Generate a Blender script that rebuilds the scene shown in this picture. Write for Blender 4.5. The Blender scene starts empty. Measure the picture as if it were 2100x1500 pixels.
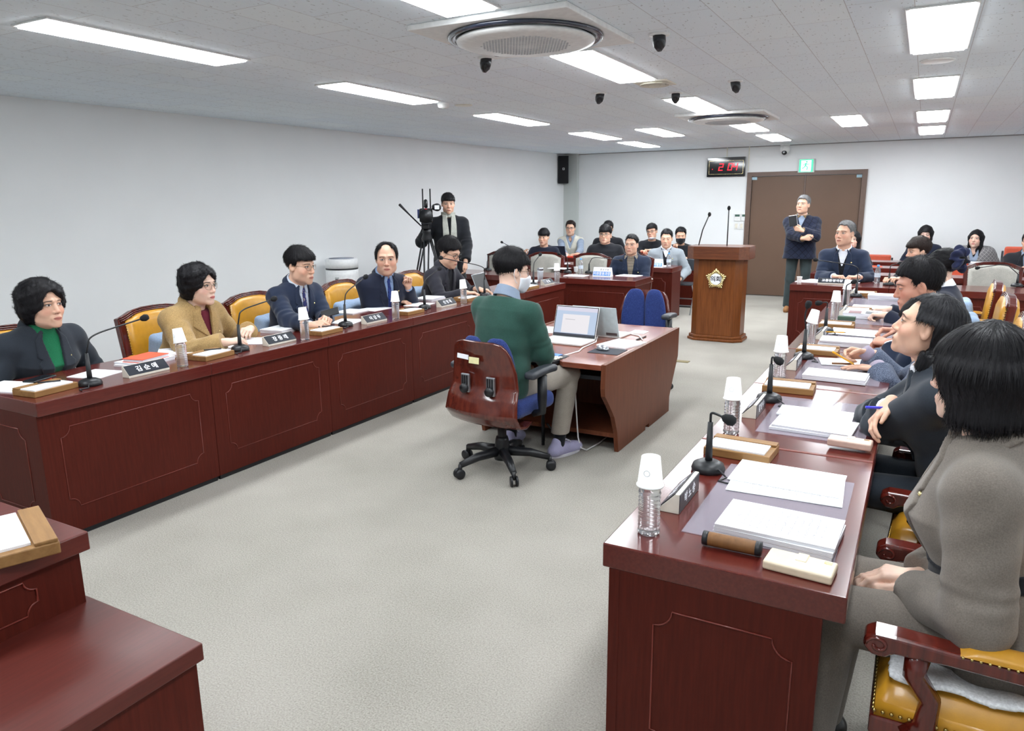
import bpy, bmesh, math, random
import numpy as np
from mathutils import Vector, Matrix
F32 = np.float32
SC = bpy.context.scene
COL = SC.collection
PI = math.pi
random.seed(7)

# ------------------------------------------------------------------ camera, world, exposure
FL, YAW, TILT, ROLL = 1495.8, 0.507248, 0.217506, -0.009765       # focal length in px of the 2100-px-wide photo, then angles
CAMZ = 1.65
_f = np.array([-math.sin(YAW)*math.cos(TILT), math.cos(YAW)*math.cos(TILT), -math.sin(TILT)])
_r0 = np.array([math.cos(YAW), math.sin(YAW), 0.0]); _u0 = np.cross(_r0, _f)
_r = _r0*math.cos(ROLL)+_u0*math.sin(ROLL); _u = -_r0*math.sin(ROLL)+_u0*math.cos(ROLL)
cam_data = bpy.data.cameras.new('camera'); cam = bpy.data.objects.new('camera', cam_data); COL.objects.link(cam)
cam_data.sensor_width = 36.0; cam_data.lens = FL/2100*36; cam_data.clip_start = 0.05; cam_data.clip_end = 60
cam.matrix_world = Matrix(((_r[0], _u[0], -_f[0], 0), (_r[1], _u[1], -_f[1], 0), (_r[2], _u[2], -_f[2], CAMZ), (0, 0, 0, 1)))
SC.camera = cam
world = bpy.data.worlds.new('world'); SC.world = world; world.use_nodes = True
world.node_tree.nodes['Background'].inputs[0].default_value = (0.8, 0.9, 1.0, 1)
world.node_tree.nodes['Background'].inputs[1].default_value = 0.3
SC.view_settings.view_transform = 'Standard'; SC.view_settings.look = 'None'
SC.view_settings.exposure = 0.0; SC.view_settings.gamma = 1.0; SC.view_settings.use_curve_mapping = False
SC.cycles.max_bounces = 8; SC.cycles.diffuse_bounces = 4; SC.cycles.glossy_bounces = 3; SC.cycles.transmission_bounces = 8
SC.cycles.transparent_max_bounces = 8; SC.cycles.caustics_reflective = False; SC.cycles.caustics_refractive = False
SC.cycles.sample_clamp_indirect = 6.0
LAMP = 28.5                                                         # strength of the ceiling panels

def at(px, py, z=0.74):
    """the point of the horizontal plane z that the photo shows at pixel px, py"""
    d = _f + _r*(px-1050)/FL - _u*(py-750)/FL
    t = (z-CAMZ)/d[2]
    return Vector((d[0]*t, d[1]*t, z))
def aty(px, py, Y):
    d = _f + _r*(px-1050)/FL - _u*(py-750)/FL
    t = Y/d[1]
    return Vector((d[0]*t, Y, CAMZ+d[2]*t))
def atx(px, py, X):
    d = _f + _r*(px-1050)/FL - _u*(py-750)/FL
    t = X/d[0]
    return Vector((X, d[1]*t, CAMZ+d[2]*t))

# ------------------------------------------------------------------ materials
def lin(c):
    return tuple((x/255/12.92 if x/255 <= 0.04045 else ((x/255+0.055)/1.055)**2.4) for x in c)
MATS = {}
class NT:
    def __init__(s, name):
        s.m = bpy.data.materials.new(name); s.m.use_nodes = True; s.t = s.m.node_tree; s.b = s.t.nodes['Principled BSDF']
    def n(s, typ, **kw):
        nd = s.t.nodes.new(typ)
        for k, v in kw.items(): setattr(nd, k, v)
        return nd
    def l(s, a, b): s.t.links.new(a, b)
    def math(s, op, a, b=None, c=None):
        nd = s.n('ShaderNodeMath', operation=op)
        for i, v in enumerate((a, b, c)):
            if v is None: continue
            if isinstance(v, (int, float)): nd.inputs[i].default_value = v
            else: s.l(v, nd.inputs[i])
        return nd.outputs[0]
    def mix(s, fac, a, b, mode='MIX'):
        nd = s.n('ShaderNodeMix', data_type='RGBA', blend_type=mode)
        for i, v in ((0, fac), (6, a), (7, b)):
            if isinstance(v, (int, float)): nd.inputs[i].default_value = v
            elif isinstance(v, tuple): nd.inputs[i].default_value = (*v[:3], 1)
            else: s.l(v, nd.inputs[i])
        return nd.outputs[2]
    def noise(s, scale, coord='Object', stretch=(1, 1, 1), detail=3, rough=0.5, attr=None):
        if attr: c = s.n('ShaderNodeAttribute', attribute_name=attr).outputs['Vector']
        else: c = s.n('ShaderNodeTexCoord').outputs[coord]
        mp = s.n('ShaderNodeMapping'); mp.inputs['Scale'].default_value = stretch; s.l(c, mp.inputs[0])
        nz = s.n('ShaderNodeTexNoise'); nz.inputs['Scale'].default_value = scale; nz.inputs['Detail'].default_value = detail
        nz.inputs['Roughness'].default_value = rough; s.l(mp.outputs[0], nz.inputs[0])
        return nz.outputs[0]
    def ramp(s, fac, stops):
        r = s.n('ShaderNodeValToRGB'); s.l(fac, r.inputs[0])
        while len(r.color_ramp.elements) < len(stops): r.color_ramp.elements.new(0.5)
        for e, (p, c) in zip(r.color_ramp.elements, stops): e.position = p; e.color = (*c[:3], 1)
        return r.outputs[0]
    def bump(s, h, strength=0.3, dist=0.002):
        b = s.n('ShaderNodeBump'); b.inputs['Strength'].default_value = strength; b.inputs['Distance'].default_value = dist
        s.l(h, b.inputs['Height']); s.l(b.outputs[0], s.b.inputs['Normal'])
def plain(name, rgb, rough=0.5, metal=0.0, spec=0.5, bump=None, coat=0.0, var=0.06, emit=None, scale=30):
    """a procedural paint / plastic / cloth: the colour with a faint noise"""
    if name in MATS: return MATS[name]
    k = NT(name); c = lin(rgb)
    nz = k.noise(scale)
    dark = tuple(x*(1-var) for x in c); lite = tuple(min(1, x*(1+var)) for x in c)
    k.l(k.ramp(nz, [(0.3, dark), (0.7, lite)]), k.b.inputs['Base Color'])
    k.b.inputs['Roughness'].default_value = rough; k.b.inputs['Metallic'].default_value = metal
    k.b.inputs['Specular IOR Level'].default_value = spec; k.b.inputs['Coat Weight'].default_value = coat
    k.b.inputs['Coat Roughness'].default_value = 0.08
    if bump: k.bump(k.noise(bump[0], detail=2), bump[1], bump[2])
    if emit is not None:
        k.b.inputs['Emission Color'].default_value = (*c, 1); k.b.inputs['Emission Strength'].default_value = emit
    MATS[name] = k.m; return k.m
def wood(name, a, b, rough=0.25, coat=0.3, stretch=(18, 18, 1.2), scale=3.0, spec=0.5):
    if name in MATS: return MATS[name]
    k = NT(name)
    n1 = k.noise(scale, stretch=stretch, detail=6, rough=0.6)
    n2 = k.noise(1.1, detail=2)
    f = k.math('ADD', k.math('MULTIPLY', n1, 0.7), k.math('MULTIPLY', n2, 0.3))
    k.l(k.ramp(f, [(0.36, lin(a)), (0.64, lin(b))]), k.b.inputs['Base Color'])
    k.b.inputs['Roughness'].default_value = rough; k.b.inputs['Coat Weight'].default_value = coat; k.b.inputs['Coat Roughness'].default_value = 0.12
    k.b.inputs['Specular IOR Level'].default_value = spec
    MATS[name] = k.m; return k.m
def glass(name, rgb=(250, 252, 255), rough=0.02, ior=1.33):
    if name in MATS: return MATS[name]
    k = NT(name); k.b.inputs['Base Color'].default_value = (*lin(rgb), 1)
    k.b.inputs['Transmission Weight'].default_value = 1.0; k.b.inputs['Roughness'].default_value = rough; k.b.inputs['IOR'].default_value = ior
    k.bump(k.noise(60), 0.15, 0.001)
    MATS[name] = k.m; return k.m

# ------------------------------------------------------------------ object helpers
def tag(o, label=None, cat=None, group=None, kind=None):
    if label: o['label'] = label
    if cat: o['category'] = cat
    if group: o['group'] = group
    if kind: o['kind'] = kind
    return o
def empty(name, loc=(0, 0, 0), rz=0.0, label=None, cat=None, group=None):
    o = bpy.data.objects.new(name, None); COL.objects.link(o); o.location = loc; o.rotation_euler = (0, 0, rz); o.empty_display_size = 0.05
    return tag(o, label, cat, group)
def link(name, me, m=None, parent=None, smooth=False, bevel=0.0, seg=2):
    o = bpy.data.objects.new(name, me); COL.objects.link(o)
    if m is not None:
        for x in (m if isinstance(m, (list, tuple)) else [m]): me.materials.append(x)
    if parent is not None: o.parent = parent
    if smooth: me.shade_smooth()
    if bevel:
        b = o.modifiers.new('bevel', 'BEVEL'); b.width = bevel; b.segments = seg; b.limit_method = 'ANGLE'; b.angle_limit = 0.6
    return o
class MB:
    """collects simple shapes into one mesh"""
    def __init__(s): s.v = []; s.f = []; s.mi = []; s.cur = 0
    def add(s, vs, fs, M=None):
        o = len(s.v)
        s.v += [tuple(M @ Vector(v)) if M is not None else tuple(v) for v in vs]
        s.f += [tuple(i+o for i in f) for f in fs]; s.mi += [s.cur]*len(fs); return s
    def box(s, x0, x1, y0, y1, z0, z1, M=None):
        vs = [(x, y, z) for z in (z0, z1) for y in (y0, y1) for x in (x0, x1)]
        return s.add(vs, [(0, 2, 3, 1), (4, 5, 7, 6), (0, 1, 5, 4), (2, 6, 7, 3), (0, 4, 6, 2), (1, 3, 7, 5)], M)
    def prism(s, poly, h0, h1, M=None):
        """2-D polygon (x, y) counter-clockwise, extruded in z"""
        n = len(poly); vs = [(x, y, h0) for x, y in poly]+[(x, y, h1) for x, y in poly]
        fs = [tuple(range(n))[::-1], tuple(range(n, 2*n))]+[(i, (i+1) % n, (i+1) % n+n, i+n) for i in range(n)]
        return s.add(vs, fs, M)
    def lathe(s, prof, n=24, M=None, cap=True):
        vs = []; fs = []
        for r, z in prof:
            for i in range(n): a = 2*PI*i/n; vs.append((r*math.cos(a), r*math.sin(a), z))
        for j in range(len(prof)-1):
            for i in range(n): fs.append((j*n+i, j*n+(i+1) % n, (j+1)*n+(i+1) % n, (j+1)*n+i))
        if cap:
            fs.append(tuple(range(n))[::-1]); fs.append(tuple(range((len(prof)-1)*n, len(prof)*n)))
        return s.add(vs, fs, M)
    def tube(s, pts, r, n=8, M=None, closed=False):
        pts = [Vector(p) for p in pts]; N = len(pts); rs = r if isinstance(r, (list, tuple)) else [r]*N
        vs = []; fs = []; up = None
        for i in range(N):
            a = pts[(i-1) % N] if (closed or i > 0) else pts[i]; b = pts[(i+1) % N] if (closed or i < N-1) else pts[i]
            t = (b-a).normalized()
            if up is None:
                up = Vector((0, 0, 1)) if abs(t.z) < 0.9 else Vector((1, 0, 0))
            u = (up-t*up.dot(t))
            if u.length < 1e-6: u = t.orthogonal()
            u.normalize(); up = u; w = t.cross(u)
            for k in range(n): an = 2*PI*k/n; vs.append(pts[i]+(u*math.cos(an)+w*math.sin(an))*rs[i])
        for i in range(N if closed else N-1):
            j = (i+1) % N
            for k in range(n): fs.append((i*n+k, i*n+(k+1) % n, j*n+(k+1) % n, j*n+k))
        if not closed: fs.append(tuple(range(n))[::-1]); fs.append(tuple(range((N-1)*n, N*n)))
        return s.add(vs, fs, M)
    def ball(s, c, r, n=12, m=8, M=None):
        r = r if isinstance(r, (list, tuple)) else (r, r, r)
        vs = [(c[0], c[1], c[2]-r[2])]; fs = []
        for j in range(1, m):
            p = PI*j/m-PI/2
            for i in range(n): a = 2*PI*i/n; vs.append((c[0]+r[0]*math.cos(p)*math.cos(a), c[1]+r[1]*math.cos(p)*math.sin(a), c[2]+r[2]*math.sin(p)))
        vs.append((c[0], c[1], c[2]+r[2]))
        for i in range(n): fs.append((0, 1+(i+1) % n, 1+i))
        for j in range(m-2):
            for i in range(n): fs.append((1+j*n+i, 1+j*n+(i+1) % n, 1+(j+1)*n+(i+1) % n, 1+(j+1)*n+i))
        o = 1+(m-2)*n
        for i in range(n): fs.append((o+i, o+(i+1) % n, len(vs)-1))
        return s.add(vs, fs, M)
    def grid(s, fn, nu, nv, M=None, thick=0):
        vs = [fn(i/nu, j/nv) for j in range(nv+1) for i in range(nu+1)]
        fs = [(j*(nu+1)+i, j*(nu+1)+i+1, (j+1)*(nu+1)+i+1, (j+1)*(nu+1)+i) for j in range(nv) for i in range(nu)]
        return s.add(vs, fs, M)
    def mesh(s, name):
        me = bpy.data.meshes.new(name); me.from_pydata(s.v, [], s.f)
        if any(s.mi): me.polygons.foreach_set('material_index', s.mi)
        me.validate(); me.update(); return me
    def obj(s, name, m, parent=None, smooth=False, bevel=0.0, seg=2, solid=0.0):
        o = link(name, s.mesh(name), m, parent, smooth, bevel, seg)
        if solid:
            md = o.modifiers.new('solid', 'SOLIDIFY'); md.thickness = solid; md.offset = 0
        return o
def rotz(a): return Matrix.Rotation(a, 4, 'Z')
def T(x, y=0, z=0): return Matrix.Translation((x, y, z) if not isinstance(x, (Vector, tuple)) else x)
def frame(o, x, y, z):
    """matrix from origin and three axes"""
    return Matrix(((x[0], y[0], z[0], o[0]), (x[1], y[1], z[1], o[1]), (x[2], y[2], z[2], o[2]), (0, 0, 0, 1)))
def copy_tree(o, parent=None):
    c = o.copy(); COL.objects.link(c)
    if parent is not None: c.parent = parent
    for ch in KIDS(o): copy_tree(ch, c)
    return c
def KIDS(o): return list(o.children)
def text_mesh(body, size, extrude=0.0004, bold=0.0, align='CENTER'):
    cu = bpy.data.curves.new('lettering', 'FONT'); cu.body = body; cu.size = size; cu.extrude = extrude; cu.offset = bold
    cu.align_x = align; cu.align_y = 'CENTER'; cu.resolution_u = 3
    o = bpy.data.objects.new('lettering', cu); COL.objects.link(o)
    dg = bpy.context.evaluated_depsgraph_get(); me = bpy.data.meshes.new_from_object(o.evaluated_get(dg))
    bpy.data.objects.remove(o); bpy.data.curves.remove(cu)
    return me
def lettering(body, size, M, m, parent, bold=0.0, name='lettering', sx=1.0):
    me = text_mesh(body, size, bold=bold); me.transform(M @ Matrix.Diagonal((sx, 1, 1, 1)))
    return link(name, me, m, parent)

# ------------------------------------------------------------------ signed-distance modelling of soft bodies
def V3(*a): return np.array(a, F32)
def smin(a, b, k): h = np.maximum(k-np.abs(a-b), 0)/k; return np.minimum(a, b)-h*h*k*0.25
def smax(a, b, k): return -smin(-a, -b, k)
def rc(P, a, b, ra, rb):
    a = np.asarray(a, F32); b = np.asarray(b, F32); ba = b-a; q = P-a
    t = np.clip((q@ba)/max(float(ba@ba), 1e-9), 0, 1)
    return np.linalg.norm(q-t[:, None]*ba, axis=1)-(ra+(rb-ra)*t).astype(F32)
def ell(P, c, r):
    q = P-np.asarray(c, F32); r = np.asarray(r, F32)
    k0 = np.linalg.norm(q/r, axis=1); k1 = np.linalg.norm(q/(r*r), axis=1)+1e-9
    return k0*(k0-1)/k1
def bounded(P, c, R, fn, far=0.06):
    """evaluate fn only inside the ball (c, R)"""
    d = np.linalg.norm(P-np.asarray(c, F32), axis=1)
    out = np.maximum(d-R, 0)+far; m = d < R+far
    if m.any(): out[m] = np.minimum(fn(P[m]), out[m]+0.0) if False else fn(P[m])
    return out.astype(F32)
def surface(f, lo, hi, h, B=8):
    """naive surface nets of the zero set of f in the box; returns vertices, quads"""
    lo = np.asarray(lo, float); hi = np.asarray(hi, float)
    nb = np.maximum(np.ceil((hi-lo)/(h*B)).astype(int), 1); n = nb*B+1
    bc = np.stack(np.meshgrid(*[np.arange(k) for k in nb], indexing='ij'), -1).reshape(-1, 3)
    cen = (lo+(bc+0.5)*B*h).astype(F32); d = f(cen)
    keep = np.abs(d) < B*h*0.9*1.35+0.01
    S = np.ones(tuple(n), F32)
    for i in np.where((~keep) & (d < 0))[0]:
        a = bc[i]*B; S[a[0]:a[0]+B+1, a[1]:a[1]+B+1, a[2]:a[2]+B+1] = -1
    kb = bc[keep]
    if len(kb) == 0: return np.zeros((0, 3)), np.zeros((0, 4), int)
    off = np.stack(np.meshgrid(*[np.arange(B+1)]*3, indexing='ij'), -1).reshape(-1, 3)
    for s0 in range(0, len(kb), 400):
        idx = (kb[s0:s0+400, None, :]*B+off[None]).reshape(-1, 3)
        S[idx[:, 0], idx[:, 1], idx[:, 2]] = f((lo+idx*h).astype(F32))
    neg = S < 0
    corners = [(i, j, k) for i in (0, 1) for j in (0, 1) for k in (0, 1)]
    m = [n[0]-1, n[1]-1, n[2]-1]
    cnt = np.zeros(m, np.uint8)
    for i, j, k in corners: cnt += neg[i:i+m[0], j:j+m[1], k:k+m[2]]
    ac = np.argwhere((cnt > 0) & (cnt < 8))
    vid = -np.ones(m, np.int32); vid[ac[:, 0], ac[:, 1], ac[:, 2]] = np.arange(len(ac))
    val = np.stack([S[ac[:, 0]+i, ac[:, 1]+j, ac[:, 2]+k] for i, j, k in corners], 1)
    acc = np.zeros((len(ac), 3)); num = np.zeros(len(ac))
    for p in range(8):
        for q in range(p+1, 8):
            cp = np.array(corners[p]); cq = np.array(corners[q])
            if np.abs(cp-cq).sum() != 1: continue
            a = val[:, p]; b = val[:, q]; x = (a < 0) != (b < 0)
            t = np.where(x, a/np.where(x, a-b, 1), 0)
            acc += np.where(x[:, None], cp+(cq-cp)*t[:, None], 0); num += x
    verts = lo+(ac+acc/num[:, None])*h
    quads = []
    for ax in range(3):
        sl = [slice(0, None)]*3
        A = neg; e0 = [slice(0, m[d]+1) for d in range(3)]; e1 = list(e0); e0[ax] = slice(0, m[ax]); e1[ax] = slice(1, m[ax]+1)
        ch = A[tuple(e0)] != A[tuple(e1)]
        id_ = np.argwhere(ch); u, w = (ax+1) % 3, (ax+2) % 3
        ok = (id_[:, u] > 0) & (id_[:, w] > 0) & (id_[:, u] < m[u]) & (id_[:, w] < m[w]); id_ = id_[ok]
        if len(id_) == 0: continue
        def g(du, dw):
            t = id_.copy(); t[:, u] -= du; t[:, w] -= dw; return vid[t[:, 0], t[:, 1], t[:, 2]]
        q = np.stack([g(1, 1), g(0, 1), g(0, 0), g(1, 0)], 1)
        fl = ~neg[id_[:, 0], id_[:, 1], id_[:, 2]]
        q[fl] = q[fl][:, ::-1]; quads.append(q)
    return verts, np.concatenate(quads)
def raw_mesh(name, v, q):
    me = bpy.data.meshes.new(name); n = len(v)
    me.vertices.add(n); me.vertices.foreach_set('co', v.astype(F32).ravel())
    me.loops.add(len(q)*4); me.loops.foreach_set('vertex_index', q.astype(np.int32).ravel())
    me.polygons.add(len(q)); me.polygons.foreach_set('loop_start', np.arange(0, len(q)*4, 4, dtype=np.int32))
    me.update(calc_edges=True); me.validate(); me.shade_smooth(); return me
def sdf_mesh(name, f, lo, hi, h, origin=(0, 0, 0), attr=None):
    v, q = surface(f, lo, hi, h)
    me = raw_mesh(name, v-np.asarray(origin), q)
    if attr is not None:
        a = me.attributes.new('hp', 'FLOAT_VECTOR', 'POINT'); a.data.foreach_set('vector', attr(v).astype(F32).ravel())
    return me
# ------------------------------------------------------------------ people: skin and hair materials
def skin_mat(name, rgb, lip=(176, 98, 92), brow=(45, 38, 36), open_=1.0):
    """skin whose brows, eyes, lips and nostrils follow the head's own coordinates (attribute hp)"""
    if name in MATS: return MATS[name]
    k = NT(name)
    sp = k.n('ShaderNodeSeparateXYZ'); a = k.n('ShaderNodeAttribute', attribute_name='hp'); k.l(a.outputs['Vector'], sp.inputs[0])
    x, y, z = sp.outputs; ax = k.math('ABSOLUTE', x)
    front = k.math('GREATER_THAN', y, 0.035)
    def soft(v, lo, hi):                      # 1 below lo, 0 above hi
        mr = k.n('ShaderNodeMapRange', clamp=True); k.l(v, mr.inputs[0]); mr.inputs[1].default_value = lo; mr.inputs[2].default_value = hi
        mr.inputs[3].default_value = 1; mr.inputs[4].default_value = 0; return mr.outputs[0]
    def elli(cx, cz, rx, rz, u=ax):
        p = k.math('DIVIDE', k.math('SUBTRACT', u, cx), rx); q = k.math('DIVIDE', k.math('SUBTRACT', z, cz), rz)
        return k.math('ADD', k.math('MULTIPLY', p, p), k.math('MULTIPLY', q, q))
    def m(v, lo=0.75, hi=1.15): return k.math('MULTIPLY', soft(v, lo, hi), front)
    n = k.noise(22, attr='hp', detail=3)
    c = lin(rgb); base = k.ramp(n, [(0.3, tuple(v*0.92 for v in c)), (0.7, tuple(min(1, v*1.05) for v in c))])
    warm = lin((min(255, rgb[0]+6), rgb[1]-24, rgb[2]-22))
    col = k.mix(k.math('MULTIPLY', m(elli(0.047, -0.026, 0.026, 0.022), 0.0, 1.4), 0.45), base, warm)
    col = k.mix(k.math('MULTIPLY', m(elli(0.0, -0.026, 0.016, 0.015), 0.0, 1.6), 0.35), col, warm)
    eh = 0.0052*open_
    col = k.mix(k.math('MULTIPLY', m(elli(0.0325, 0.0085, 0.0175, 0.0085*max(open_, .6)), .8, 1.4), 0.30), col, lin((140, 100, 84)))
    eye = m(elli(0.0325, 0.0075, 0.0145, eh), 0.85, 1.1)
    col = k.mix(eye, col, lin((216, 208, 202)))
    col = k.mix(k.math('MULTIPLY', m(elli(0.0325, 0.008, 0.0062, 0.0065), .75, 1.05), eye), col, lin((26, 20, 18)))
    lash = k.math('MULTIPLY', m(elli(0.0325, 0.0085, 0.0165, eh*1.35+.0006), .9, 1.15), k.math('GREATER_THAN', z, k.math('ADD', 0.0075, k.math('MULTIPLY', k.math('SUBTRACT', 1.0, k.math('MINIMUM', elli(0.0325, 0.0075, 0.0150, 10.0), 1.0)), eh*0.75))))
    col = k.mix(k.math('MULTIPLY', lash, 0.85), col, lin((34, 26, 24)))
    bz = k.math('SUBTRACT', 0.0285, k.math('MULTIPLY', k.math('POWER', k.math('MAXIMUM', k.math('SUBTRACT', ax, 0.034), 0.0), 2.0), 14.0))
    bd = k.math('ABSOLUTE', k.math('SUBTRACT', z, bz))
    bm = k.math('MULTIPLY', k.math('MULTIPLY', soft(bd, 0.0022, 0.0045), front), k.math('MULTIPLY', soft(ax, 0.050, 0.058), soft(k.math('MULTIPLY', ax, -1.0), -0.018, -0.012)))
    col = k.mix(k.math('MULTIPLY', bm, 0.82), col, lin(brow))
    col = k.mix(k.math('MULTIPLY', m(elli(0.0, -0.0675, 0.0245, 0.0098, u=x), .7, 1.1), 0.8), col, lin(lip))
    ml = k.math('MULTIPLY', k.math('MULTIPLY', soft(k.math('ABSOLUTE', k.math('ADD', z, 0.0672)), .0006, .0018), soft(ax, .022, .026)), front)
    col = k.mix(k.math('MULTIPLY', ml, 0.75), col, lin((70, 34, 32)))
    col = k.mix(k.math('MULTIPLY', m(elli(0.0075, -0.0415, 0.0042, 0.0024), .8, 1.3), 0.7), col, lin((80, 45, 40)))
    k.l(col, k.b.inputs['Base Color']); k.b.inputs['Roughness'].default_value = 0.48; k.b.inputs['Specular IOR Level'].default_value = 0.4
    k.b.inputs['Subsurface Weight'].default_value = 0.08; k.b.inputs['Subsurface Radius'].default_value = (0.01, 0.004, 0.002)
    k.bump(k.noise(160, attr='hp', detail=2), 0.08, 0.001)
    MATS[name] = k.m; return k.m
def hair_mat(name, rgb, tip=None, stretch=(1, 1, 0.12)):
    if name in MATS: return MATS[name]
    k = NT(name); c = lin(rgb); t = lin(tip) if tip else tuple(min(1, v*1.9+0.002) for v in c)
    n = k.noise(230, attr='hp', stretch=stretch, detail=3, rough=0.6)
    k.l(k.ramp(n, [(0.35, c), (0.72, t)]), k.b.inputs['Base Color'])
    k.b.inputs['Roughness'].default_value = 0.5; k.b.inputs['Specular IOR Level'].default_value = 0.22
    k.bump(n, 0.4, 0.003)
    MATS[name] = k.m; return k.m
def cloth(name, rgb, rough=0.85, weave=420, var=0.10, kind=None, rgb2=None):
    if name in MATS: return MATS[name]
    k = NT(name); c = lin(rgb)
    n = k.noise(weave, detail=2); g = k.noise(9, detail=2)
    f = k.math('ADD', k.math('MULTIPLY', n, 0.6), k.math('MULTIPLY', g, 0.4))
    dark = tuple(v*(1-var*2) for v in c); lite = tuple(min(1, v*(1+var*2)) for v in c)
    if kind in ('check', 'paisley', 'quilt', 'diamond'):
        tc = k.n('ShaderNodeTexCoord').outputs['Object']
        if kind == 'paisley':
            v = k.n('ShaderNodeTexVoronoi', feature='F1'); v.inputs['Scale'].default_value = 45; k.l(tc, v.inputs[0])
            f2 = k.math('LESS_THAN', k.math('ABSOLUTE', k.math('SUBTRACT', v.outputs['Distance'], 0.33)), 0.10)
        else:
            sp = k.n('ShaderNodeSeparateXYZ'); k.l(tc, sp.inputs[0]); X, Y, Z = sp.outputs
            s = {'check': 430.0, 'quilt': 62.0, 'diamond': 110.0}[kind]
            if kind == 'check': u, w = k.math('ADD', X, k.math('MULTIPLY', Y, 0.6)), Z
            else:
                h = k.math('ADD', X, k.math('MULTIPLY', Y, 0.8)); u, w = k.math('ADD', h, Z), k.math('SUBTRACT', h, Z)
            def line(t, wd): return k.math('GREATER_THAN', k.math('SINE', k.math('MULTIPLY', t, s)), wd)
            f2 = k.math('MAXIMUM', line(u, 0.55 if kind == 'check' else 0.93), line(w, 0.2 if kind == 'check' else 0.93))
        k.l(k.mix(f2, k.ramp(f, [(0.35, dark), (0.65, lite)]), lin(rgb2 or (20, 20, 24))), k.b.inputs['Base Color'])
    elif kind == 'tweed':
        k.l(k.ramp(n, [(0.42, c), (0.62, lin(rgb2))]), k.b.inputs['Base Color'])
    else:
        k.l(k.ramp(f, [(0.35, dark), (0.65, lite)]), k.b.inputs['Base Color'])
    k.b.inputs['Roughness'].default_value = rough; k.b.inputs['Specular IOR Level'].default_value = 0.2
    k.b.inputs['Sheen Weight'].default_value = 0.15
    k.bump(n, 0.12, 0.001)
    MATS[name] = k.m; return k.m

# ------------------------------------------------------------------ people: head, hair, hand as distance functions (head space: x right, y forward, z up)
def sym(q): s = q.copy(); s[:, 0] = np.abs(s[:, 0]); return s
def head_f(q, fem=0.0, wide=1.0, fat=0.0):
    q = q.copy(); q[:, 0] /= wide; s = sym(q)
    d = ell(s, (0, -0.014, 0.034), (0.076, 0.094, 0.081))
    d = smin(d, ell(s, (0, 0.020, -0.030), (0.066-0.003*fem+0.006*fat, 0.069, 0.082)), 0.03)
    d = smin(d, ell(s, (0, 0.036, -0.083), (0.044-0.006*fem+0.008*fat, 0.046, 0.033)), 0.035)
    d = smin(d, ell(s, (0.040, 0.050, -0.028), (0.028+.004*fat, 0.027, 0.030)), 0.02)             # cheeks
    d = smin(d, ell(s, (0.046, 0.012, -0.070), (0.016+0.010*fat, 0.030, 0.024)), 0.03)       # jaw corner
    d = smin(d, rc(s, (0.012, 0.084, 0.030), (0.046, 0.066, 0.030), 0.010, 0.009), 0.018)     # brow ridge
    d = smax(d, -ell(s, (0.0325, 0.103, 0.009), (0.021, 0.019, 0.0135)), 0.016)               # eye sockets
    d = smin(d, ell(s, (0.0325, 0.0735, 0.008), (0.0165, 0.0145, 0.0125)), 0.004)                # eyes with lids
    d = smin(d, rc(s, (0, 0.084, 0.014), (0, 0.103, -0.026), 0.0075, 0.0105), 0.014)          # nose
    d = smin(d, ell(s, (0, 0.1055, -0.030), (0.0115, 0.0100, 0.0095)), 0.008)
    d = smin(d, ell(s, (0.0125, 0.095, -0.034), (0.0082, 0.0100, 0.0075)), 0.006)             # wings
    d = smin(d, ell(s, (0, 0.086, -0.068), (0.030, 0.012, 0.020)), 0.012)
    d = smin(d, ell(s, (0, 0.0935, -0.0625), (0.023, 0.0072, 0.0058)), 0.004)                 # lips
    d = smin(d, ell(s, (0, 0.0920, -0.0728), (0.020, 0.0078, 0.0066)), 0.004)
    d = smin(d, ell(s, (0, 0.078, -0.103), (0.022+.006*fat, 0.017, 0.016)), 0.022)                     # chin
    e = s-V3(0.074, -0.012, -0.004); c, n_ = math.cos(0.35), math.sin(0.35)
    e = np.stack([e[:, 0]*c-e[:, 1]*(-n_), -e[:, 0]*n_+e[:, 1]*c, e[:, 2]], 1)
    ear = smax(ell(e, (0.004, 0, 0), (0.0085, 0.019, 0.032)), -ell(e, (0.013, 0.004, 0.003), (0.008, 0.011, 0.020)), 0.006)
    d = smin(d, ear, 0.008)
    return d
def lump(q, f, a, seed=0.0):
    return a*(np.sin(q[:, 0]*f+seed)*np.sin(q[:, 1]*f*1.1+1.3*seed+1)+np.sin(q[:, 2]*f*0.9+q[:, 0]*f*.5+2.1*seed))*0.5
def strands(q, a, n=70):
    ang = np.arctan2(q[:, 0], q[:, 1]+0.02)
    return a*np.sin(ang*n/2+3*np.sin(q[:, 2]*30))*0.6+a*0.4*np.sin(ang*n*1.7/2+q[:, 2]*60)
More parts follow.
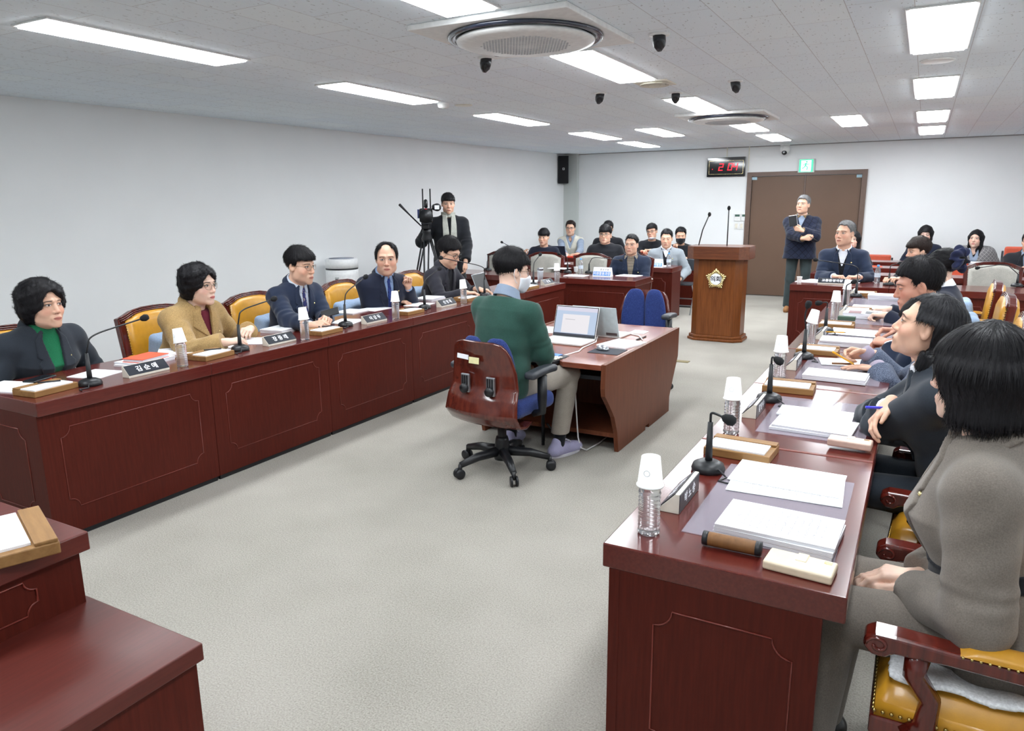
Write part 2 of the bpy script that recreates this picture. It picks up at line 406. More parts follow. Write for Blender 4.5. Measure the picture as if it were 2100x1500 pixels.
def hair_f(q, st):
    """st: dict(style, t, fringe, ...)"""
    t = st.get('t', 0.014); kind = st['style']; x, y, z = q[:, 0], q[:, 1], q[:, 2]; axx = np.abs(x)
    if kind == 'short':                        # men's cuts: fringe = height of the front hair line
        fr = st.get('fringe', 0.062); side = st.get('side', 0.0); nape = st.get('nape', -0.075)
        hi = fr >= .06
        zl = np.interp(y, [-0.11, -0.055, -0.03, -0.005, 0.012, 0.030, 0.046 if hi else 0.052, 0.062 if hi else 0.085], [nape, nape, -0.045, -0.004-side, -0.020-side, 0.040 if hi else 0.028, fr-.004 if hi else min(fr, .06), fr])
        vs = st.get('vol', 0.6)
        sh = ell(q, (st.get('lean', 0.0), -0.016, 0.036+t*0.45), (0.077+t*vs, 0.096+t*0.75, 0.082+t))
        zs = np.clip((z+0.03)/0.09, 0, 1); sh = sh+(1-zs)*t*(vs+0.02)
        if fr < 0.06: sh = smin(sh, ell(q, (0, 0.048, 0.064), (0.060, 0.044+t*.4, 0.034)), 0.03)
        rag = 0.006*np.sin(x*120+1.0+st.get('seed', 0))*np.sin(x*47+2.2)
        d = smax(sh, zl-z+lump(q, 150, 0.006)+rag, 0.010)
        d = smax(d, -smax(-(y-0.022), z-(fr-.002)+rag, 0.01), 0.008) if fr < 0.06 else d
        if fr >= 0.06: d = smax(d, -ell(q, (0, 0.115, 0.022), (0.070, 0.072, max(fr-0.006, .03))), 0.012)
    elif kind == 'bald':                       # receding: hair on the sides and a thin top
        zl = np.interp(y, [-0.11, -0.055, -0.03, -0.005, 0.012, 0.034, 0.045], [-0.07, -0.07, -0.04, -0.004, -0.015, 0.05, 0.20])
        sh = ell(q, (0, -0.018, 0.036+t*0.4), (0.078+t*0.7, 0.096+t*0.6, 0.080+t*st.get('top', 0.5)))
        d = smax(sh, zl-z, 0.010)
        d = smax(d, -ell(q, (0, 0.085, 0.105), (0.050, 0.085, 0.055)), 0.012)
    elif kind == 'perm':                       # set, puffed hair of short length
        w, h_ = st.get('w', 0.112), st.get('h', 0.112)
        d = ell(q, (0, st.get('cy', -0.022), 0.040), (w, st.get('dep', 0.118), h_))
        d = smin(d, ell(q, (0, -0.042, -0.045), (w*.86, 0.080, 0.060)), 0.05)
        face = ell(q, (0, 0.108, -0.012), (0.064, 0.098, st.get('face', 0.092)))
        d = smax(d, -face, 0.015)
        d = smax(d, -smax(-(y-0.025), z+0.030, 0.02), 0.015)
        d = d+lump(q, 75, 0.005, 1.0)+lump(q, 170, 0.003, 2.0)
    elif kind in ('bob', 'long'):
        low = st.get('low', -0.115); w = st.get('w', 0.094)
        d = ell(q, (0, -0.016, 0.038), (0.078+t, 0.097+t, 0.083+t))
        zc = np.clip(z, low+0.03, 0.03)
        cap = np.sqrt((x/w)**2+((y+0.022)/st.get('dep', 0.098))**2)-1
        cap = cap*w; cap = np.sqrt(np.maximum(cap, 0)**2+np.where(z > 0.03, z-0.03, 0)**2)+np.minimum(cap, 0)
        cap = smax(cap, low-z, 0.02)
        if kind == 'long': cap = smax(cap, np.abs(y+0.015)-np.interp(z, [-0.3, -0.12, 0], [0.055, 0.065, 0.10]), 0.02)
        if st.get('ear'): cap = smax(cap, y+0.012-np.clip(z+.02, 0, .2)*2, 0.02)
        d = smin(d, cap, 0.05)
        fw = st.get('fw', 0.058); fr = st.get('fringe', 0.062)
        face = smax(smax(axx-np.interp(z, [-0.2, -0.05, 0.03, 0.07], [fw*st.get('open', 1.0), fw, fw*0.92, st.get('hl', 0.02)]), st.get('fy', 0.012)-y, 0.01), z-fr, 0.012)
        d = smax(d, -face, 0.010)
        if st.get('ear'):                       # tucked behind the ears
            d = smax(d, -smax(0.040-y, z-0.086, 0.02), 0.015)
            d = smax(d, -smax(smax(-0.036-y, np.abs(z+0.022)-0.050, 0.01), 0.05-axx, 0.01), 0.012)
    elif kind == 'bun':
        zl = np.interp(y, [-0.11, -0.05, -0.02, 0.012, 0.04, 0.09], [-0.075, -0.07, 0.000, 0.000, 0.055, 0.066])
        d = smax(ell(q, (0, -0.018, 0.040), (0.083, 0.102, 0.088)), zl-z, 0.012)
        d = smin(d, ell(q, (0, -0.115, 0.030), (0.045, 0.040, 0.045)), 0.02)
    if kind != 'perm': d = d+strands(q, st.get('str', 0.0016))+lump(q, 60, 0.003, st.get('seed', 0.5))
    return d
POSE = {'flat': ((6, 8, 5),)*4, 'relax': ((22, 30, 18), (26, 34, 20), (30, 38, 22), (34, 40, 24)), 'curl': ((45, 62, 35), (50, 66, 38), (54, 70, 40), (58, 72, 42)),
        'fist': ((72, 92, 55), (75, 95, 58), (76, 95, 58), (74, 92, 55)), 'pen': ((38, 40, 15), (48, 62, 30), (60, 78, 42), (66, 82, 45)), 'hold': ((40, 45, 20), (42, 48, 24), (46, 52, 26), (50, 56, 28))}
def hand_chains(pose, sc):
    out = []
    bx = (0.030, 0.010, -0.010, -0.028); by = (0.086, 0.090, 0.085, 0.076)
    ln = ((0.042, 0.025, 0.020), (0.046, 0.028, 0.021), (0.042, 0.026, 0.020), (0.033, 0.020, 0.018)); rr = (0.0092, 0.0095, 0.0090, 0.0080)
    for i in range(4):
        p = np.array([bx[i], by[i], 0.002]); a = 0.0; sp = bx[i]*1.6
        out.append((np.array([bx[i]*0.5, 0.010, -0.002]), p, 0.0150, 0.0118))
        for j in range(3):
            a += math.radians(POSE[pose][i][j]); v = np.array([sp*math.cos(a), math.cos(a), -math.sin(a)])
            e = p+v*ln[i][j]; out.append((p, e, rr[i]*(1-.09*j), rr[i]*(1-.09*(j+1)))); p = e
    if pose in ('flat', 'relax'): th = ((0.024, 0.022, -0.006), (0.046, 0.052, -0.012), (0.052, 0.082, -0.016), (0.050, 0.104, -0.020))
    elif pose in ('pen', 'hold', 'curl'): th = ((0.022, 0.022, -0.010), (0.042, 0.048, -0.026), (0.040, 0.078, -0.042), (0.030, 0.098, -0.052))
    else: th = ((0.022, 0.022, -0.010), (0.042, 0.045, -0.026), (0.034, 0.072, -0.046), (0.012, 0.084, -0.050))
    for j in range(3): out.append((np.array(th[j]), np.array(th[j+1]), (0.0145, 0.0105, 0.0095)[j], (0.0105, 0.0095, 0.0078)[j]))
    return [(a*sc, b*sc, ra*sc, rb*sc) for a, b, ra, rb in out]
class Hand:
    def __init__(s, W, d, n, side, pose='relax', sc=1.0):
        d = np.array(d, float); d /= np.linalg.norm(d); n = np.array(n, float); n -= d*(n@d); n /= np.linalg.norm(n)
        x = np.cross(d, n)*(1 if side == 'R' else -1)
        s.W = np.array(W, float); s.R = np.stack([x, d, -n], 1).astype(F32); s.ch = hand_chains(pose, sc); s.sc = sc; s.d = d; s.n = n
    def f(s, P):
        q = (P-s.W.astype(F32))@s.R; d = None
        for i, (a, b, ra, rb) in enumerate(s.ch):
            e = rc(q, a, b, ra, rb)
            if d is None: d = e
            else: d = smin(d, e, 0.012 if (i % 4 == 0 and i < 16) else 0.004)
        return smin(d, rc(q, (0, -0.035, 0), (0, 0.012, 0), 0.027*s.sc, 0.024*s.sc), 0.015)
    def pt(s, x, y, z): return Vector(s.W+s.R.astype(float)@np.array([x, y, z])*s.sc)
def poly2(u, v, poly):
    """signed distance to a 2-D polygon"""
    d = np.full(len(u), 1e9); sg = np.ones(len(u)); n = len(poly)
    for i in range(n):
        ax, ay = poly[i]; bx, by = poly[i-1]; ex, ey = bx-ax, by-ay; wx, wy = u-ax, v-ay
        t = np.clip((wx*ex+wy*ey)/(ex*ex+ey*ey+1e-12), 0, 1); d = np.minimum(d, (wx-ex*t)**2+(wy-ey*t)**2)
        c1 = v >= ay; c2 = v < by; c3 = ex*wy > ey*wx
        sg = np.where((c1 & c2 & c3) | (~c1 & ~c2 & ~c3), -sg, sg)
    return sg*np.sqrt(d)
def unit(v): v = np.array(v, float); return v/np.linalg.norm(v)
LAPEL = [(0.038, -0.02), (0.088, 0.035), (0.100, 0.115), (0.082, 0.125), (0.106, 0.150), (0.020, 0.345), (0.006, 0.345), (0.010, 0.33), (0.052, 0.03)]
NOTCHLESS = [(0.035, -0.02), (0.098, 0.02), (0.120, 0.10), (0.070, 0.135), (0.012, 0.17), (0.006, 0.17), (0.014, 0.155), (0.048, 0.03)]
class Person:
    def __init__(s, label, head, face=0, body=None, pitch=0, roll=0, hs=1.0, h=0.007, skin='skin_mid', hair=None, hairm='hair_black', fem=0, fat=0.0,
                 lean=0.12, side_lean=0.0, sw=0.175, girth=1.0, L=None, R=None, legs='sit', neck=(0, -0.03, -0.152), hip=None, seat=0.52, tl=0.56, group=None, arm=1.0, hand=1.0, wide=1.0, elbowL=None, elbowR=None, origin=None, torso_h=0.009, drop=0.092):
        s.h = h; s.th = torso_h; s.fem = fem; s.fat = fat; s.hs = hs; s.wide = wide; s.skin = skin
        a = math.radians(face); b = math.radians(face if body is None else body)
        s.Hc = np.array(head, float)
        fw = np.array([math.cos(a), math.sin(a), 0]); rt = np.array([math.sin(a), -math.cos(a), 0]); up = np.array([0, 0, 1.0])
        p = math.radians(pitch); fw, up = fw*math.cos(p)-up*math.sin(p), up*math.cos(p)+fw*math.sin(p)
        ro = math.radians(roll); rt, up = rt*math.cos(ro)-up*math.sin(ro), up*math.cos(ro)+rt*math.sin(ro)
        s.HR = np.stack([rt, fw, up], 1).astype(F32)
        s.bf = np.array([math.cos(b), math.sin(b), 0]); s.br = np.array([math.sin(b), -math.cos(b), 0])
        s.N = s.Hc+s.bf*neck[1]*hs+s.br*neck[0]+np.array([0, 0, neck[2]*hs])
        if hip is None:
            hz = seat; dz = s.N[2]-hz
            hip = s.N-s.bf*lean-s.br*side_lean; hip[2] = hz
        s.H = np.array(hip, float)
        s.ax = unit(s.N-s.H); s.L = np.linalg.norm(s.N-s.H)
        s.lat = unit(s.br-s.ax*(s.br@s.ax)); s.fo = np.cross(s.ax, s.lat)                # lateral = person's right, fore
        s.T = np.stack([s.lat, s.fo, s.ax], 1).astype(F32)
        s.g = girth; s.sw = sw
        S = s.N-s.ax*drop; s.S = {'R': S+s.lat*sw, 'L': S-s.lat*sw}
        s.hands = {}; s.E = {}; s.W = {}
        for k, spec, el in (('L', L, elbowL), ('R', R, elbowR)):
            sgn = 1 if k == 'R' else -1
            if spec is None:                                                             # arm hanging beside the body / resting on the lap
                w = s.S[k]+s.lat*sgn*0.03-np.array([0, 0, .36])+s.bf*0.22; spec = (w, s.bf+np.array([0, 0, -0.3])-s.lat*sgn*.4, (0, 0, -1), 'relax')
            W = np.array(spec[0], float); s.W[k] = W
            l1, l2 = 0.285*arm, 0.255*arm; v = W-s.S[k]; D = np.linalg.norm(v)
            if D > (l1+l2)*0.985: f_ = D/((l1+l2)*0.985); l1 *= f_; l2 *= f_
            v = v/D; a_ = (D*D+l1*l1-l2*l2)/(2*D); hh = math.sqrt(max(l1*l1-a_*a_, 0))
            hint = np.array(el, float) if el is not None else (s.lat*sgn*0.7+np.array([0, 0, -1.0])-s.bf*0.25)
            hint = hint-v*(hint@v); hint = unit(hint)
            s.E[k] = s.S[k]+v*a_+hint*hh
            s.hands[k] = Hand(W, spec[1], spec[2], k, spec[3] if len(spec) > 3 else 'relax', hand*hs**.5)
        kn = {}; an = {}
        hipw = 0.085*girth**.5
        for k in 'LR':
            sgn = 1 if k == 'R' else -1; hj = s.H+s.br*sgn*hipw
            if legs == 'sit':
                kn[k] = hj+s.bf*0.42+s.br*sgn*0.05; kn[k][2] = s.H[2]+0.02; an[k] = kn[k]+s.bf*0.02; an[k][2] = 0.09
            elif legs == 'stand':
                kn[k] = hj+s.br*sgn*0.02; kn[k][2] = s.H[2]*0.52+.02; kn[k] += s.bf*0.02; an[k] = kn[k]-s.bf*0.02+s.br*sgn*0.015; an[k][2] = 0.09
            else: kn[k] = np.array(legs[k][0], float); an[k] = np.array(legs[k][1], float)
        s.K = kn; s.A = an; s.hipw = hipw
        o = np.array(origin, float) if origin is not None else np.array([s.H[0], s.H[1], 0])
        s.o = o
        s.root = empty('person', o, 0, label, 'person', group)
        s.hairspec = hair; s.hairm = hairm
    # ---- torso in body coordinates
    def tor(s, P, off=0.0, prof=None):
        q = (P-s.H.astype(F32))@s.T; t = q[:, 2]/s.L
        pt, pw, pd, pc = prof or TORSO_M
        w = np.interp(t, pt, pw).astype(F32)*s.g+off; dd = np.interp(t, pt, pd).astype(F32)*s.g+off
        c = np.interp(t, pt, pc).astype(F32)
        x = q[:, 0]/w; y = (q[:, 1]-c)/dd
        n = (np.abs(x)**2.35+np.abs(y)**2.35)**(1/2.35)
        f = (n-1)*np.minimum(w, dd)
        e = np.maximum(np.maximum(t-1.0, pt[0]-0.01-t), 0)*s.L
        return np.where(e > 0, np.sqrt(np.maximum(f, 0)**2+e*e), f).astype(F32)
    def loc(s, P): return (P-s.H.astype(F32))@s.T
    def put(s, x, sd, y): return s.H+s.lat*x+s.fo*y+s.ax*(s.L-sd)
    def sleeve(s, P, k, off, cut=0.0, r=(0.052, 0.046, 0.036)):
        S, E, W = s.S[k], s.E[k], s.W[k]; g = s.g**.5
        u = unit(W-E); d = smin(rc(P, S, E, r[0]*g+off, r[1]*g+off), rc(P, E, W+u*0.01, r[1]*g+off*.9, r[2]*g+off*.7), 0.02)
        q = P-E.astype(F32); al = q@unit(E-S).astype(F32); fd = np.exp(-(np.linalg.norm(q, axis=1)/0.10)**2)
        d = d+fd*0.0045*np.sin(al*95+2*np.sin(q[:, 2]*40))+0.0018*np.sin(al*60+q[:, 0]*33)
        return smax(d, ((P-(W+u*(-0.015-cut)).astype(F32))@u.astype(F32)), 0.006)
    def garment(s, P, off, sleeves=True, hem=-0.05, prof=None, k=0.035, r=(0.052, 0.046, 0.036), cut=0.0, short=None):
        d = s.tor(P, off, prof); q = s.loc(P)
        r0 = 0.050*s.g**.5+off; nb = s.N-s.ax*0.055
        sh = smin(rc(P, nb-s.lat*0.03, s.S['L'], r0+.004, r0), rc(P, nb+s.lat*0.03, s.S['R'], r0+.004, r0), 0.02)
        d = smin(d, sh, 0.05)
        d = d+0.0022*np.sin(q[:, 2]*48+q[:, 0]*22+2*np.sin(q[:, 0]*18))*np.clip(1.2-q[:, 2]/s.L, 0, 1)
        if sleeves:
            for kk in 'LR': d = smin(d, s.sleeve(P, kk, off, cut, r), k)
        d = smax(d, hem*s.L-q[:, 2], 0.008)
        return d
    def necksdf(s, P, r=0.062, up=0.075):
        top = s.N+unit(s.Hc+s.HR[:, 2]*-0.03-s.N)*up
        return rc(P, s.N-s.ax*0.02, top, r*1.04*s.hs, r*s.hs)
    # ---- meshes
    def mesh(s, name, f, lo, hi, h, m, attr=None, parent=None):
        me = sdf_mesh(name, f, lo, hi, h, s.o, attr)
        if len(me.vertices) == 0: return None
        return link(name, me, m, parent or s.root)
    def hp(s, v): return ((v-s.Hc)@s.HR.astype(float))/s.hs
    def build_body(s):
        hs = s.hs
        nk = s.N-s.ax*0.03
        def f(P):
            d = bounded(P, s.Hc, 0.16*hs, lambda Q: head_f(((Q-s.Hc.astype(F32))@s.HR)/F32(hs), s.fem, s.wide, s.fat)*hs)
            jaw = s.Hc+s.HR@np.array([0, -0.022, -0.050])*hs
            rn = (0.049-0.007*s.fem+0.007*s.fat)*hs
            d = smin(d, rc(P, jaw, s.N+s.ax*0.0, rn, rn*1.08), 0.03)
            d = smin(d, rc(P, s.N, s.N-s.ax*0.05, rn*1.08, 0.07), 0.04)
            d = smin(d, rc(P, nk-s.ax*0.05, s.H, 0.06, 0.07), 0.03)
            for k in 'LR':
                u = unit(s.W[k]-s.E[k])
                d = smin(d, rc(P, nk-s.ax*0.04, s.S[k], 0.045, 0.04), 0.03)
                d = smin(d, rc(P, s.S[k], s.E[k], 0.038, 0.032), 0.02)
                d = smin(d, rc(P, s.E[k], s.W[k]-u*0.0, 0.033, 0.0255*hs**.5), 0.012)
                hd = s.hands[k]; d = smin(d, bounded(P, s.W[k]+hd.d*0.085, 0.135*hd.sc, hd.f), 0.006)
                hj = s.H+s.br*(s.hipw if k == 'R' else -s.hipw)
                d = smin(d, rc(P, hj, s.K[k], 0.06, 0.045), 0.02); d = smin(d, rc(P, s.K[k], s.A[k], 0.045, 0.032), 0.02)
            return d
        pts = [s.Hc, s.H]+[x[k] for x in (s.W, s.E, s.K, s.A) for k in 'LR']+[s.W[k]+s.hands[k].d*.1 for k in 'LR']
        lo = np.min(pts, 0)-0.20; hi = np.max(pts, 0)+0.20; lo[2] = max(lo[2], 0.02)
        s.mesh('body', f, lo, hi, s.h, MATS[s.skin], s.hp)
    def build_hair(s):
        if not s.hairspec: return
        st = s.hairspec; hs = s.hs; low = st.get('low', -0.12); kind = st['style']
        f = lambda q: hair_f(q, st)
        near = s.h < 0.0056; hh = min(s.h, 0.0055)/hs
        v, q = surface(f, (-0.16, -0.185, low-0.03), (0.16, 0.15, 0.18), hh)
        if len(v) == 0: return
        e = 0.002; n = np.stack([f((v+d).astype(F32))-f((v-d).astype(F32)) for d in np.eye(3)*e], 1); n /= np.linalg.norm(n, axis=1)[:, None]+1e-9
        rng = np.random.default_rng(int(abs(s.Hc[0]*977+s.Hc[1]*331))+3)
        N = st.get('n', 6500 if near else 1800); L = st.get('len', 0.026); w = 0.0008 if near else 0.0014
        idx = rng.integers(0, len(v), N); p = v[idx]; m = n[idx]
        fl_ = p-np.array([st.get('part', 0.0), -0.04, 0.12]); g = np.array([0, 0, -1.0])
        if kind in ('bob', 'long', 'bun') : fl_ = fl_/np.linalg.norm(fl_, axis=1)[:, None]*0.6+g*1.0
        if kind == 'bun': fl_ = np.array([0, -1.0, .1])-p*2
        if st.get('ear') or (kind == 'short' and st.get('fringe', .062) >= .06):
            bk = np.clip((p[:, 1]-0.0)/0.05, 0, 1)*np.clip((p[:, 2]-.03)/.04, 0, 1); fl_ = fl_/np.linalg.norm(fl_, axis=1)[:, None]*(1-bk)[:, None]+np.array([.5*st.get('swp', 1), -1.0, .4])*bk[:, None]
        if kind == 'perm':
            a = 2.2*np.sin(p[:, 0]*38+1)+2.0*np.sin(p[:, 2]*33+p[:, 1]*25); t1 = np.cross(m, [0.3, .2, 1.0]); t2 = np.cross(m, t1); fl_ = t1*np.cos(a)[:, None]+t2*np.sin(a)[:, None]
        fl_ = fl_+rng.normal(0, 0.10 if kind != 'perm' else .3, fl_.shape)*np.linalg.norm(fl_, axis=1)[:, None]
        t = fl_-m*(fl_*m).sum(1)[:, None]; t /= np.linalg.norm(t, axis=1)[:, None]+1e-9
        Ls = L*rng.uniform(.5, 1.15, N); Ls = np.where((p[:, 1] > .03) & (p[:, 2] < st.get('fringe', .062)+.03), Ls*.55, Ls)
        if kind == 'perm': Ls *= np.where(p[:, 1] > .05, .6, 1)
        lift = rng.uniform(.0004, .0030 if kind != 'perm' else .006, N)*st.get('lift', 1.0); b = np.cross(m, t)
        vs = [v]; o = len(v); K = 4; rib = np.zeros((N, K, 2, 3))
        for k in range(K):
            sg = Ls*k/(K-1); c = p+t*sg[:, None]+m*(0.0003+lift*(k/(K-1))-sg**2/0.20)[:, None]; ww = w*(1-.75*k/(K-1))
            rib[:, k, 0] = c-b*ww; rib[:, k, 1] = c+b*ww
        base = o+np.arange(N)[:, None]*K*2
        qs = [q]+[base+np.array([[2*k, 2*k+1, 2*k+3, 2*k+2]]) for k in range(K-1)]
        V = np.concatenate([v, rib.reshape(-1, 3)]); Q = np.concatenate(qs)
        V[:, 0] *= s.wide
        W = s.Hc+(V*hs)@s.HR.astype(float).T-s.o
        me = raw_mesh('hair', W, Q)
        a = me.attributes.new('hp', 'FLOAT_VECTOR', 'POINT'); a.data.foreach_set('vector', V.astype(F32).ravel())
        link('hair', me, MATS[s.hairm], s.root)
    def warp(s, q): q = q.copy(); q[:, 0] /= s.wide; return q
    def top(s, name, m, off=0.012, neckline=('crew', 0.0), hem=-0.06, sleeves=True, h=None, prof=None, r=(0.052, 0.046, 0.036), cut=0.0, k=0.03):
        kind = neckline[0]
        def f(P):
            d = s.garment(P, off, sleeves, hem, prof, k, r, cut); q = s.loc(P); sd = s.L-q[:, 2]
            if kind == 'crew':
                d = smin(d, smax(rc(P, s.N-s.ax*0.05, s.N+s.ax*0.02, 0.085, 0.066), neckline[1]-sd, 0.006), 0.02)
                d = smax(d, neckline[1]-sd-np.clip(-q[:, 1], 0, .06)*.3, 0.006)
            elif kind == 'turtle':
                d = smin(d, s.necksdf(P, 0.064, neckline[1]), 0.02)
                d = smax(d, -(neckline[1])-sd, 0.006)
            elif kind == 'v':
                w, dep = neckline[1], neckline[2]
                gap = smax(np.abs(q[:, 0])-(w*(1-np.clip(sd, -.1, dep)/dep)+0.004), -(q[:, 1]+0.0), 0.005); gap = smax(gap, sd-dep, .005)
                d = smin(d, smax(rc(P, s.N-s.ax*0.05, s.N+s.ax*0.03, 0.092, 0.078), -0.012-sd, 0.006), 0.02)
                d = smax(d, -gap, 0.006)
                d = smax(d, -smax(np.sqrt(q[:, 0]**2+(q[:, 1]-.01)**2)-0.064, sd-0.03, .006), 0.004)
            return d
        pts = [s.N, s.H]+[x[k_] for x in (s.W, s.E, s.S) for k_ in 'LR'] if sleeves else [s.N, s.H, s.S['L'], s.S['R']]
        lo = np.min(pts, 0)-0.22; hi = np.max(pts, 0)+0.20
        s.last = (off, sleeves, hem, prof, r)
        return s.mesh(name, f, lo, hi, h or s.th, m)
    def patch(s, name, m, off, poly, mirror=True, thick=0.005, base=None, h=None, back=False, extra=None, box=None, prof=None):
        """a piece lying on the garment: the polygon in (lateral, distance below the neck), in front"""
        us = [p[0] for p in poly]; vs = [p[1] for p in poly]
        def f(P):
            d = s.garment(P, off, False, -0.3, prof); q = s.loc(P); sd = s.L-q[:, 2]
            x = np.abs(q[:, 0]) if mirror else q[:, 0]
            p = poly2(x, sd, poly)
            e = np.maximum(np.maximum(d-thick, -d-0.014), np.maximum(p, -(q[:, 1]+0.02) if not back else q[:, 1]))
            if extra is not None: e = np.minimum(e, extra(P, q, sd))
            return e
        xs = max(abs(min(us)), abs(max(us)))+.03
        cs = [s.put(x, sd, y) for x in (((-xs, xs) if mirror or box else (min(us)-.03, max(us)+.03))) for sd in (min(vs)-0.07, max(vs)+0.02) for y in (-0.13, 0.24)]
        return s.mesh(name, f, np.min(cs, 0), np.max(cs, 0), h or max(s.h*0.9, 0.005), m)
    def collar(s, name, m, r=0.066, h_=0.036, gap=0.02, flare=0.010, fall=0.02):
        """shirt collar: a band round the neck, open at the front"""
        def f(P):
            q = P-s.N.astype(F32); a = (q@s.T); z = a[:, 2]+np.clip(a[:, 1], -0.08, 0.08)*0.35
            rad = np.sqrt(a[:, 0]**2+(a[:, 1]-0.004)**2); R = (r+flare*np.clip(1-z/h_, 0, 1.5))*s.hs
            d = np.maximum(np.abs(rad-R)-0.0055, np.maximum(z-h_, -fall-z))
            g = np.maximum(np.abs(a[:, 0])-gap*np.clip(1.3-(z/h_), 0.2, 2), -a[:, 1])
            return np.maximum(d, -g)
        s.mesh(name, f, s.N-0.13, s.N+0.13, min(max(s.h*.8, .004), .006), m)
    def shirt(s, m, off=0.0, dep=0.36, w=0.075, cuffs=True, collar=True, gap=0.012):
        s.patch('shirt', m, off, [(-w, -0.02), (w, -0.02), (w*.5, dep), (-w*.5, dep)], mirror=False, box=True)
        if collar: s.collar('shirt_collar', m, gap=gap)
        if cuffs: s.cuffs(m)
    def cuffs(s, m, r=0.036, ln=0.014):
        for k in 'LR':
            u = unit(s.W[k]-s.E[k]); b = MB(); a0 = s.W[k]-u*0.04-s.o; a1 = s.W[k]+u*(-0.015+ln)-s.o
            b.tube([a0, a1], [r*s.g**.4, r*s.g**.4], 14); b.obj('shirt_cuff', m, s.root, True)
    def tie(s, m, off=0.006, dep=0.38, wd=0.036):
        s.patch('tie', m, off, [(-0.019, 0.012), (0.019, 0.012), (0.013, 0.052), (wd, dep), (-wd, dep), (-0.013, 0.052)], mirror=False, thick=0.006)
    def jacket(s, m, off=0.018, dep=0.33, w=0.052, hem=-0.06, lapel=LAPEL, r=(0.052, 0.047, 0.038), cut=0.0, h=None, prof=None, k=0.03):
        s.top('jacket', m, off, ('v', w, dep), hem, True, h, prof, r, cut, k)
        def col(P, q, sd):
            z = -sd+np.clip(q[:, 1], -0.1, 0.1)*0.45; rad = np.sqrt(q[:, 0]**2+(q[:, 1]-0.002)**2); R = 0.074+0.018*np.clip(1-z/0.03, 0, 2)
            return np.maximum(np.maximum(np.abs(rad-R)-0.006, np.maximum(z-0.024, -0.03-z)), q[:, 1]-0.045)
        if lapel: s.patch('lapels', m, off, lapel, True, 0.009, extra=col, prof=prof)
    def front(s, x, sd, off):
        """point on the garment's front"""
        ys = np.linspace(0.32, 0.0, 160); P = np.array([s.put(x, sd, y) for y in ys]).astype(F32)
        d = s.garment(P, off, False, -0.3); i = int(np.argmax(d < 0)); return s.put(x, sd, ys[i])-s.o
    def badge(s, m, x=-0.075, sd=0.12, off=0.022, r=0.006, name='lapel_badge'):
        b = MB(); p = s.front(x, sd, off); b.ball(p, r, 10, 6); b.obj(name, m, s.root, True)
    def buttons(s, m, xs, off=0.022, r=0.009):
        for x, sd in xs:
            b = MB(); p = s.front(x, sd, off); M = frame(p, s.lat, s.ax, s.fo*1.0); b.lathe([(r, -0.004), (r, 0.002), (r*.7, 0.004)], 12, M); b.obj('button', m, s.root, True)
    def trousers(s, m, r=(0.088, 0.066, 0.060), hem=0.05, h=None, waist=True, off=0.0):
        def f(P):
            d = s.tor(P, 0.004)
            q = s.loc(P); d = smax(d, q[:, 2]-0.20*s.L, 0.01)
            for k in 'LR':
                hj = s.H+s.br*(s.hipw if k == 'R' else -s.hipw); g = s.g**.5
                leg = smin(rc(P, hj, s.K[k], r[0]*g, r[1]*g), rc(P, s.K[k], s.A[k], r[1]*g, r[2]*g), 0.02)
                leg = leg+0.003*np.sin(P[:, 2]*55+P[:, 0]*20)*np.exp(-(np.linalg.norm(P-s.K[k].astype(F32), axis=1)/0.14)**2)
                leg = smax(leg, (s.A[k][2]-hem+.03)-P[:, 2], 0.006)
                d = smin(d, leg, 0.025)
            return d
        pts = [s.H]+[x[k] for x in (s.K, s.A) for k in 'LR']; lo = np.min(pts, 0)-0.24; hi = np.max(pts, 0)+0.24; lo[2] = max(lo[2], 0.02)
        s.mesh('trousers', f, lo, hi, h or max(s.th, 0.010), m)
    def shoes(s, m, sole=None, dirs=None, ln=0.26):
        for k in 'LR':
            d = unit(np.array([*(dirs[k] if dirs else s.bf[:2]), 0])); a = s.A[k].copy(); x = np.array([-d[1], d[0], 0]); R = np.stack([x, d, [0, 0, 1.0]], 1).astype(F32); o = np.array([a[0], a[1], 0.0])
            def f(P):
                q = (P-o.astype(F32))@R
                e = rc(q, (0, -0.045, 0.045), (0, ln-0.12, 0.036), 0.040, 0.038); e = smin(e, rc(q, (0, -0.025, 0.05), (0, -0.015, 0.10), 0.040, 0.036), 0.03)
                e = smin(e, rc(q, (0, 0.02, 0.07), (0, ln*.45, 0.045), 0.034, 0.034), 0.02)
                return smax(e, 0.012-q[:, 2], 0.006)
            par = s.mesh('shoe', f, o+np.array([-0.2, -0.2, 0]), o+np.array([0.2, 0.2, 0.2]), 0.007, m)
            b = MB(); n = 20; pol = []
            for i in range(n):
                t = 2*PI*i/n; yy = math.cos(t); xx = math.sin(t); pol.append(tuple((x*(xx*0.044)+d*(ln/2-.085+yy*(ln/2-0.01)))[:2]))
            area = sum(pol[i-1][0]*pol[i][1]-pol[i][0]*pol[i-1][1] for i in range(n))
            if area < 0: pol = pol[::-1]
            b.prism(pol, 0.002, 0.018, T(*(o-s.o))); b.obj('sole', sole or m, par)
    # ---- things worn
    def hpt(s, x, y, z): return Vector(s.Hc-s.o+s.HR.astype(float)@np.array([x*s.wide, y, z])*s.hs)
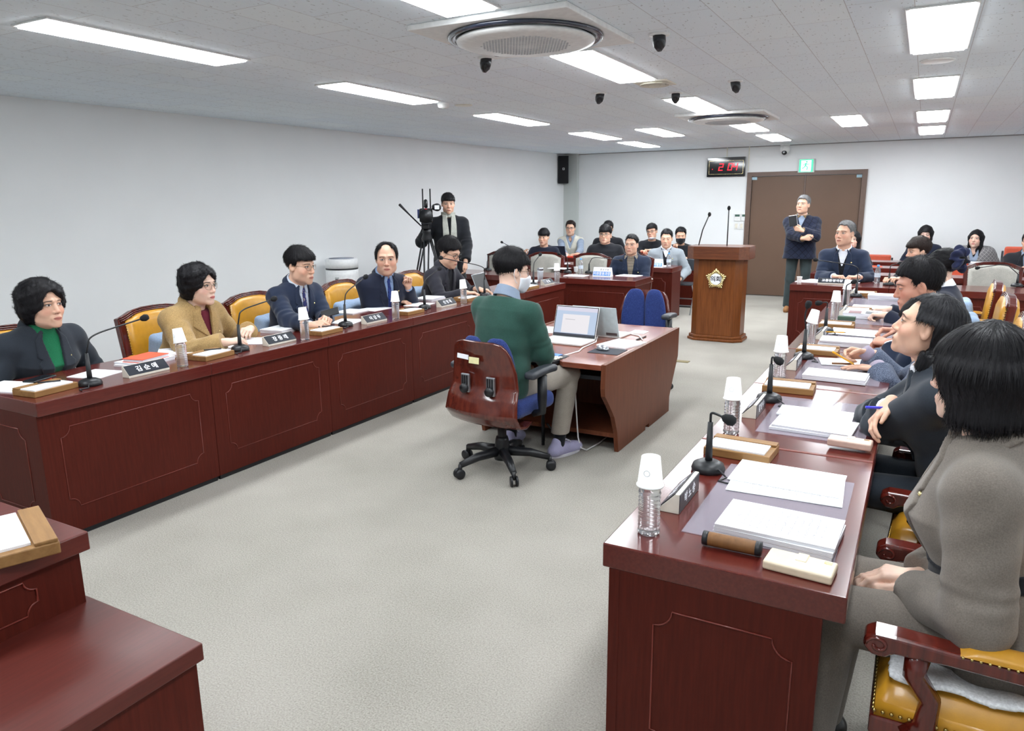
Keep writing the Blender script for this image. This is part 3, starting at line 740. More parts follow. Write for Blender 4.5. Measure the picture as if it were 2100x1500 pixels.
    def glasses(s, m, lens=None, rx=0.0225, rz=0.0185, r=0.0014, y=0.101, z=0.004, dx=0.033, square=1.0):
        b = MB()
        for sg in (1, -1):
            ring = []
            for i in range(24):
                t = 2*PI*i/24; c, n_ = math.cos(t), math.sin(t); c = math.copysign(abs(c)**square, c); n_ = math.copysign(abs(n_)**square, n_)
                xx = dx+rx*c; ring.append(s.hpt(sg*xx, y-0.010*max(0, (xx-0.02)/0.03)**2, z+rz*n_))
            b.tube(ring, r*s.hs, 6, closed=True)
            b.tube([s.hpt(sg*(dx+rx), y-0.014, z+0.004), s.hpt(sg*0.072, y-0.045, z+0.006), s.hpt(sg*0.079, 0.0, z+0.006), s.hpt(sg*0.078, -0.018, z-0.006)], r*0.9*s.hs, 6)
        b.tube([s.hpt(-(dx-rx), y, z+0.003), s.hpt(0, y+0.004, z+0.006), s.hpt(dx-rx, y, z+0.003)], r*s.hs, 6)
        return b.obj('glasses', m, s.root, True)
    def mask(s, m, lo=-0.125, hi=-0.012, loops=True):
        hs = s.hs
        def f(P):
            q = ((P-s.Hc.astype(F32))@s.HR)/F32(hs); d = head_f(q, s.fem, s.wide, s.fat)
            nose = smin(d, ell(q, (0, 0.082, -0.05), (0.040, 0.040, 0.05)), 0.03)
            e = np.maximum(nose-0.006, -nose-0.006); a = np.abs(q[:, 0])
            e = np.maximum(e, np.maximum(0.008-q[:, 1]+a*.2, np.maximum(q[:, 2]-(hi-a*0.25), (lo+a*0.35)-q[:, 2])))
            return e*hs
        o = s.mesh('face_mask', f, s.Hc-0.17*hs, s.Hc+0.17*hs, min(s.h, 0.005), m)
        if loops:
            for sg in (1, -1):
                b = MB()
                b.tube([s.hpt(sg*0.064, 0.03, -0.035), s.hpt(sg*0.079, 0.0, 0.015), s.hpt(sg*0.080, -0.028, 0.018), s.hpt(sg*0.086, -0.034, -0.015), s.hpt(sg*0.074, -0.01, -0.055), s.hpt(sg*0.058, 0.03, -0.080)], 0.0016, 6)
                b.obj('ear_loop', m, o if o else s.root, True)
TORSO_M = ([-0.05, 0.0, 0.18, 0.40, 0.66, 0.84, 0.93, 1.0], [0.165, 0.172, 0.168, 0.160, 0.176, 0.165, 0.110, 0.062], [0.115, 0.120, 0.120, 0.115, 0.120, 0.098, 0.075, 0.058], [0.0, 0, 0.01, 0.012, 0.012, 0.0, -0.004, 0.0])
TORSO_F = ([-0.05, 0.0, 0.18, 0.42, 0.66, 0.84, 0.93, 1.0], [0.170, 0.178, 0.165, 0.142, 0.155, 0.145, 0.095, 0.055], [0.120, 0.120, 0.112, 0.100, 0.125, 0.090, 0.068, 0.052], [0.0, 0, 0.008, 0.012, 0.030, 0.006, 0.0, 0.0])
# ------------------------------------------------------------------ materials of the place
skin_mat('skin_mid', (220, 177, 152)); skin_mat('skin_tan', (216, 172, 148)); skin_mat('skin_tan_down', (206, 150, 128), open_=0.4); skin_mat('skin_light', (232, 196, 176), lip=(188, 84, 88))
skin_mat('skin_down', (220, 176, 150), open_=0.45); skin_mat('skin_light_down', (238, 204, 188), lip=(192, 96, 98), open_=0.4)
hair_mat('hair_black', (17, 16, 19)); hair_mat('hair_brown', (34, 25, 22)); hair_mat('hair_dark', (24, 24, 27)); hair_mat('hair_grey', (84, 84, 86), (158, 158, 158))
MAHOG = wood('mahogany', (70, 24, 17), (84, 31, 22), rough=0.4, coat=0.0, stretch=(40, 40, 2.5), spec=0.16); MAHOG_TOP = wood('mahogany_top', (84, 31, 25), (98, 40, 32), rough=0.3, coat=0.2, stretch=(40, 3, 40))
MAHOG_X = wood('mahogany_crosswise', (84, 30, 25), (98, 39, 32), rough=0.2, coat=0.3, stretch=(3, 40, 40))
REDLINE = wood('mahogany_moulding', (104, 36, 26), (120, 46, 34), rough=0.35)
DARKRED = wood('chair_frame_wood', (72, 20, 14), (104, 34, 24), rough=0.2, coat=0.6)
TEAK = wood('lectern_wood', (98, 52, 20), (126, 72, 32), rough=0.35, coat=.1, spec=.3)
WALNUT = wood('desk_walnut', (92, 50, 33), (112, 64, 43), rough=0.4, coat=0, spec=.2); SHELL = wood('plywood_shell', (78, 30, 24), (104, 46, 34), rough=0.18, coat=0.6, stretch=(6, 6, 2), scale=6)
OAKBOX = wood('memo_box_wood', (128, 92, 50), (158, 118, 70), rough=0.5, coat=0.0, stretch=(2, 16, 16)); BROWNBOX = wood('brown_board', (110, 72, 36), (132, 90, 48), rough=0.6, coat=0)
LEATHER = plain('ochre_leather', (200, 144, 40), rough=0.35, bump=(260, 0.15, 0.001), coat=0.15)
GREYCLOTH = cloth('light_grey_upholstery', (178, 176, 168), weave=180); BLUECUSH = cloth('pale_blue_cloth', (150, 172, 200), weave=200)
BLACK = plain('black_plastic', (24, 26, 30), rough=0.4); MATTE = plain('black_foam', (20, 21, 24), rough=0.9); DGREY = plain('dark_grey_plastic', (52, 56, 62), rough=0.45)
WHITE = plain('white_plastic', (232, 233, 232), rough=0.35); PAPER = plain('white_paper', (242, 244, 250), rough=0.8, var=0.02); SILVER = plain('silver_metal', (176, 180, 186), rough=0.3, metal=0.9)
CHROME = plain('chrome', (215, 218, 222), rough=0.12, metal=1.0); GOLD = plain('gold', (230, 212, 158), rough=0.22, metal=1.0); CREAM = plain('cream_plastic', (226, 222, 208), rough=0.4)
NAMEBLK = plain('name_plate_black', (40, 44, 52), rough=0.3); NAILS = plain('brass_nails', (196, 172, 110), rough=0.25, metal=1.0); NAILW = plain('white_nails', (228, 226, 218), rough=0.3)
CUP = plain('paper_cup', (246, 247, 246), rough=0.7, var=0.02); WATER = glass('clear_water_bottle', ior=1.25); WATER.node_tree.nodes['Principled BSDF'].inputs['Transmission Weight'].default_value = .84; CAPBLUE = plain('blue_cap', (96, 170, 230), rough=0.4)
ORANGE = plain('orange_cover', (236, 92, 60), rough=0.6); RED = plain('red_cover', (214, 64, 46), rough=0.5); YELLOW = plain('yellow_paint', (244, 176, 34), rough=0.4)
def printed():
    if 'printed_paper' in MATS: return MATS['printed_paper']
    k = NT('printed_paper'); tc = k.n('ShaderNodeTexCoord').outputs['Generated']; sp = k.n('ShaderNodeSeparateXYZ'); k.l(tc, sp.inputs[0]); X, Y, Z = sp.outputs
    row = k.math('GREATER_THAN', k.math('SINE', k.math('MULTIPLY', Y, 95.0)), 0.35)
    nz = k.n('ShaderNodeTexNoise'); nz.inputs['Scale'].default_value = 9.0; mp = k.n('ShaderNodeMapping'); mp.inputs['Scale'].default_value = (4.0, 15.0, 1.0); k.l(tc, mp.inputs[0]); k.l(mp.outputs[0], nz.inputs[0])
    ink = k.math('MULTIPLY', row, k.math('GREATER_THAN', nz.outputs[0], 0.53))
    inside = k.math('MULTIPLY', k.math('MULTIPLY', k.math('GREATER_THAN', X, 0.14), k.math('LESS_THAN', X, 0.86)), k.math('MULTIPLY', k.math('GREATER_THAN', Y, 0.12), k.math('LESS_THAN', Y, 0.88)))
    up = k.math('GREATER_THAN', Z, 0.9)
    k.l(k.mix(k.math('MULTIPLY', k.math('MULTIPLY', ink, inside), k.math('MULTIPLY', up, 0.85)), lin((243, 245, 250)), lin((120, 124, 136))), k.b.inputs['Base Color'])
    k.b.inputs['Roughness'].default_value = 0.75; MATS['printed_paper'] = k.m; return k.m
PRINT = printed()
def edges():
    k = NT('paper_edges'); tc = k.n('ShaderNodeTexCoord').outputs['Object']; sp = k.n('ShaderNodeSeparateXYZ'); k.l(tc, sp.inputs[0])
    f = k.math('SINE', k.math('MULTIPLY', sp.outputs[2], 1900.0)); k.l(k.ramp(k.math('MULTIPLY_ADD', f, 0.5, 0.5), [(0.0, lin((196, 198, 208))), (0.6, lin((242, 243, 248)))]), k.b.inputs['Base Color'])
    k.b.inputs['Roughness'].default_value = 0.8; MATS['paper_edges'] = k.m; return k.m
EDGES = edges()
def carpet():
    k = NT('beige_loop_carpet'); n1 = k.noise(150, detail=3, rough=0.7); n2 = k.noise(1.2, detail=3)
    v = k.n('ShaderNodeTexVoronoi', feature='F1'); v.inputs['Scale'].default_value = 120; k.l(k.n('ShaderNodeTexCoord').outputs['Object'], v.inputs[0])
    f = k.math('ADD', k.math('MULTIPLY', n1, 0.7), k.math('MULTIPLY', n2, 0.3))
    k.l(k.ramp(f, [(0.30, lin((120, 116, 108))), (0.5, lin((159, 155, 147))), (0.70, lin((180, 176, 168)))]), k.b.inputs['Base Color'])
    k.b.inputs['Roughness'].default_value = 0.95; k.b.inputs['Specular IOR Level'].default_value = 0.1
    k.bump(k.math('ADD', n1, k.math('MULTIPLY', v.outputs['Distance'], 0.8)), 0.5, 0.004); return k.m
def tiles():
    k = NT('fissured_ceiling_tile'); tc = k.n('ShaderNodeTexCoord').outputs['Object']; sp = k.n('ShaderNodeSeparateXYZ'); k.l(tc, sp.inputs[0])
    cb = k.n('ShaderNodeCombineXYZ'); k.l(k.math('ADD', sp.outputs[1], -0.05), cb.inputs[0]); k.l(k.math('ADD', sp.outputs[0], 0.14), cb.inputs[1])
    br = k.n('ShaderNodeTexBrick'); k.l(cb.outputs[0], br.inputs[0]); br.inputs['Scale'].default_value = 1.0; br.inputs['Brick Width'].default_value = 0.6; br.inputs['Row Height'].default_value = 0.3
    br.inputs['Mortar Size'].default_value = 0.0022; br.inputs['Mortar Smooth'].default_value = 0.3
    br.inputs['Color1'].default_value = (*lin((240, 249, 255)), 1); br.inputs['Color2'].default_value = (*lin((235, 245, 254)), 1); br.inputs['Mortar'].default_value = (*lin((200, 202, 208)), 1)
    nz = k.n('ShaderNodeTexNoise'); nz.inputs['Scale'].default_value = 55; nz.inputs['Detail'].default_value = 2; mp = k.n('ShaderNodeMapping'); mp.inputs['Scale'].default_value = (1, 0.45, 1); mp.inputs['Rotation'].default_value = (0, 0, 0.7); k.l(tc, mp.inputs[0]); k.l(mp.outputs[0], nz.inputs[0])
    f = k.math('GREATER_THAN', nz.outputs[0], 0.665)
    k.l(k.mix(k.math('MULTIPLY', f, 0.42), br.outputs[0], lin((120, 120, 124))), k.b.inputs['Base Color']); k.b.inputs['Roughness'].default_value = 0.9
    k.b.inputs['Specular IOR Level'].default_value = 0.15; return k.m
def wallpaint(name, rgb):
    k = NT(name); n = k.noise(2.0, detail=3); c = lin(rgb); k.l(k.ramp(n, [(0.3, tuple(v*0.97 for v in c)), (0.7, c)]), k.b.inputs['Base Color'])
    k.b.inputs['Roughness'].default_value = 0.7; k.b.inputs['Specular IOR Level'].default_value = 0.25; k.bump(k.noise(90, detail=2), 0.05, 0.002); return k.m
WALLM = wallpaint('white_wall_paint', (236, 238, 239)); COLM = wallpaint('pale_green_grey_paint', (198, 203, 200))
# ------------------------------------------------------------------ the room
def struct(name, mb, m, bevel=0.0): return tag(mb.obj(name, m, None, bevel=bevel), kind='structure')
XL = lambda y: -6.31-(13.65-y)*0.0659
YB, ZC, XR, YF = 13.65, 2.6, 3.4, -2.6
struct('floor', MB().box(-7.6, XR+.2, YF-.2, YB+.2, -0.1, 0), carpet())
struct('ceiling', MB().box(-7.6, XR+.2, YF-.2, YB+.2, ZC, ZC+0.1), tiles())
struct('wall_left', MB().prism([(XL(YF)-0.15, YF), (XL(YF), YF), (XL(YB), YB), (XL(YB)-0.15, YB)], 0, ZC), WALLM)
DX0, DX1, DZ = -2.76, -0.90, 2.13
wb = MB(); wb.box(-7.0, DX0, YB, YB+.15, 0, ZC); wb.box(DX1, XR+.2, YB, YB+.15, 0, ZC); wb.box(DX0, DX1, YB, YB+.15, DZ, ZC)
struct('wall_back', wb, WALLM)
struct('wall_right', MB().box(XR, XR+.15, YF, YB, 0, ZC), WALLM)
struct('wall_front', MB().box(-7.6, XR, YF-.15, YF, 0, ZC), WALLM)
struct('trim_1', MB().box(-6.40, -6.03, YB-0.10, YB, 0, ZC), COLM)                     # the pier in the corner
bb = MB(); bb.box(-6.03, DX0-0.06, YB-0.014, YB, 0, 0.13); bb.box(DX1+0.06, XR, YB-0.014, YB, 0, 0.13)
struct('baseboard_back', bb, plain('dark_baseboard', (46, 50, 60), rough=0.5))
struct('trim_2', MB().box(-2.79, -2.775, YB-0.02, YB, DZ+.05, ZC), CREAM)
struct('trim_3', MB().box(-3.172, -3.158, YB-0.015, YB, 2.44, ZC), CREAM)
ct = MB(); ct.box(-6.03, XR, YB-.012, YB, ZC-.014, ZC)
struct('trim_4', ct, plain('grey_cornice', (150, 150, 150), rough=.6))
DOORM = plain('brown_door_paint', (106, 84, 70), rough=0.4, spec=.3, var=0.04, scale=2)
DFR = plain('brown_door_frame', (104, 84, 74), rough=0.35)
fr = MB(); fr.box(DX0-.03, DX0+0.05, YB-0.03, YB+.12, 0, DZ+.03); fr.box(DX1-0.05, DX1+.03, YB-0.03, YB+.12, 0, DZ+.03); fr.box(DX0+.05, DX1-.05, YB-0.03, YB+.12, DZ-0.04, DZ+.03)
dr = tag(fr.obj('door_1', DFR), kind='structure')
mid = (DX0+DX1)/2
for a, b in ((DX0+.055, mid-.012), (mid+.012, DX1-.055)):
    lf = MB().box(a, b, YB+0.01, YB+.055, 0.012, DZ-.045).obj('door_leaf', DOORM, dr, bevel=0.003)
MB().box(mid-.010, mid+.010, YB+.004, YB+.03, .012, DZ-.045).obj('astragal', DFR, dr)
for x in (DX0+.09, DX1-.09): MB().box(x-.045, x+.045, YB-.002, YB+.011, DZ-.10, DZ-.055).obj('pivot_plate', plain('pivot_metal', (150, 176, 188), rough=.3, metal=.5), dr)
# ------------------------------------------------------------------ ceiling fixtures
PANEL = NT('lit_diffuser'); PANEL.b.inputs['Base Color'].default_value = (1, 1, 1, 1); PANEL.b.inputs['Emission Color'].default_value = (0.92, 0.965, 1.0, 1); PANEL.b.inputs['Emission Strength'].default_value = LAMP
PANEL = PANEL.m
def ceiling_light():
    t = empty('ceiling_light', (0, 0, ZC))
    fm = MB(); w, l = 0.165, 0.655
    fm.box(-w, w, -l, -l+.022, -0.010, 0); fm.box(-w, w, l-.022, l, -0.010, 0); fm.box(-w, -w+.022, -l+.022, l-.022, -0.010, 0); fm.box(w-.022, w, -l+.022, l-.022, -0.010, 0)
    fm.obj('frame', WHITE, t, bevel=0.003)
    MB().box(-w+.022, w-.022, -l+.022, l-.022, -0.018, -0.002).obj('diffuser', PANEL, t, bevel=.003)
    return t
LIGHTS = []
rows = {-4.2: [(-2.6, 'a'), (.55, 'a'), (3.0, 'a'), (5.3, 'a'), (7.65, 'a'), (10.1, 'a'), (11.95, 'a')], -2.08: [(.25, 'b'), (2.72, 'b'), (5.18, 'b'), (7.6, 'b'), (10.05, 'b'), (11.92, 'b')],
        -0.02: [(.25, 'c'), (2.67, 'c'), (5.11, 'c'), (7.58, 'c'), (10.07, 'c'), (11.98, 'c')], 2.05: [(2.67, 'd'), (5.11, 'd'), (7.58, 'd'), (10.07, 'd')]}  # rightmost row is unseen, added in the grid's pitch to spread the light
ORD = ['nearest', 'second nearest', 'third', 'fourth', 'farthest but one', 'farthest']
L0 = ceiling_light(); first = True
for X, ys in rows.items():
    vis = [y for y, _ in ys if y > (2.3 if X > -4 else 2.5)]
    for y, c in ys:
        if y < 0: continue
        o = L0 if first else copy_tree(L0); first = False
        o.location = (X+(0.06 if (c == 'a' and y < 4) else 0), y, ZC)
        nm = {'a': 'left row along the white wall', 'b': 'middle row beside the round air conditioners', 'c': 'right row running toward the door', 'd': 'unseen row added beyond the right edge'}[c]
        lab = f'lit ceiling panel in the {nm}, {["nearest", "second", "third", "fourth", "fifth", "sixth"][vis.index(y)]} from the camera' if y in vis else f'lit ceiling panel of the {nm}, above the camera'
        tag(o, lab, 'ceiling light', 'long lit panels in the ceiling')
for X, y, lab in ((-3.26, 10.12, 'lone lit ceiling panel between the left and middle rows, far end'), (-0.885, 10.03, 'lone lit ceiling panel between the middle and right rows, far end')):
    o = copy_tree(L0); o.location = (X, y, ZC); tag(o, lab, 'ceiling light', 'long lit panels in the ceiling')
def cassette(c, lab):
    t = empty('air_conditioner', (c[0], c[1], ZC), 0, lab, 'air conditioner', 'round ceiling air conditioners')
    s = 0.475; MB().box(-s, s, -s, s, -0.03, 0).obj('panel', WHITE, t, bevel=0.006)
    pr = [(0.435, -0.03), (0.44, -0.038), (0.43, -0.050), (0.40, -0.046), (0.37, -0.034)]
    MB().lathe(pr, 64).obj('outlet_ring', plain('dark_navy_gloss', (40, 46, 62), rough=0.15, coat=.5), t, True)
    d = MB(); d.lathe([(0.36, -0.032), (0.392, -0.052), (0.388, -0.062), (0.34, -0.072), (0.001, -0.080)][::-1], 64)
    d.obj('disc_cover', WHITE, t, True)
    g = MB()
    for i in range(-13, 14):
        for j in range(-13, 14):
            x, y = i*0.019+(j % 2)*.0095, j*0.017
            if x*x+y*y < 0.062: g.box(x-.0062, x+.0062, y-.0024, y+.0024, -0.0805+(x*x+y*y)*.07, -0.0725)
    g.obj('perforations', plain('grille_shadow', (200, 203, 208), rough=.6), t)
    MB().lathe([(0.018, -0.056), (0.018, -0.03)], 16, T(-0.33, 0.25, 0)).obj('sensor', BLACK, t)
cassette((-2.065, 3.91), 'near round white ceiling air conditioner with dark ring in square panel')
cassette((-2.03, 8.70), 'far round white ceiling air conditioner with dark ring, small in view')
def spot(c, rz, lab, first=[None]):
    if first[0] is None:
        t = empty('ceiling_camera', (0, 0, ZC)); MB().lathe([(0.060, 0), (0.058, -0.008), (0.03, -0.010)], 28).obj('flange', WHITE, t, True)
        M = T(0, 0, -0.012) @ Matrix.Rotation(0.5, 4, 'X'); MB().lathe([(0.036, 0.02), (0.038, -0.03), (0.034, -0.055), (0.014, -0.082), (0.001, -0.086)], 24, M).obj('hood', plain('black_gloss', (22, 24, 30), rough=.25), t, True)
        first[0] = t
    else: t = copy_tree(first[0])
    t.location = (c[0], c[1], ZC); t.rotation_euler = (0, 0, rz); tag(t, lab, 'ceiling spotlight', 'black adjustable ceiling heads')
for px, py, rz, lab in ((997, 118, .9, 'black ceiling spot head left of the near round air conditioner'), (1352, 70, 0.2, 'black ceiling spot head right of the near round air conditioner'),
                        (1231, 191, .8, 'black ceiling spot head below the second middle light panel, left'), (1386, 190, 0.3, 'black ceiling spot head touching the third middle light panel'), (1508, 166, -.2, 'black ceiling spot head above the far round air conditioner')):
    spot(at(px, py, ZC), rz, lab)
t = empty('air_vent', (-2.01, 6.04, ZC), 0, 'white round air diffuser in a square plate beside the middle light panels', 'air vent')
MB().box(-.14, .14, -.14, .14, -.008, 0).obj('plate', CREAM, t, bevel=.002)
for r in (0.05, 0.085, 0.118): MB().lathe([(r-.012, -.008), (r, -.022), (r+.004, -.020), (r-.004, -.008)], 32).obj('ring_louvre', CREAM, t, True)
t = tag(MB().lathe([(0.001, -.010), (0.10, -.010), (0.112, 0)], 36, T(-.02, 6.16, ZC)).obj('ceiling_speaker', WHITE, None, True), 'flat round white ceiling speaker between the right light panels', 'ceiling speaker')
t = empty('smoke_detector', (-4.11, 6.1, ZC), 0, 'small white dome smoke detector on the ceiling near the left wall', 'smoke detector')
MB().lathe([(0.02, -.05), (0.05, -.042), (0.058, -.015), (0.06, 0)], 24).obj('dome', WHITE, t, True); MB().lathe([(0.001, -.056), (0.014, -.054), (0.018, -.045)], 16).obj('sensor', plain('led_pale', (206, 220, 216)), t, True)
tag(MB().lathe([(0.001, -.005), (0.085, -.005), (0.09, 0)], 28, T(-4.03, 6.33, ZC)).obj('ceiling_access_plate', CREAM, None, True), 'flat round cover plate beside the smoke detector', 'cover plate')
t = empty('surveillance_camera', (-2.16, YB-.2, ZC), 0, 'white dome camera hanging from the ceiling above the door', 'camera')
MB().lathe([(0.075, 0), (0.08, -.015), (0.07, -.03)], 24).obj('mount', WHITE, t, True); MB().lathe([(0.07, -.03), (0.078, -.10), (0.06, -.15), (0.03, -.165)], 24).obj('housing', WHITE, t, True)
MB().ball((0, -.035, -.135), .045, 20, 14).obj('ball', BLACK, t, True); MB().lathe([(0.018, 0), (0.02, .012)], 16, frame((0, -.082, -.138), (1, 0, 0), (0, 0, 1), (0, -1, 0))).obj('lens', CHROME, t, True)
# ------------------------------------------------------------------ things on the back wall
t = empty('wall_clock', (-3.165, YB, 2.265), 0, 'black digital wall clock showing 2 04 in red', 'clock')
MB().box(-.335, .335, -.05, 0, -.165, .165).obj('case', plain('black_clock_glass', (16, 16, 20), rough=.06, coat=.5), t, bevel=.004)
g = MB()
for a in ((-.30, .30, -.125, -.122), (-.30, .30, .105, .108)): g.box(a[0], a[1], -.0515, -.0495, a[2], a[3])
for x in (-.30, .297): g.box(x, x+.003, -.0515, -.0495, -.125, .108)
g.obj('gold_border', GOLD, t)
LED = plain('red_led', (255, 30, 50), rough=.4, emit=2.2, var=0)
def seg7(ch, x, z, w, h, par):
    S = {'2': 'abged', '0': 'abcdef', '4': 'fgbc'}[ch]; b = MB(); e = .006; sk = 0.08
    pos = {'a': (0, w, h, h), 'g': (0, w, h/2, h/2), 'd': (0, w, 0, 0), 'f': (0, 0, h/2, h), 'b': (w, w, h/2, h), 'e': (0, 0, 0, h/2), 'c': (w, w, 0, h/2)}
    for k in S:
        x0, x1, z0, z1 = pos[k]
        b.box(x+x0-e, x+x1+e, -.0535, -.0515, z+z0-e, z+z1+e)
    for i, v in enumerate(b.v): b.v[i] = (v[0]+(v[2]-z)*sk*2, v[1], v[2])
    b.obj('digit', LED, par)
for ch, x in (('2', -.125), ('0', .035), ('4', .125)): seg7(ch, x, -.055, .062, .108, t)
MB().ball((-.238, -.052, -.035), .007, 8, 6).obj('indicator_dot', LED, t)
t = empty('exit_sign', (-1.83, YB, 2.20), 0, 'green and white lit running man exit sign above the door', 'sign')
MB().box(-.125, .14, -.05, 0, -.07, .155).obj('housing', plain('sign_grey', (198, 204, 204), rough=.4), t, bevel=.004)
EXG = plain('exit_green', (60, 205, 150), rough=.4, emit=1.1, var=0.02); EXW = plain('exit_white', (240, 255, 250), rough=.4, emit=1.1, var=0.0)
MB().box(-.105, .115, -.053, -.049, -.06, .145).obj('green_face', EXG, t)
wd = MB(); wd.box(-.075, .085, -.0555, -.0530, -.05, .13); wd.obj('white_doorway', EXW, t)
mn = MB(); P_ = lambda x, z: (x, -.058, z)
mn.ball((.012, -.058, .105), (.014, .004, .014), 12, 8); mn.tube([P_(.005, .085), P_(-.006, .045)], .012, 8); mn.tube([P_(-.006, .045), P_(.028, .02), P_(.02, -.03)], .008, 6); mn.tube([P_(-.006, .045), P_(-.03, .01), P_(-.058, -.002)], .008, 6)
mn.tube([P_(.004, .08), P_(.038, .062), P_(.055, .075)], .006, 6); mn.tube([P_(.004, .08), P_(-.028, .07), P_(-.038, .042)], .006, 6); mn.obj('running_figure', EXG, t, True)
for i, (x, lab) in enumerate(((-2.925, 'white wall thermostat with green screen, left of the pair'), (-2.80, 'white wall thermostat with green screen, next to the door frame'))):
    t = empty('thermostat', (x, YB, 1.385), 0, lab, 'thermostat', 'thermostats beside the door'); MB().box(-.056, .056, -.022, 0, -.065, .065).obj('case', WHITE, t, bevel=.004)
    MB().box(-.042, .042, -.0235, -.0215, .012, .050).obj('screen', plain('lcd_green', (60, 92, 80), rough=.3), t)
for i, (x, lab) in enumerate(((-2.935, 'white light switch under the left thermostat'), (-2.845, 'white light switch under the right thermostat'))):
    t = empty('light_switch', (x, YB, 1.235), 0, lab, 'switch', 'light switches beside the door'); MB().box(-.040, .040, -.012, 0, -.062, .062).obj('plate', WHITE, t, bevel=.003); MB().box(-.022, .022, -.018, -.011, -.04, .04).obj('rocker', CREAM, t, bevel=.003)
t = empty('wall_speaker', (-6.27, YB-.24, 2.30), 0.55, 'black loudspeaker mounted high in the left corner', 'speaker')
MB().box(-.10, .10, -.10, .10, -.26, .26).obj('cabinet', plain('black_cabinet', (26, 28, 34), rough=.6), t, bevel=.008); MB().box(-.09, .09, -.108, -.10, -.25, .25).obj('grille', MATTE, t, bevel=.003)
MB().box(-.02, .02, -.112, -.107, -.005, .035).obj('badge', WHITE, t, bevel=.004); MB().box(-.012, .012, -.114, -.110, .003, .027).obj('badge_centre', MATTE, t); MB().box(-.03, .03, .095, .18, -.05, .05).obj('bracket', BLACK, t)
tag(MB().box(-.075, .075, -.045, .045, 0, .006, T(-2.1, 7.5, 0)).obj('floor_outlet', plain('brass_plate', (120, 108, 70), rough=.5, metal=.3), None, bevel=.002), 'small brass floor outlet cover on the carpet before the lectern', 'floor outlet')

# ------------------------------------------------------------------ desks
def moulding(x0, x1, z0, z1, M, r=0.0024, c=0.05):
    """thin raised line with notched, scooped corners, in the local xz plane"""
    pts = []
    for cx, cz, a0 in ((x0, z0, 90), (x1, z0, 180), (x1, z1, 270), (x0, z1, 360)):
        for i in range(7): a = math.radians(a0-i*15); pts.append((cx+c*math.cos(a), 0, cz+c*math.sin(a)))
    b = MB(); b.tube(pts, r, 5, M, closed=True); return b
def desk(name, loc, rz, w, d, h, lab, cat, group, top_t=0.07, ends=(True, True), endmould=False, lip=None, topm=None, over=.02):
    """local frame: x along the front, front at y = 0 facing -y, the sitter at +y"""
    t = empty(name, loc, rz, lab, cat, group)
    MB().box(0, w, 0, d, h-top_t, h).obj('top', topm or MAHOG_X, t, bevel=.004)
    fp = MB().box(0.001, w-.001, over, over+.03, 0.03, h-top_t).obj('front_panel', MAHOG, t)
    moulding(0.10, w-.10, 0.16, h-top_t-.085, T(0, over-.001, 0)).obj('moulding', REDLINE, fp, True)
    MB().box(0.01, w-.01, over+.012, over+.03, 0, 0.03).obj('plinth', BLACK, t)
    for i, x in ((0, 0.002), (1, w-.032)):
        if ends[i]:
            s = MB().box(x, x+.03, over+.03, d-.05, 0.0, h-top_t).obj('side_panel', MAHOG, t)
            if endmould:
                xx = x-.001 if i == 0 else x+.031
                moulding(0.08, d-.18, 0.16, h-top_t-.085, frame((xx, .07, 0), (0, 1, 0), (1, 0, 0), (0, 0, 1))).obj('moulding', REDLINE, s, True)
    if lip: MB().box(0, .028, .006, d-.004, h, h+.011).obj('end_trim', REDLINE, t, bevel=.003)
    return t
LS = ['the woman in a green turtleneck', 'the woman in a tan coat', 'the man in patterned tie', 'the balding man', 'the laptop man', 'the far empty seat']
RS = ['the woman in the taupe suit', 'the folded arms woman', 'the person in blue tweed', 'the man in profile', 'the scrunchie woman', 'its far end']
LY = [1.84+i*1.003 for i in range(7)]; RY = [1.735+i*1.03 for i in range(7)]
for i in range(6):
    desk('bench_desk', (-3.63, LY[i], 0), PI/2, 1.002, 0.63, 0.74, f'mahogany desk of the left bench in front of {LS[i]}', 'desk', 'left bench desks', ends=(i == 0, i == 5), endmould=(i == 0))
for i in range(6):
    desk('bench_desk', (-0.685, RY[i]+1.029, 0), -PI/2, 1.029, 0.615, 0.74, f'mahogany desk of the right bench in front of {RS[i]}', 'desk', 'right bench desks', ends=(i == 5, i == 0), endmould=(i == 0))
    if i: MB().box(1.008, 1.028, .004, .612, .735, .7412).obj('end_trim', REDLINE, bpy.context.scene.objects[[o.name for o in COL.objects if o.name.startswith('bench_desk')][-1]], bevel=.003)
# answering officials' desks at the back
for i, x in enumerate((-5.94, -4.94, -3.94)):
    desk('official_desk', (x, 8.34, 0), 0, 0.998, 0.62, 0.74, 'mahogany desk of the back left row ' + ['behind the empty far seat, at the wall', 'with the white cup and blue-capped bottle', 'before the man in plaid shirt'][i], 'desk', 'first back left row', ends=(i == 0, i == 2))
for i, x in enumerate((-6.07, -5.07, -4.07)):
    desk('official_desk', (x, 10.26, 0), 0, 0.998, 0.50, 0.74, 'mahogany desk of the second back left row ' + ['before the man in navy sweater', 'before the heavy man in black with glasses', 'before the man in grey jacket'][i], 'desk', 'second back left row', ends=(i == 0, i == 2))
for i, x in enumerate((-6.0, -5.0, -4.0)):
    desk('official_desk', (x, 11.55, 0), 0, 0.998, 0.42, 0.74, 'mahogany desk of the last back left row ' + ['before the man in a knit vest', 'in front of the man hidden behind others', 'before the man with lowered face mask'][i], 'desk', 'last back left row', ends=(i == 0, i == 2))
for i, x in enumerate((-1.25, -.25, .75)):
    desk('official_desk', (x, 8.73, 0), 0, 0.998, 0.62, 0.74, 'mahogany desk of the back right row ' + ['before the grey haired man in navy jacket', 'before the young man with brown hair', 'before the empty light grey chair'][i], 'desk', 'first back right row', ends=(i == 0, i == 2))
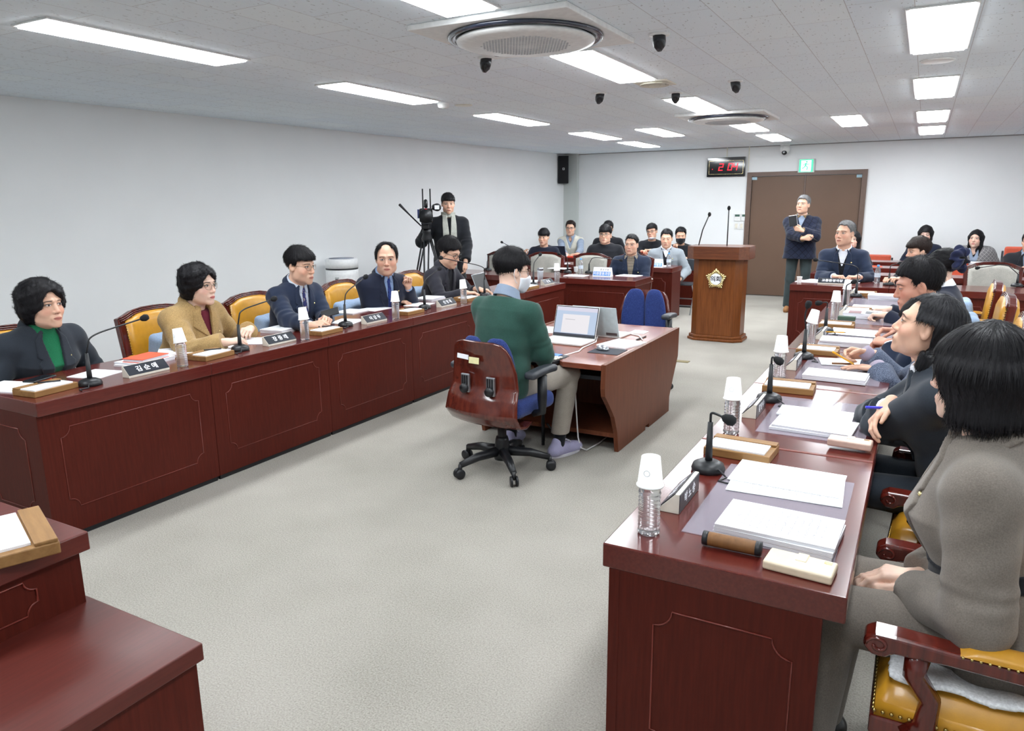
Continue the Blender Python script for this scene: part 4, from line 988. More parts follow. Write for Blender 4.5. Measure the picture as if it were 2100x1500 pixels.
for j, (y, nm) in enumerate(((10.2, 'second'), (11.35, 'third'), (12.5, 'last'))):
    for i, x in enumerate((-1.22, -.12, .98)):
        desk('official_desk', (x, y, 0), 0, 1.098, 0.42, 0.74, f'mahogany desk of the {nm} back right row, ' + ['at the aisle', 'in its middle', 'at its right end'][i], 'desk', f'{nm} back right row', ends=(i == 0, i == 2))
# chairman's bench, bottom left corner
t = empty('chair_bench', (-1.62, .87, 0), 0, 'two tier mahogany presiding bench in the near left corner', 'desk')
def low(zl, X0, X1, Y0, Y1): return MB().box(X0, X1, Y0, Y1, 0, zl)
Xu, Yf, zu = at(181, 1090, 0.92)[0], at(181, 1090, 0.92)[1], 0.92
pl = aty(416, 1319, Yf); Xl, zl = pl[0], pl[2]
MB().box(-2.9, Xu, .25, Yf, zu-.045, zu, T(1.62, -.87, 0)).obj('upper_top', MAHOG_TOP, t, bevel=.003)
ub = MB().box(-2.88, Xu-.018, .25, Yf-.018, zl, zu-.045, T(1.62, -.87, 0)).obj('upper_body', MAHOG, t)
moulding(.06, .50, -.02, .06, frame((Xu-.018+1.62+.001, Yf-.87-.62, zl+.05), (0, 1, 0), (1, 0, 0), (0, 0, 1)), c=.025).obj('moulding', REDLINE, ub, True)
MB().box(-2.9, Xl, .25, Yf, zl-.04, zl, T(1.62, -.87, 0)).obj('lower_top', wood('mahogany_dark_top', (76, 26, 19), (90, 33, 25), rough=.42, coat=.05, stretch=(40, 3, 40)), t, bevel=.003)
MB().box(-2.88, Xl-.012, .25, Yf-.012, 0, zl-.04, T(1.62, -.87, 0)).obj('lower_body', MAHOG, t)
# lectern
t = empty('lectern', (-2.10, 9.02, 0), 0, 'brown wooden lectern with a gold council emblem and two microphones', 'lectern')
def octo(w, d, c): return [(-w+c, -d), (w-c, -d), (w, -d+c), (w, d-c), (w-c, d), (-w+c, d), (-w, d-c), (-w, -d+c)]
MB().prism(octo(.335, .235, .09), 0, .035).obj('base', TEAK, t, bevel=.01); MB().prism(octo(.32, .22, .085), .035, .07).obj('base_step', TEAK, t, bevel=.008)
MB().prism(octo(.295, .20, .08), .07, .99).obj('body', TEAK, t, bevel=.002); MB().prism(octo(.365, .27, .10), .99, 1.14).obj('top', wood('lectern_top', (84, 42, 20), (116, 64, 34), rough=.3, stretch=(1.5, 14, 14)), t, bevel=.003)
em = MB(); n = 30
for i in range(n):
    a = 2*PI*i/n+PI/2; kk = abs(((a-PI/2+PI/5) % (2*PI/5))-PI/5)/(PI/5); kk = (1-kk)**1.5; R = .084+.032*kk; em.tube([(.062*math.cos(a), -.205, .755+.062*math.sin(a)), (R*math.cos(a), -.212, .755+R*math.sin(a))], [.006, .0095+.004*kk], 8); em.ball((R*math.cos(a), -.212, .755+R*math.sin(a)), (.0095+.004*kk,)*3, 8, 6)
emo = em.obj('emblem', GOLD, t, True)
MB().lathe([(.068, 0), (.066, .016), (.001, .017)], 40, frame((0, -.20, .755), (1, 0, 0), (0, 0, 1), (0, -1, 0))).obj('emblem_disc', PAPER, emo, False)
lettering('의회', .070, frame((0, -.2185, .755), (1, 0, 0), (0, 0, 1), (0, -1, 0)), plain('emblem_ink', (34, 32, 38)), emo, bold=.0012)
for hx, hy, bx, by in ((1455, 440, 1433, 500), (1495, 427, 1491, 502)):
    h = aty(hx, hy, 9.02); b0 = aty(bx, by, 9.02); b0.z = 1.14; o = Vector((-2.10, 9.02, 0)); m = b0.lerp(h, .5); m.x += (b0.x-h.x)*.15
    g = MB().tube([b0-o, m-o, h-o], .007, 8).obj('gooseneck', BLACK, t, True); MB().ball(h-o, (.020, .020, .028), 12, 8).obj('microphone_head', MATTE, g, True)
# recorders' desk in the middle
t = empty('recorder_desk', (-2.4, 5.0, 0), 0, 'low walnut desk with s-curved side panel holding two laptops', 'desk')
o = (-2.4, 5.0)
S = [(4.25, .655), (4.20, .655), (4.19, .50), (4.20, .45), (4.27, .38), (4.37, .27), (4.43, .15), (4.46, 0), (5.02, 0), (5.02, .03), (5.10, .03), (5.10, 0), (5.60, 0), (5.60, .12), (5.68, .25), (5.80, .42), (5.81, .655)]
for X in (-1.69, -2.74):
    MB().prism([(y-o[1], z) for y, z in S][::-1], 0, .03, frame((X-o[0], 0, 0), (0, 1, 0), (0, 0, 1), (1, 0, 0))).obj('side_panel', WALNUT, t, bevel=.002)
TP = [(-2.71, 4.42), (-2.35, 4.42), (-2.02, 4.40), (-1.99, 4.33), (-2.0, 4.24), (-1.96, 4.2), (-1.69, 4.2), (-1.69, 5.8), (-2.71, 5.8)]
MB().prism([(x-o[0], y-o[1]) for x, y in TP], .615, .65).obj('top', wood('desk_top_walnut', (120, 62, 44), (142, 78, 56), rough=.25, stretch=(1.5, 14, 14)), t, bevel=.004)
MB().box(-.31, .71, .10, .14, .08, .615).obj('modesty_panel', WALNUT, t); MB().box(-.31, .71, -.55, .10, .10, .13).obj('shelf', WALNUT, t)  # modesty panel lengthened downward to darken the space under the desk
MB().box(-.28, .05, -.72, -.35, .52, .55).obj('keyboard_tray', BLACK, t, bevel=.004)
MB().box(.42, .64, -.60, -.30, .50, .53).obj('drawer_tray', DGREY, t, bevel=.004)
# ------------------------------------------------------------------ chairs
BACK = [(0, .965), (.10, .962), (.17, .950), (.215, .930), (.25, .916), (.285, .908), (.275, .70), (.262, .44)]
def armchair(cloth_m, nails, pad_m=None):
    """local: sitter faces +y, floor at z = 0"""
    t = empty('armchair', (0, 0, 0))
    tilt = 0.10; M = frame((0, -.215, .44), (1, 0, 0), (0, -math.sin(tilt), math.cos(tilt)), (0, -math.cos(tilt), -math.sin(tilt)))
    half = [(x, z-.44) for x, z in BACK]; out = [(-x, z) for x, z in half[1:]][::-1]+half; out = out[::-1]
    out = [(x, z) for x, z in out]
    if sum(out[i-1][0]*out[i][1]-out[i][0]*out[i-1][1] for i in range(len(out))) < 0: out = out[::-1]
    fr_ = MB().prism(out, 0.0, .055, M).obj('back_frame', DARKRED, t, bevel=.008)
    top = [p for p in out if p[1] > .44]; top = sorted(top)
    rg = MB()
    for k, off in enumerate((.006, -.006, -.018)): rg.tube([(x*(1-.02*k), z+off-.004, -.004-.002*k) for x, z in top], .006, 6, M)
    rg.obj('carved_ridges', DARKRED, fr_, True)
    ins = [(x*.84, .035+z*.885) for x, z in out]
    n = len(ins); b = MB()
    for side, z0, sg in ((0, -.002, -1), (1, .057, 1)):
        rings = [(1.0, 0), (.97, .020), (.80, .032), (.4, .036)]
        cx, cz = 0, .26; vs = []; fs = []
        for s_, d_ in rings:
            for x, z in ins: vs.append((cx+(x-cx)*s_, cz+(z-cz)*s_, z0+sg*d_))
        vs.append((cx, cz, z0+sg*.036))
        for j in range(len(rings)-1):
            for i in range(n):
                q = (j*n+i, j*n+(i+1) % n, (j+1)*n+(i+1) % n, (j+1)*n+i); fs.append(q if sg > 0 else q[::-1])
        for i in range(n): q = ((len(rings)-1)*n+i, (len(rings)-1)*n+(i+1) % n, len(vs)-1); fs.append(q if sg > 0 else q[::-1])
        bb_ = MB().add(vs, fs, M); bb_.obj('back_cushion', cloth_m, t, True)
    nb = MB(); per = ins+[ins[0]]
    for a, c in zip(per, per[1:]):
        L_ = math.hypot(c[0]-a[0], c[1]-a[1]); m = max(1, int(L_/.017))
        for k in range(m): nb.ball((a[0]+(c[0]-a[0])*k/m, a[1]+(c[1]-a[1])*k/m, -.004), .0052, 6, 4, M)
    nb.obj('nail_trim', nails, t, True)
    se = MB(); N_ = 10
    def top_(u, v): x = (u-.5)*.52; y = -.22+v*.50; e = min(u, 1-u, v, 1-v); return (x, y, .44+.055*(1-max(0, 1-e/.12)**2)**.5)
    se.grid(top_, 24, 24)
    se.box(-.26, .26, -.22, .28, .40, .441); se.obj('seat_cushion', cloth_m, t, True)
    nb = MB()
    for k in range(30): nb.ball((-.255+.51*k/29, .283, .415), .0052, 6, 4)
    for sx in (-1, 1):
        for k in range(26): nb.ball((sx*.263, -.2+.48*k/25, .415), .0052, 6, 4)
    nb.obj('seat_nails', nails, t, True)
    MB().box(-.265, .265, -.22, .29, .345, .40).obj('seat_rail', DARKRED, t, bevel=.008)
    for sx in (-1, 1):
        for y, yy in ((.255, .27), (-.22, -.30)):
            MB().tube([(sx*.235, y, .36), (sx*.238, y+.003, .18), (sx*.245, yy, 0)], [.028, .023, .019], 8).obj('leg', DARKRED, t, True)
        x = sx*.262; a = MB()
        pr = [(-.25, .625), (.14, .635), (.25, .640), (.295, .640), (.318, .625), (.320, .600), (.300, .580), (.272, .578), (.255, .592), (.14, .598), (-.25, .590)]
        a.prism(pr[::-1], -.033, .033, frame((x, 0, 0), (0, 1, 0), (0, 0, 1), (1, 0, 0)))
        ao = a.obj('arm', DARKRED, t, bevel=.009, seg=3)
        for e in (-1, 1):
            sc = MB(); pts = []
            for k in range(15): th = k*.46; r_ = .026-.0013*k; pts.append((x+e*.034, .288+r_*math.cos(th), .610+r_*math.sin(th)*.85))
            sc.tube(pts, .0045, 6); sc.obj('scroll', DARKRED, ao, True)
        MB().tube([(x, .20, .60), (x, .205, .54), (x-sx*.004, .165, .48), (x-sx*.006, .17, .41), (x-sx*.008, .20, .37)], [.030, .026, .024, .028, .034], 10).obj('arm_post', DARKRED, ao, True)
        def pad(u, v): an = PI*u; return (x-.034*math.cos(an), -.22+v*.34, .634+.022*math.sin(an)*(1-abs(2*v-1)**8)**.5)
        MB().grid(pad, 12, 20).obj('arm_pad', cloth_m, ao, True)
        nb = MB()
        for k in range(20):
            for e in (-1, 1): nb.ball((x+e*.034, -.215+.33*k/19, .632), .004, 6, 4)
        nb.obj('arm_nails', nails, ao, True)
    return t
CH0 = armchair(LEATHER, NAILS); CH1 = armchair(GREYCLOTH, NAILW); used = {}
def place_chair(src, x, y, rz, label, group):
    o = src if src.name not in used else copy_tree(src)
    used[src.name] = 1
    o.location = (x, y, 0); o.rotation_euler = (0, 0, rz); tag(o, label, 'chair', group); return o
for i, y in enumerate((2.28, 3.33, 4.22, 5.30, 6.38)):
    place_chair(CH0, -4.535, y, -PI/2+(0.05 if i else 0), f'ochre leather armchair with red wood frame behind {LS[i]}', 'leather armchairs of the left bench')
RCH = [2.08, 3.05, 4.22, 5.42, 6.58, 7.60]
RN = ['under the woman in the taupe suit', 'under the woman with folded arms', 'of the person in blue tweed', 'third from the back, beside the bowed man', 'second from the back, behind the scrunchie woman', 'farthest back, empty, at the bench end']
for i, y in enumerate(RCH): place_chair(CH0, .29+.045*(i > 2), y, PI/2-.04*(i % 2), 'ochre leather armchair of the right bench ' + RN[i], 'leather armchairs of the right bench')
for x, y, rz, lab in ((-5.50, 9.40, PI, 'light grey upholstered armchair at the left end of the back left row'), (-4.78, 9.42, PI+.05, 'light grey upholstered armchair in front of the man in navy sweater'), (-4.07, 9.42, PI, 'light grey upholstered armchair behind the bottle with blue cap'), (-3.47, 9.50, PI, 'light grey upholstered armchair of the man in a plaid shirt'),
                      (.74, 9.55, PI, 'empty light grey upholstered armchair at the back right row'), (-.78, 9.62, PI, 'light grey upholstered armchair of the grey haired man in navy jacket')):
    place_chair(CH1, x, y, rz, lab, 'light grey armchairs of the officials')
# pale blue cushions on the chairs
def cushion():
    return sdf_mesh('back_cushion_pad', lambda P: np.linalg.norm(np.maximum(np.abs(P)-V3(.175, .03, .125), 0), axis=1)-0.042+0.004*np.sin(P[:, 0]*30)*np.sin(P[:, 2]*26), (-.26, -.1, -.2), (.26, .1, .2), 0.008)
CM = cushion(); CM.materials.append(BLUECUSH)
def put_cushion(x, y, z, rz, lab, tilt=.2):
    o = bpy.data.objects.new('cushion', CM); COL.objects.link(o); o.location = (x, y, z); o.rotation_euler = (-tilt, 0, rz); tag(o, lab, 'cushion', 'pale blue back cushions')
for i, (y, z) in enumerate(((2.22, .62), (3.36, .625), (4.30, .625), (5.22, .625), (6.30, .64))): put_cushion(-4.62, y, z, -PI/2, f'pale blue cushion on the armchair behind {LS[i]}')
for y, z, lab in ((7.60, .62, 'pale blue cushion on the farthest leather armchair of the right bench'), (6.58, .62, 'pale blue cushion behind the woman with the scrunchie')): put_cushion(.40, y, z, PI/2, lab)
# swivel chairs
BLUEF = cloth('blue_speckled_fabric', (34, 48, 100), weave=260, kind='tweed', rgb2=(52, 72, 132))
def swivel():
    t = empty('swivel_chair', (0, 0, 0))
    pf = [(.02, .335, .20), (-.11, .330, .238), (-.215, .356, .262), (-.268, .42, .270), (-.246, .51, .260), (-.208, .58, .248), (-.205, .68, .236), (-.218, .78, .212), (-.230, .825, .190), (-.236, .850, .165), (-.240, .864, .11)]
    def sh(u, v):
        f = v*(len(pf)-1); i = min(int(f), len(pf)-2); a = f-i; y, z, w = [pf[i][k]*(1-a)+pf[i+1][k]*a for k in range(3)]
        x = (u*2-1)*w; return (x, y+.75*x*x, z)
    MB().grid(sh, 20, 40).obj('back_shell', SHELL, t, True, solid=.016)
    def pad_f(P, sx):
        z = (P[:, 2]-.628)/.215; w = .094-.012*np.clip(z, 0, 1); x = (P[:, 0]-sx*(.108-.018*np.clip(z, 0, 1)))/w
        r = (np.abs(x)**3+np.abs(z)**3)**(1/3); yy = P[:, 1]+.168-.75*P[:, 0]**2
        return np.sqrt(np.maximum((r-.86)*w, 0)**2+yy**2)-.026
    for sx in (-1, 1):
        f = lambda P, sx=sx: pad_f(P, sx)
        me = sdf_mesh('back_pad', f, (-.25, -.25, .36), (.25, -.1, .92), .009); link('back_pad', me, BLUEF, t)
    f = lambda P: np.linalg.norm(np.maximum(np.abs(P-V3(0, .055, .445))-V3(.19, .17, .01), 0), axis=1)-.045
    link('seat', sdf_mesh('seat', f, (-.27, -.25, .36), (.27, .3, .54), .011), BLUEF, t)
    for sx in (-1, 1):
        a = MB(); x = sx*.285
        a.tube([(x-sx*.06, .02, .40), (x, .03, .42), (x, .03, .50), (x, .03, .645)], [.022, .026, .030, .030], 10); ao = a.obj('armrest_post', BLACK, t, True)
        f = lambda P, x=x: np.linalg.norm(np.maximum(np.abs(P-V3(x, .02, .665)-np.stack([P[:, 0]*0, P[:, 0]*0, .012*np.sin((P[:, 1]+.1)*9)], 1))-V3(.022, .115, .004), 0), axis=1)-.018
        link('arm_pad', sdf_mesh('arm_pad', f, (x-.08, -.2, .60), (x+.08, .22, .73), .008), DGREY, ao)
        k = MB(); k.box(sx*.095-.032, sx*.095+.032, -.240, -.222, .545, .66); pl_ = k.obj('adjuster_plate', SILVER, t, bevel=.006)
        kk = MB()
        for j in (-1, 0, 1): kk.box(sx*.095+j*.017-.004, sx*.095+j*.017+.004, -.244, -.2385, .575, .65)
        kk.obj('slots', BLACK, pl_); MB().lathe([(.028, 0), (.03, .012), (.026, .026), (.001, .028)], 20, frame((sx*.095, -.236, .572), (1, 0, 0), (0, 0, 1), (0, -1, 0))).obj('knob', BLACK, pl_, True)
    MB().box(-.10, .10, -.12, .12, .325, .40).obj('mechanism', BLACK, t, bevel=.02)
    MB().lathe([(.028, .10), (.028, .33)], 16).obj('gas_column', BLACK, t, True); MB().lathe([(.05, .07), (.055, .10), (.042, .20), (.036, .22)], 20).obj('hub', BLACK, t, True)
    for i in range(5):
        a = 2*PI*i/5+.55; c, s_ = math.cos(a), math.sin(a)
        MB().tube([(.03*c, .03*s_, .125), (.18*c, .18*s_, .115), (.30*c, .30*s_, .085)], [.034, .028, .020], 8).obj('base_arm', BLACK, t, True)
        w = MB(); M = frame((.31*c, .31*s_, .032), (-s_, c, 0), (0, 0, 1), (c, s_, 0))
        MX = frame((.31*c, .31*s_, .032), (0, 0, 1), (c, s_, 0), (-s_, c, 0))
        for e in (-.024, .010): w.lathe([(.012, e), (.032, e+.002), (.032, e+.012), (.012, e+.014)], 16, MX)
        w.tube([(.305*c, .305*s_, .04), (.30*c, .30*s_, .09)], .013, 8); w.obj('caster', BLACK, t, True)
    return t
SW = swivel(); SW.location = (-2.20, 3.82, 0); SW.rotation_euler = (0, 0, -.12)
SW2 = copy_tree(SW); SW2.location = (-2.17, 6.28, 0); SW2.rotation_euler = (0, 0, PI+.02)
tag(SW, 'wood shell swivel chair with blue pads under the man in green sweater', 'chair', 'swivel chairs of the recorders'); tag(SW2, 'empty wood shell swivel chair with two blue back pads facing us', 'chair', 'swivel chairs of the recorders')
M = frame((-.08, -.243, .765), (1, 0, 0), (0, .08, 1), (0, -1, 0))
MB().box(-.065, .02, -.014, .014, 0, .002, M @ rotz(-.06)).obj('paper_label', PAPER, SW); MB().box(.025, .10, -.034, .004, 0, .002, M).obj('yellow_note', plain('note_yellow', (228, 222, 170), rough=.8), SW)
# folding chair and red tip-up chairs
t = empty('folding_chair', (-3.13, 11.05, 0), PI, 'white metal folding chair beside the second back left desks', 'chair')
for sx in (-1, 1):
    MB().tube([(sx*.2, -.25, .80), (sx*.2, .02, .43), (sx*.2, .28, 0)], .011, 8).obj('leg', SILVER, t, True); MB().tube([(sx*.18, .15, .43), (sx*.18, -.26, 0)], .011, 8).obj('leg', SILVER, t, True)
MB().tube([(-.2, .2, .13), (.2, .2, .13)], .008, 6).obj('stretcher', SILVER, t); MB().tube([(-.2, .14, .23), (.2, .14, .23)], .008, 6).obj('stretcher', SILVER, t)
MB().box(-.19, .19, -.16, .20, .43, .455).obj('seat', DGREY, t, bevel=.01); MB().box(-.2, .2, -.25, -.22, .62, .80).obj('backrest', DGREY, t, bevel=.01)
REDSEAT = plain('orange_red_vinyl', (196, 84, 58), rough=.45)
t0 = empty('audience_chair', (0, 0, 0)); MB().box(-.22, .22, -.25, -.20, .48, .79).obj('backrest', REDSEAT, t0, bevel=.03, seg=3); MB().box(-.22, .22, -.2, .22, .40, .47).obj('seat', REDSEAT, t0, bevel=.02)
for sx in (-1, 1): MB().tube([(sx*.235, .2, 0), (sx*.235, .15, .55), (sx*.235, -.22, .62), (sx*.235, -.26, .74), (sx*.235, -.28, 0)], .013, 8).obj('frame', DGREY, t0, True)
for i, (x, y, lab) in enumerate(((-.62, 13.22, 'orange red seat in front of the white wall near the door'), (.05, 13.28, 'orange red seat under the woman with a short bob'), (.72, 13.28, 'orange red seat under the woman in the grey shawl'), (1.25, 12.1, 'orange red seat behind the man at the right edge'), (.35, 10.95, 'orange red seat left of the empty light grey chair'), (.40, 12.05, 'orange red seat between the last two back right rows'))):
    o = t0 if i == 0 else copy_tree(t0); o.location = (x, y, 0); o.rotation_euler = (0, 0, PI); o.scale = (1, 1, 1.28 if 'right edge' in lab else 1); tag(o, lab, 'chair', 'orange red seats of the back right rows')

# ------------------------------------------------------------------ things on the desks
def mic(base, head, lab, bend=.45, hz=.17, group='gooseneck microphones', up=None):
    b = Vector(base); h = Vector(head)-b; t = empty('microphone', b, 0, lab, 'microphone', group)
    MB().lathe([(.056, 0), (.058, .010), (.052, .026), (.030, .037), (.001, .039)], 28).obj('base', BLACK, t, True)
    MB().tube([(0, 0, .035), (0, 0, .06), (0, 0, hz)], [.013, .0125, .009], 12).obj('stem', BLACK, t, True)
    k = Vector((0, 0, hz)); e = up if up is not None else Vector((h.x*.08, h.y*.08, hz+.09))
    pts = [k+(e-k)*s for s in (0, .5)]
    for s in [i/8 for i in range(9)]: pts.append((k+(e-k)*.7)*(1-s)**2+e*2*s*(1-s)+(e+(h-e)*.3)*s*s)
    pts.append(e+(h-e)*.65); pts.append(h)
    g = MB().tube(pts, .0045, 8).obj('gooseneck', BLACK, t, True)
    d = (pts[-1]-pts[-2]).normalized(); x = d.orthogonal().normalized()
    MB().lathe([(.004, -.03), (.014, -.020), (.020, 0), (.015, .017), (.001, .022)], 14, frame(h, x, d.cross(x), d)).obj('head', MATTE, g, True)
    c = MB().tube([(0, -.0, .018), (.05, .03, .02), (.08, .05, .006), (.11, .02, .004), (.13, .05, .004)], .0035, 6, rotz(-1.2)).obj('cable', BLACK, t, True)
    return t
def bottle(base, lab, cup=None, cuplab=None, tilt=(0, 0), capped=False, h=.172, group='clear water bottles'):
    t = empty('water_bottle', base, random.random(), lab, 'bottle', group)
    r = .0315; pr = [(.001, 0), (r*.85, .001), (r, .006)]; n = 9
    for i in range(n): z = .012+i*(h*.70-.012)/n; pr += [(r, z), (r*.91, z+.006), (r, z+.012)]
    pr += [(r, h*.72), (r*.8, h*.83), (.0135, h*.93), (.0125, h)]
    MB().lathe(pr, 20).obj('bottle_body', WATER, t, True)
    MB().lathe([(.0135, h-.004), (.0142, h), (.0142, h+.014), (.013, h+.016)], 16).obj('cap', CAPBLUE if capped else WHITE, t, True)
    if capped: MB().lathe([(r*1.01, h*.36), (r*1.01, h*.60)], 20, cap=False).obj('label', plain('bottle_label', (212, 226, 240), rough=.4), t, True)
    if cup:
        p = Vector(base)+Vector((0, 0, h-.030)); ph = .085
        c = MB(); c.lathe([(.0372, 0), (.0385, .002), (.0385, .004), (.0355, .006), (.0262, ph), (.0245, ph), (.0245, ph-.006), (.001, ph-.006)], 28)
        o = c.obj('paper_cup', CUP, None, True); o.location = p; o.rotation_euler = (tilt[0], tilt[1], 0); tag(o, cuplab, 'paper cup', 'upturned paper cups on bottles')
        kk = MB()
        for i in range(5):
            a = 2*PI*i/5; kk.tube([(.0085*math.cos(a+j*.209*3), .0085*math.sin(a+j*.209*3)*1.0, 0) for j in range(4)], .0006, 4, frame((0, -.0322, .045), (1, 0, 0), (0, 0, 1), (0, -1, 0)))
        kk.obj('printed_motif', plain('cup_print', (176, 180, 184), rough=.7), o)
def cup(base, lab, r=.030):
    c = MB().lathe([(.001, .004), (.021, .004), (.0222, 0), (.0225, .0006), (.0228, .003), (r-.001, .060), (r, .065), (r+.0015, .066), (r+.002, .067), (r+.001, .0685), (r-.0005, .067), (r-.0012, .062), (.0215, .010), (.020, .008), (.001, .008)], 24).obj('paper_cup', CUP, None, True); c.location = base
    tag(c, lab, 'paper cup', 'paper cups standing on desks')
def nameplate(p, dirx, facing, body, lab, w=.23, size=.040):
    """a prism lying along dirx; the slanted black face looks along facing"""
    p = Vector(p); x = Vector(dirx).normalized(); f = Vector(facing).normalized(); z = Vector((0, 0, 1))
    t = empty('name_plate', p, 0, lab, 'name plate', 'black name plates')
    M = frame((0, 0, 0), f, z, x)
    MB().prism([(-.030, 0), (.030, 0), (.030, .012), (-.018, .062), (-.030, .062)], -w/2, w/2, M).obj('body', CREAM, t, bevel=.002)
    a, b = Vector((.0305, .0135)), Vector((-.0165, .0622)); u = (b-a).normalized(); nrm = Vector((u.y, -u.x)); c = (a+b)/2
    O = f*(c.x+nrm.x*.0008)+z*(c.y+nrm.y*.0008); up = f*u.x+z*u.y; n3 = f*nrm.x+z*nrm.y; xx = up.cross(n3)
    M2 = frame(O, xx, up, n3)
    MB().box(-w/2+.002, w/2-.002, -.033, .033, -.001, .0012, M2).obj('face', NAMEBLK, t)
    if body: lettering(body, size, M2 @ T(0, -.002, .0016), PAPER, t, bold=.0008)
    M3 = frame(-f*.0308+z*.031, -xx, z, -f); MB().box(-w/2+.002, w/2-.002, -.029, .029, -.001, .001, M3).obj('back_face', NAMEBLK, t)
    if body: lettering(body, size*.92, M3 @ T(0, 0, .0012), PAPER, t, bold=.0008)
    return t
def memo_box(c, rz, lab, top=True, w=.235, d=.165, h=.030, group='wooden memo boxes'):
    t = empty('memo_box', c, rz, lab, 'memo box', group)
    MB().box(-w/2, w/2, -d/2, d/2, 0, h).obj('box', OAKBOX, t, bevel=.003)
    if top: MB().box(-w/2+.010, w/2-.020, -d/2+.010, d/2-.050, h-.002, h+.006).obj('memo_paper', PAPER, t); MB().box(-w/2+.002, w/2-.002, d/2-.046, d/2-.002, h, h+.008).obj('lid_strip', OAKBOX, t, bevel=.002)
    return t
def sheet(c, rz, lab, w=.21, d=.297, th=.0012, m=None, name='paper_sheet', curl=0.0, group=None, cat='paper'):
    b = MB(); nu = 8
    if curl:
        f = lambda u, v, z=0: ((u-.5)*w, (v-.5)*d, curl*max(0, (.25-u)/.25)**2+.0004+z)
        b.grid(f, nu, 4); b.grid(lambda u, v: f(u, v, .0012), nu, 4)
    else: b.box(-w/2, w/2, -d/2, d/2, 0, th)
    o = b.obj(name, m or PRINT, None); o.location = c; o.rotation_euler = (0, 0, rz); tag(o, lab, cat, group); return o
def booklet(c, rz, lab, th=.018, w=.21, d=.297, cover=None, group='bound booklets', z=None):
    t = empty('booklet', c, rz, lab, 'booklet', group)
    MB().box(-w/2, w/2, -d/2, d/2, 0, th-.0014).obj('pages', EDGES, t); MB().box(-w/2-.0005, w/2+.0005, -d/2-.0005, d/2+.0005, th-.0014, th).obj('cover', cover or PRINT, t); return t
def stack(c, rz, lab, ths, spread=.010, w=.21, d=.297, covers=None):
    """booklets lying on one another; each is a thing"""
    z = c[2]; pos = ['lowest', 'second lowest', 'third lowest', 'fourth lowest', 'fifth lowest']
    for i, th in enumerate(ths):
        nm = 'topmost' if i == len(ths)-1 else pos[i]
        booklet((c[0]+random.uniform(-spread, spread), c[1]+random.uniform(-spread, spread), z), rz+random.uniform(-.06, .06), f'{nm} white booklet of the pile {lab}', th, w, d, (covers or {}).get(i)); z += th
    return z
def pencil(a, b, m, lab, r=.0037, tip=True, name='pencil', cat='pencil', tipm=None):
    a, b = Vector(a), Vector(b); t = empty(name, a, 0, lab, cat); d = b-a; n = d.normalized()
    MB().tube([(0, 0, 0), d-n*.014], r, 7).obj('barrel', m, t, True)
    if tip: MB().tube([d-n*.014, d], [r, .0006], 7).obj('tip', tipm or OAKBOX, t, True)
    return t
def laptop(c, rz, lab, ang, lid, base, w=.325, d=.225, screen=None):
    """local: keyboard towards -y, hinge at +y, the screen looks towards -y"""
    t = empty('laptop', c, rz, lab, 'laptop'); MB().box(-w/2, w/2, -d, 0, 0, .014).obj('base', base, t, bevel=.004)
    MB().box(-w/2+.02, w/2-.02, -d*.52, -.02, .0135, .0152).obj('keyboard', plain('key_white', (222, 224, 228), rough=.5) if base is WHITE else DGREY, t)
    M = frame((0, 0, .014), (1, 0, 0), (0, math.cos(ang), math.sin(ang)), (0, -math.sin(ang), math.cos(ang)))
    l = MB().box(-w/2, w/2, 0, d, -.006, 0, M).obj('lid', lid, t, bevel=.003)
    MB().box(-w/2+.004, w/2-.004, .004, d-.004, 0, .0012, M).obj('bezel', BLACK, l)
    if screen: MB().box(-w/2+.010, w/2-.010, .016, d-.010, .001, .0018, M).obj('screen', screen, l)
    return t, M, l
# left bench
for i, (bx, by, hx, hy) in enumerate(((186, 790, 297, 652), (493, 719, 562, 613), (709, 669, 750, 568), (871, 633, 902, 551), (994, 608, 904, 529), (1094, 586, 1108, 522))):
    b = at(bx, by); h = atx(hx, hy, b.x+.02) if i != 4 else atx(hx, hy, b.x-.12)
    mic(b, h, f'black gooseneck microphone on the left bench before {LS[i]}', .3 if i != 4 else .75, up=Vector((0, .02, .30)) if i == 4 else None)
for i, (bx, by, rx) in enumerate(((375, 752, .1), (626, 697, .05), (812, 654, 0), (951, 623, .06), None or (1142, 580, .03))):
    k = i if i < 4 else 5; bottle(at(bx, by), f'clear ribbed water bottle on the left bench before {LS[k]}', True, f'white paper cup upside down on the bottle before {LS[k]}', (.02, -rx*1.5))
for (lx, ly, rx, ry, body), k in zip(((266, 778, 343, 757, '김순애'), (548, 712, 607, 698, '장중래'), (749, 666, 794, 657, '이강무'), (901, 632, 938, 624, '신영재'), (1116, 587, 1136, 581, '신영')), (0, 1, 2, 3, 5)):
    a, b = at(lx, ly), at(rx, ry); c = (a+b)/2; c.x = min(c.x, -3.70); nameplate((c.x-.02, c.y, .74), (0, 1, 0), (1, 0, 0), ' '.join(body), f'black name plate on the left bench before {LS[k]}', w=min(.25, max(.19, (b-a).length)))
for i, (px, py, rz) in enumerate(((95, 803, .12), (432, 733, .1), (664, 683, .05), None or (838, 643, .0), (957, 616, .05), (1083, 592, 0))):
    c = at(px, py); o = memo_box((c.x, c.y, .74), PI/2+rz, f'brown wooden memo box on the left bench before {LS[i]}')
    if i < 5: pencil(c+Vector((-.03, -.02, .046)), c+Vector((.035, .075, .046)), BLACK, f'black pen lying on the memo box before {LS[i]}', .0045, False, 'pen', 'pen')
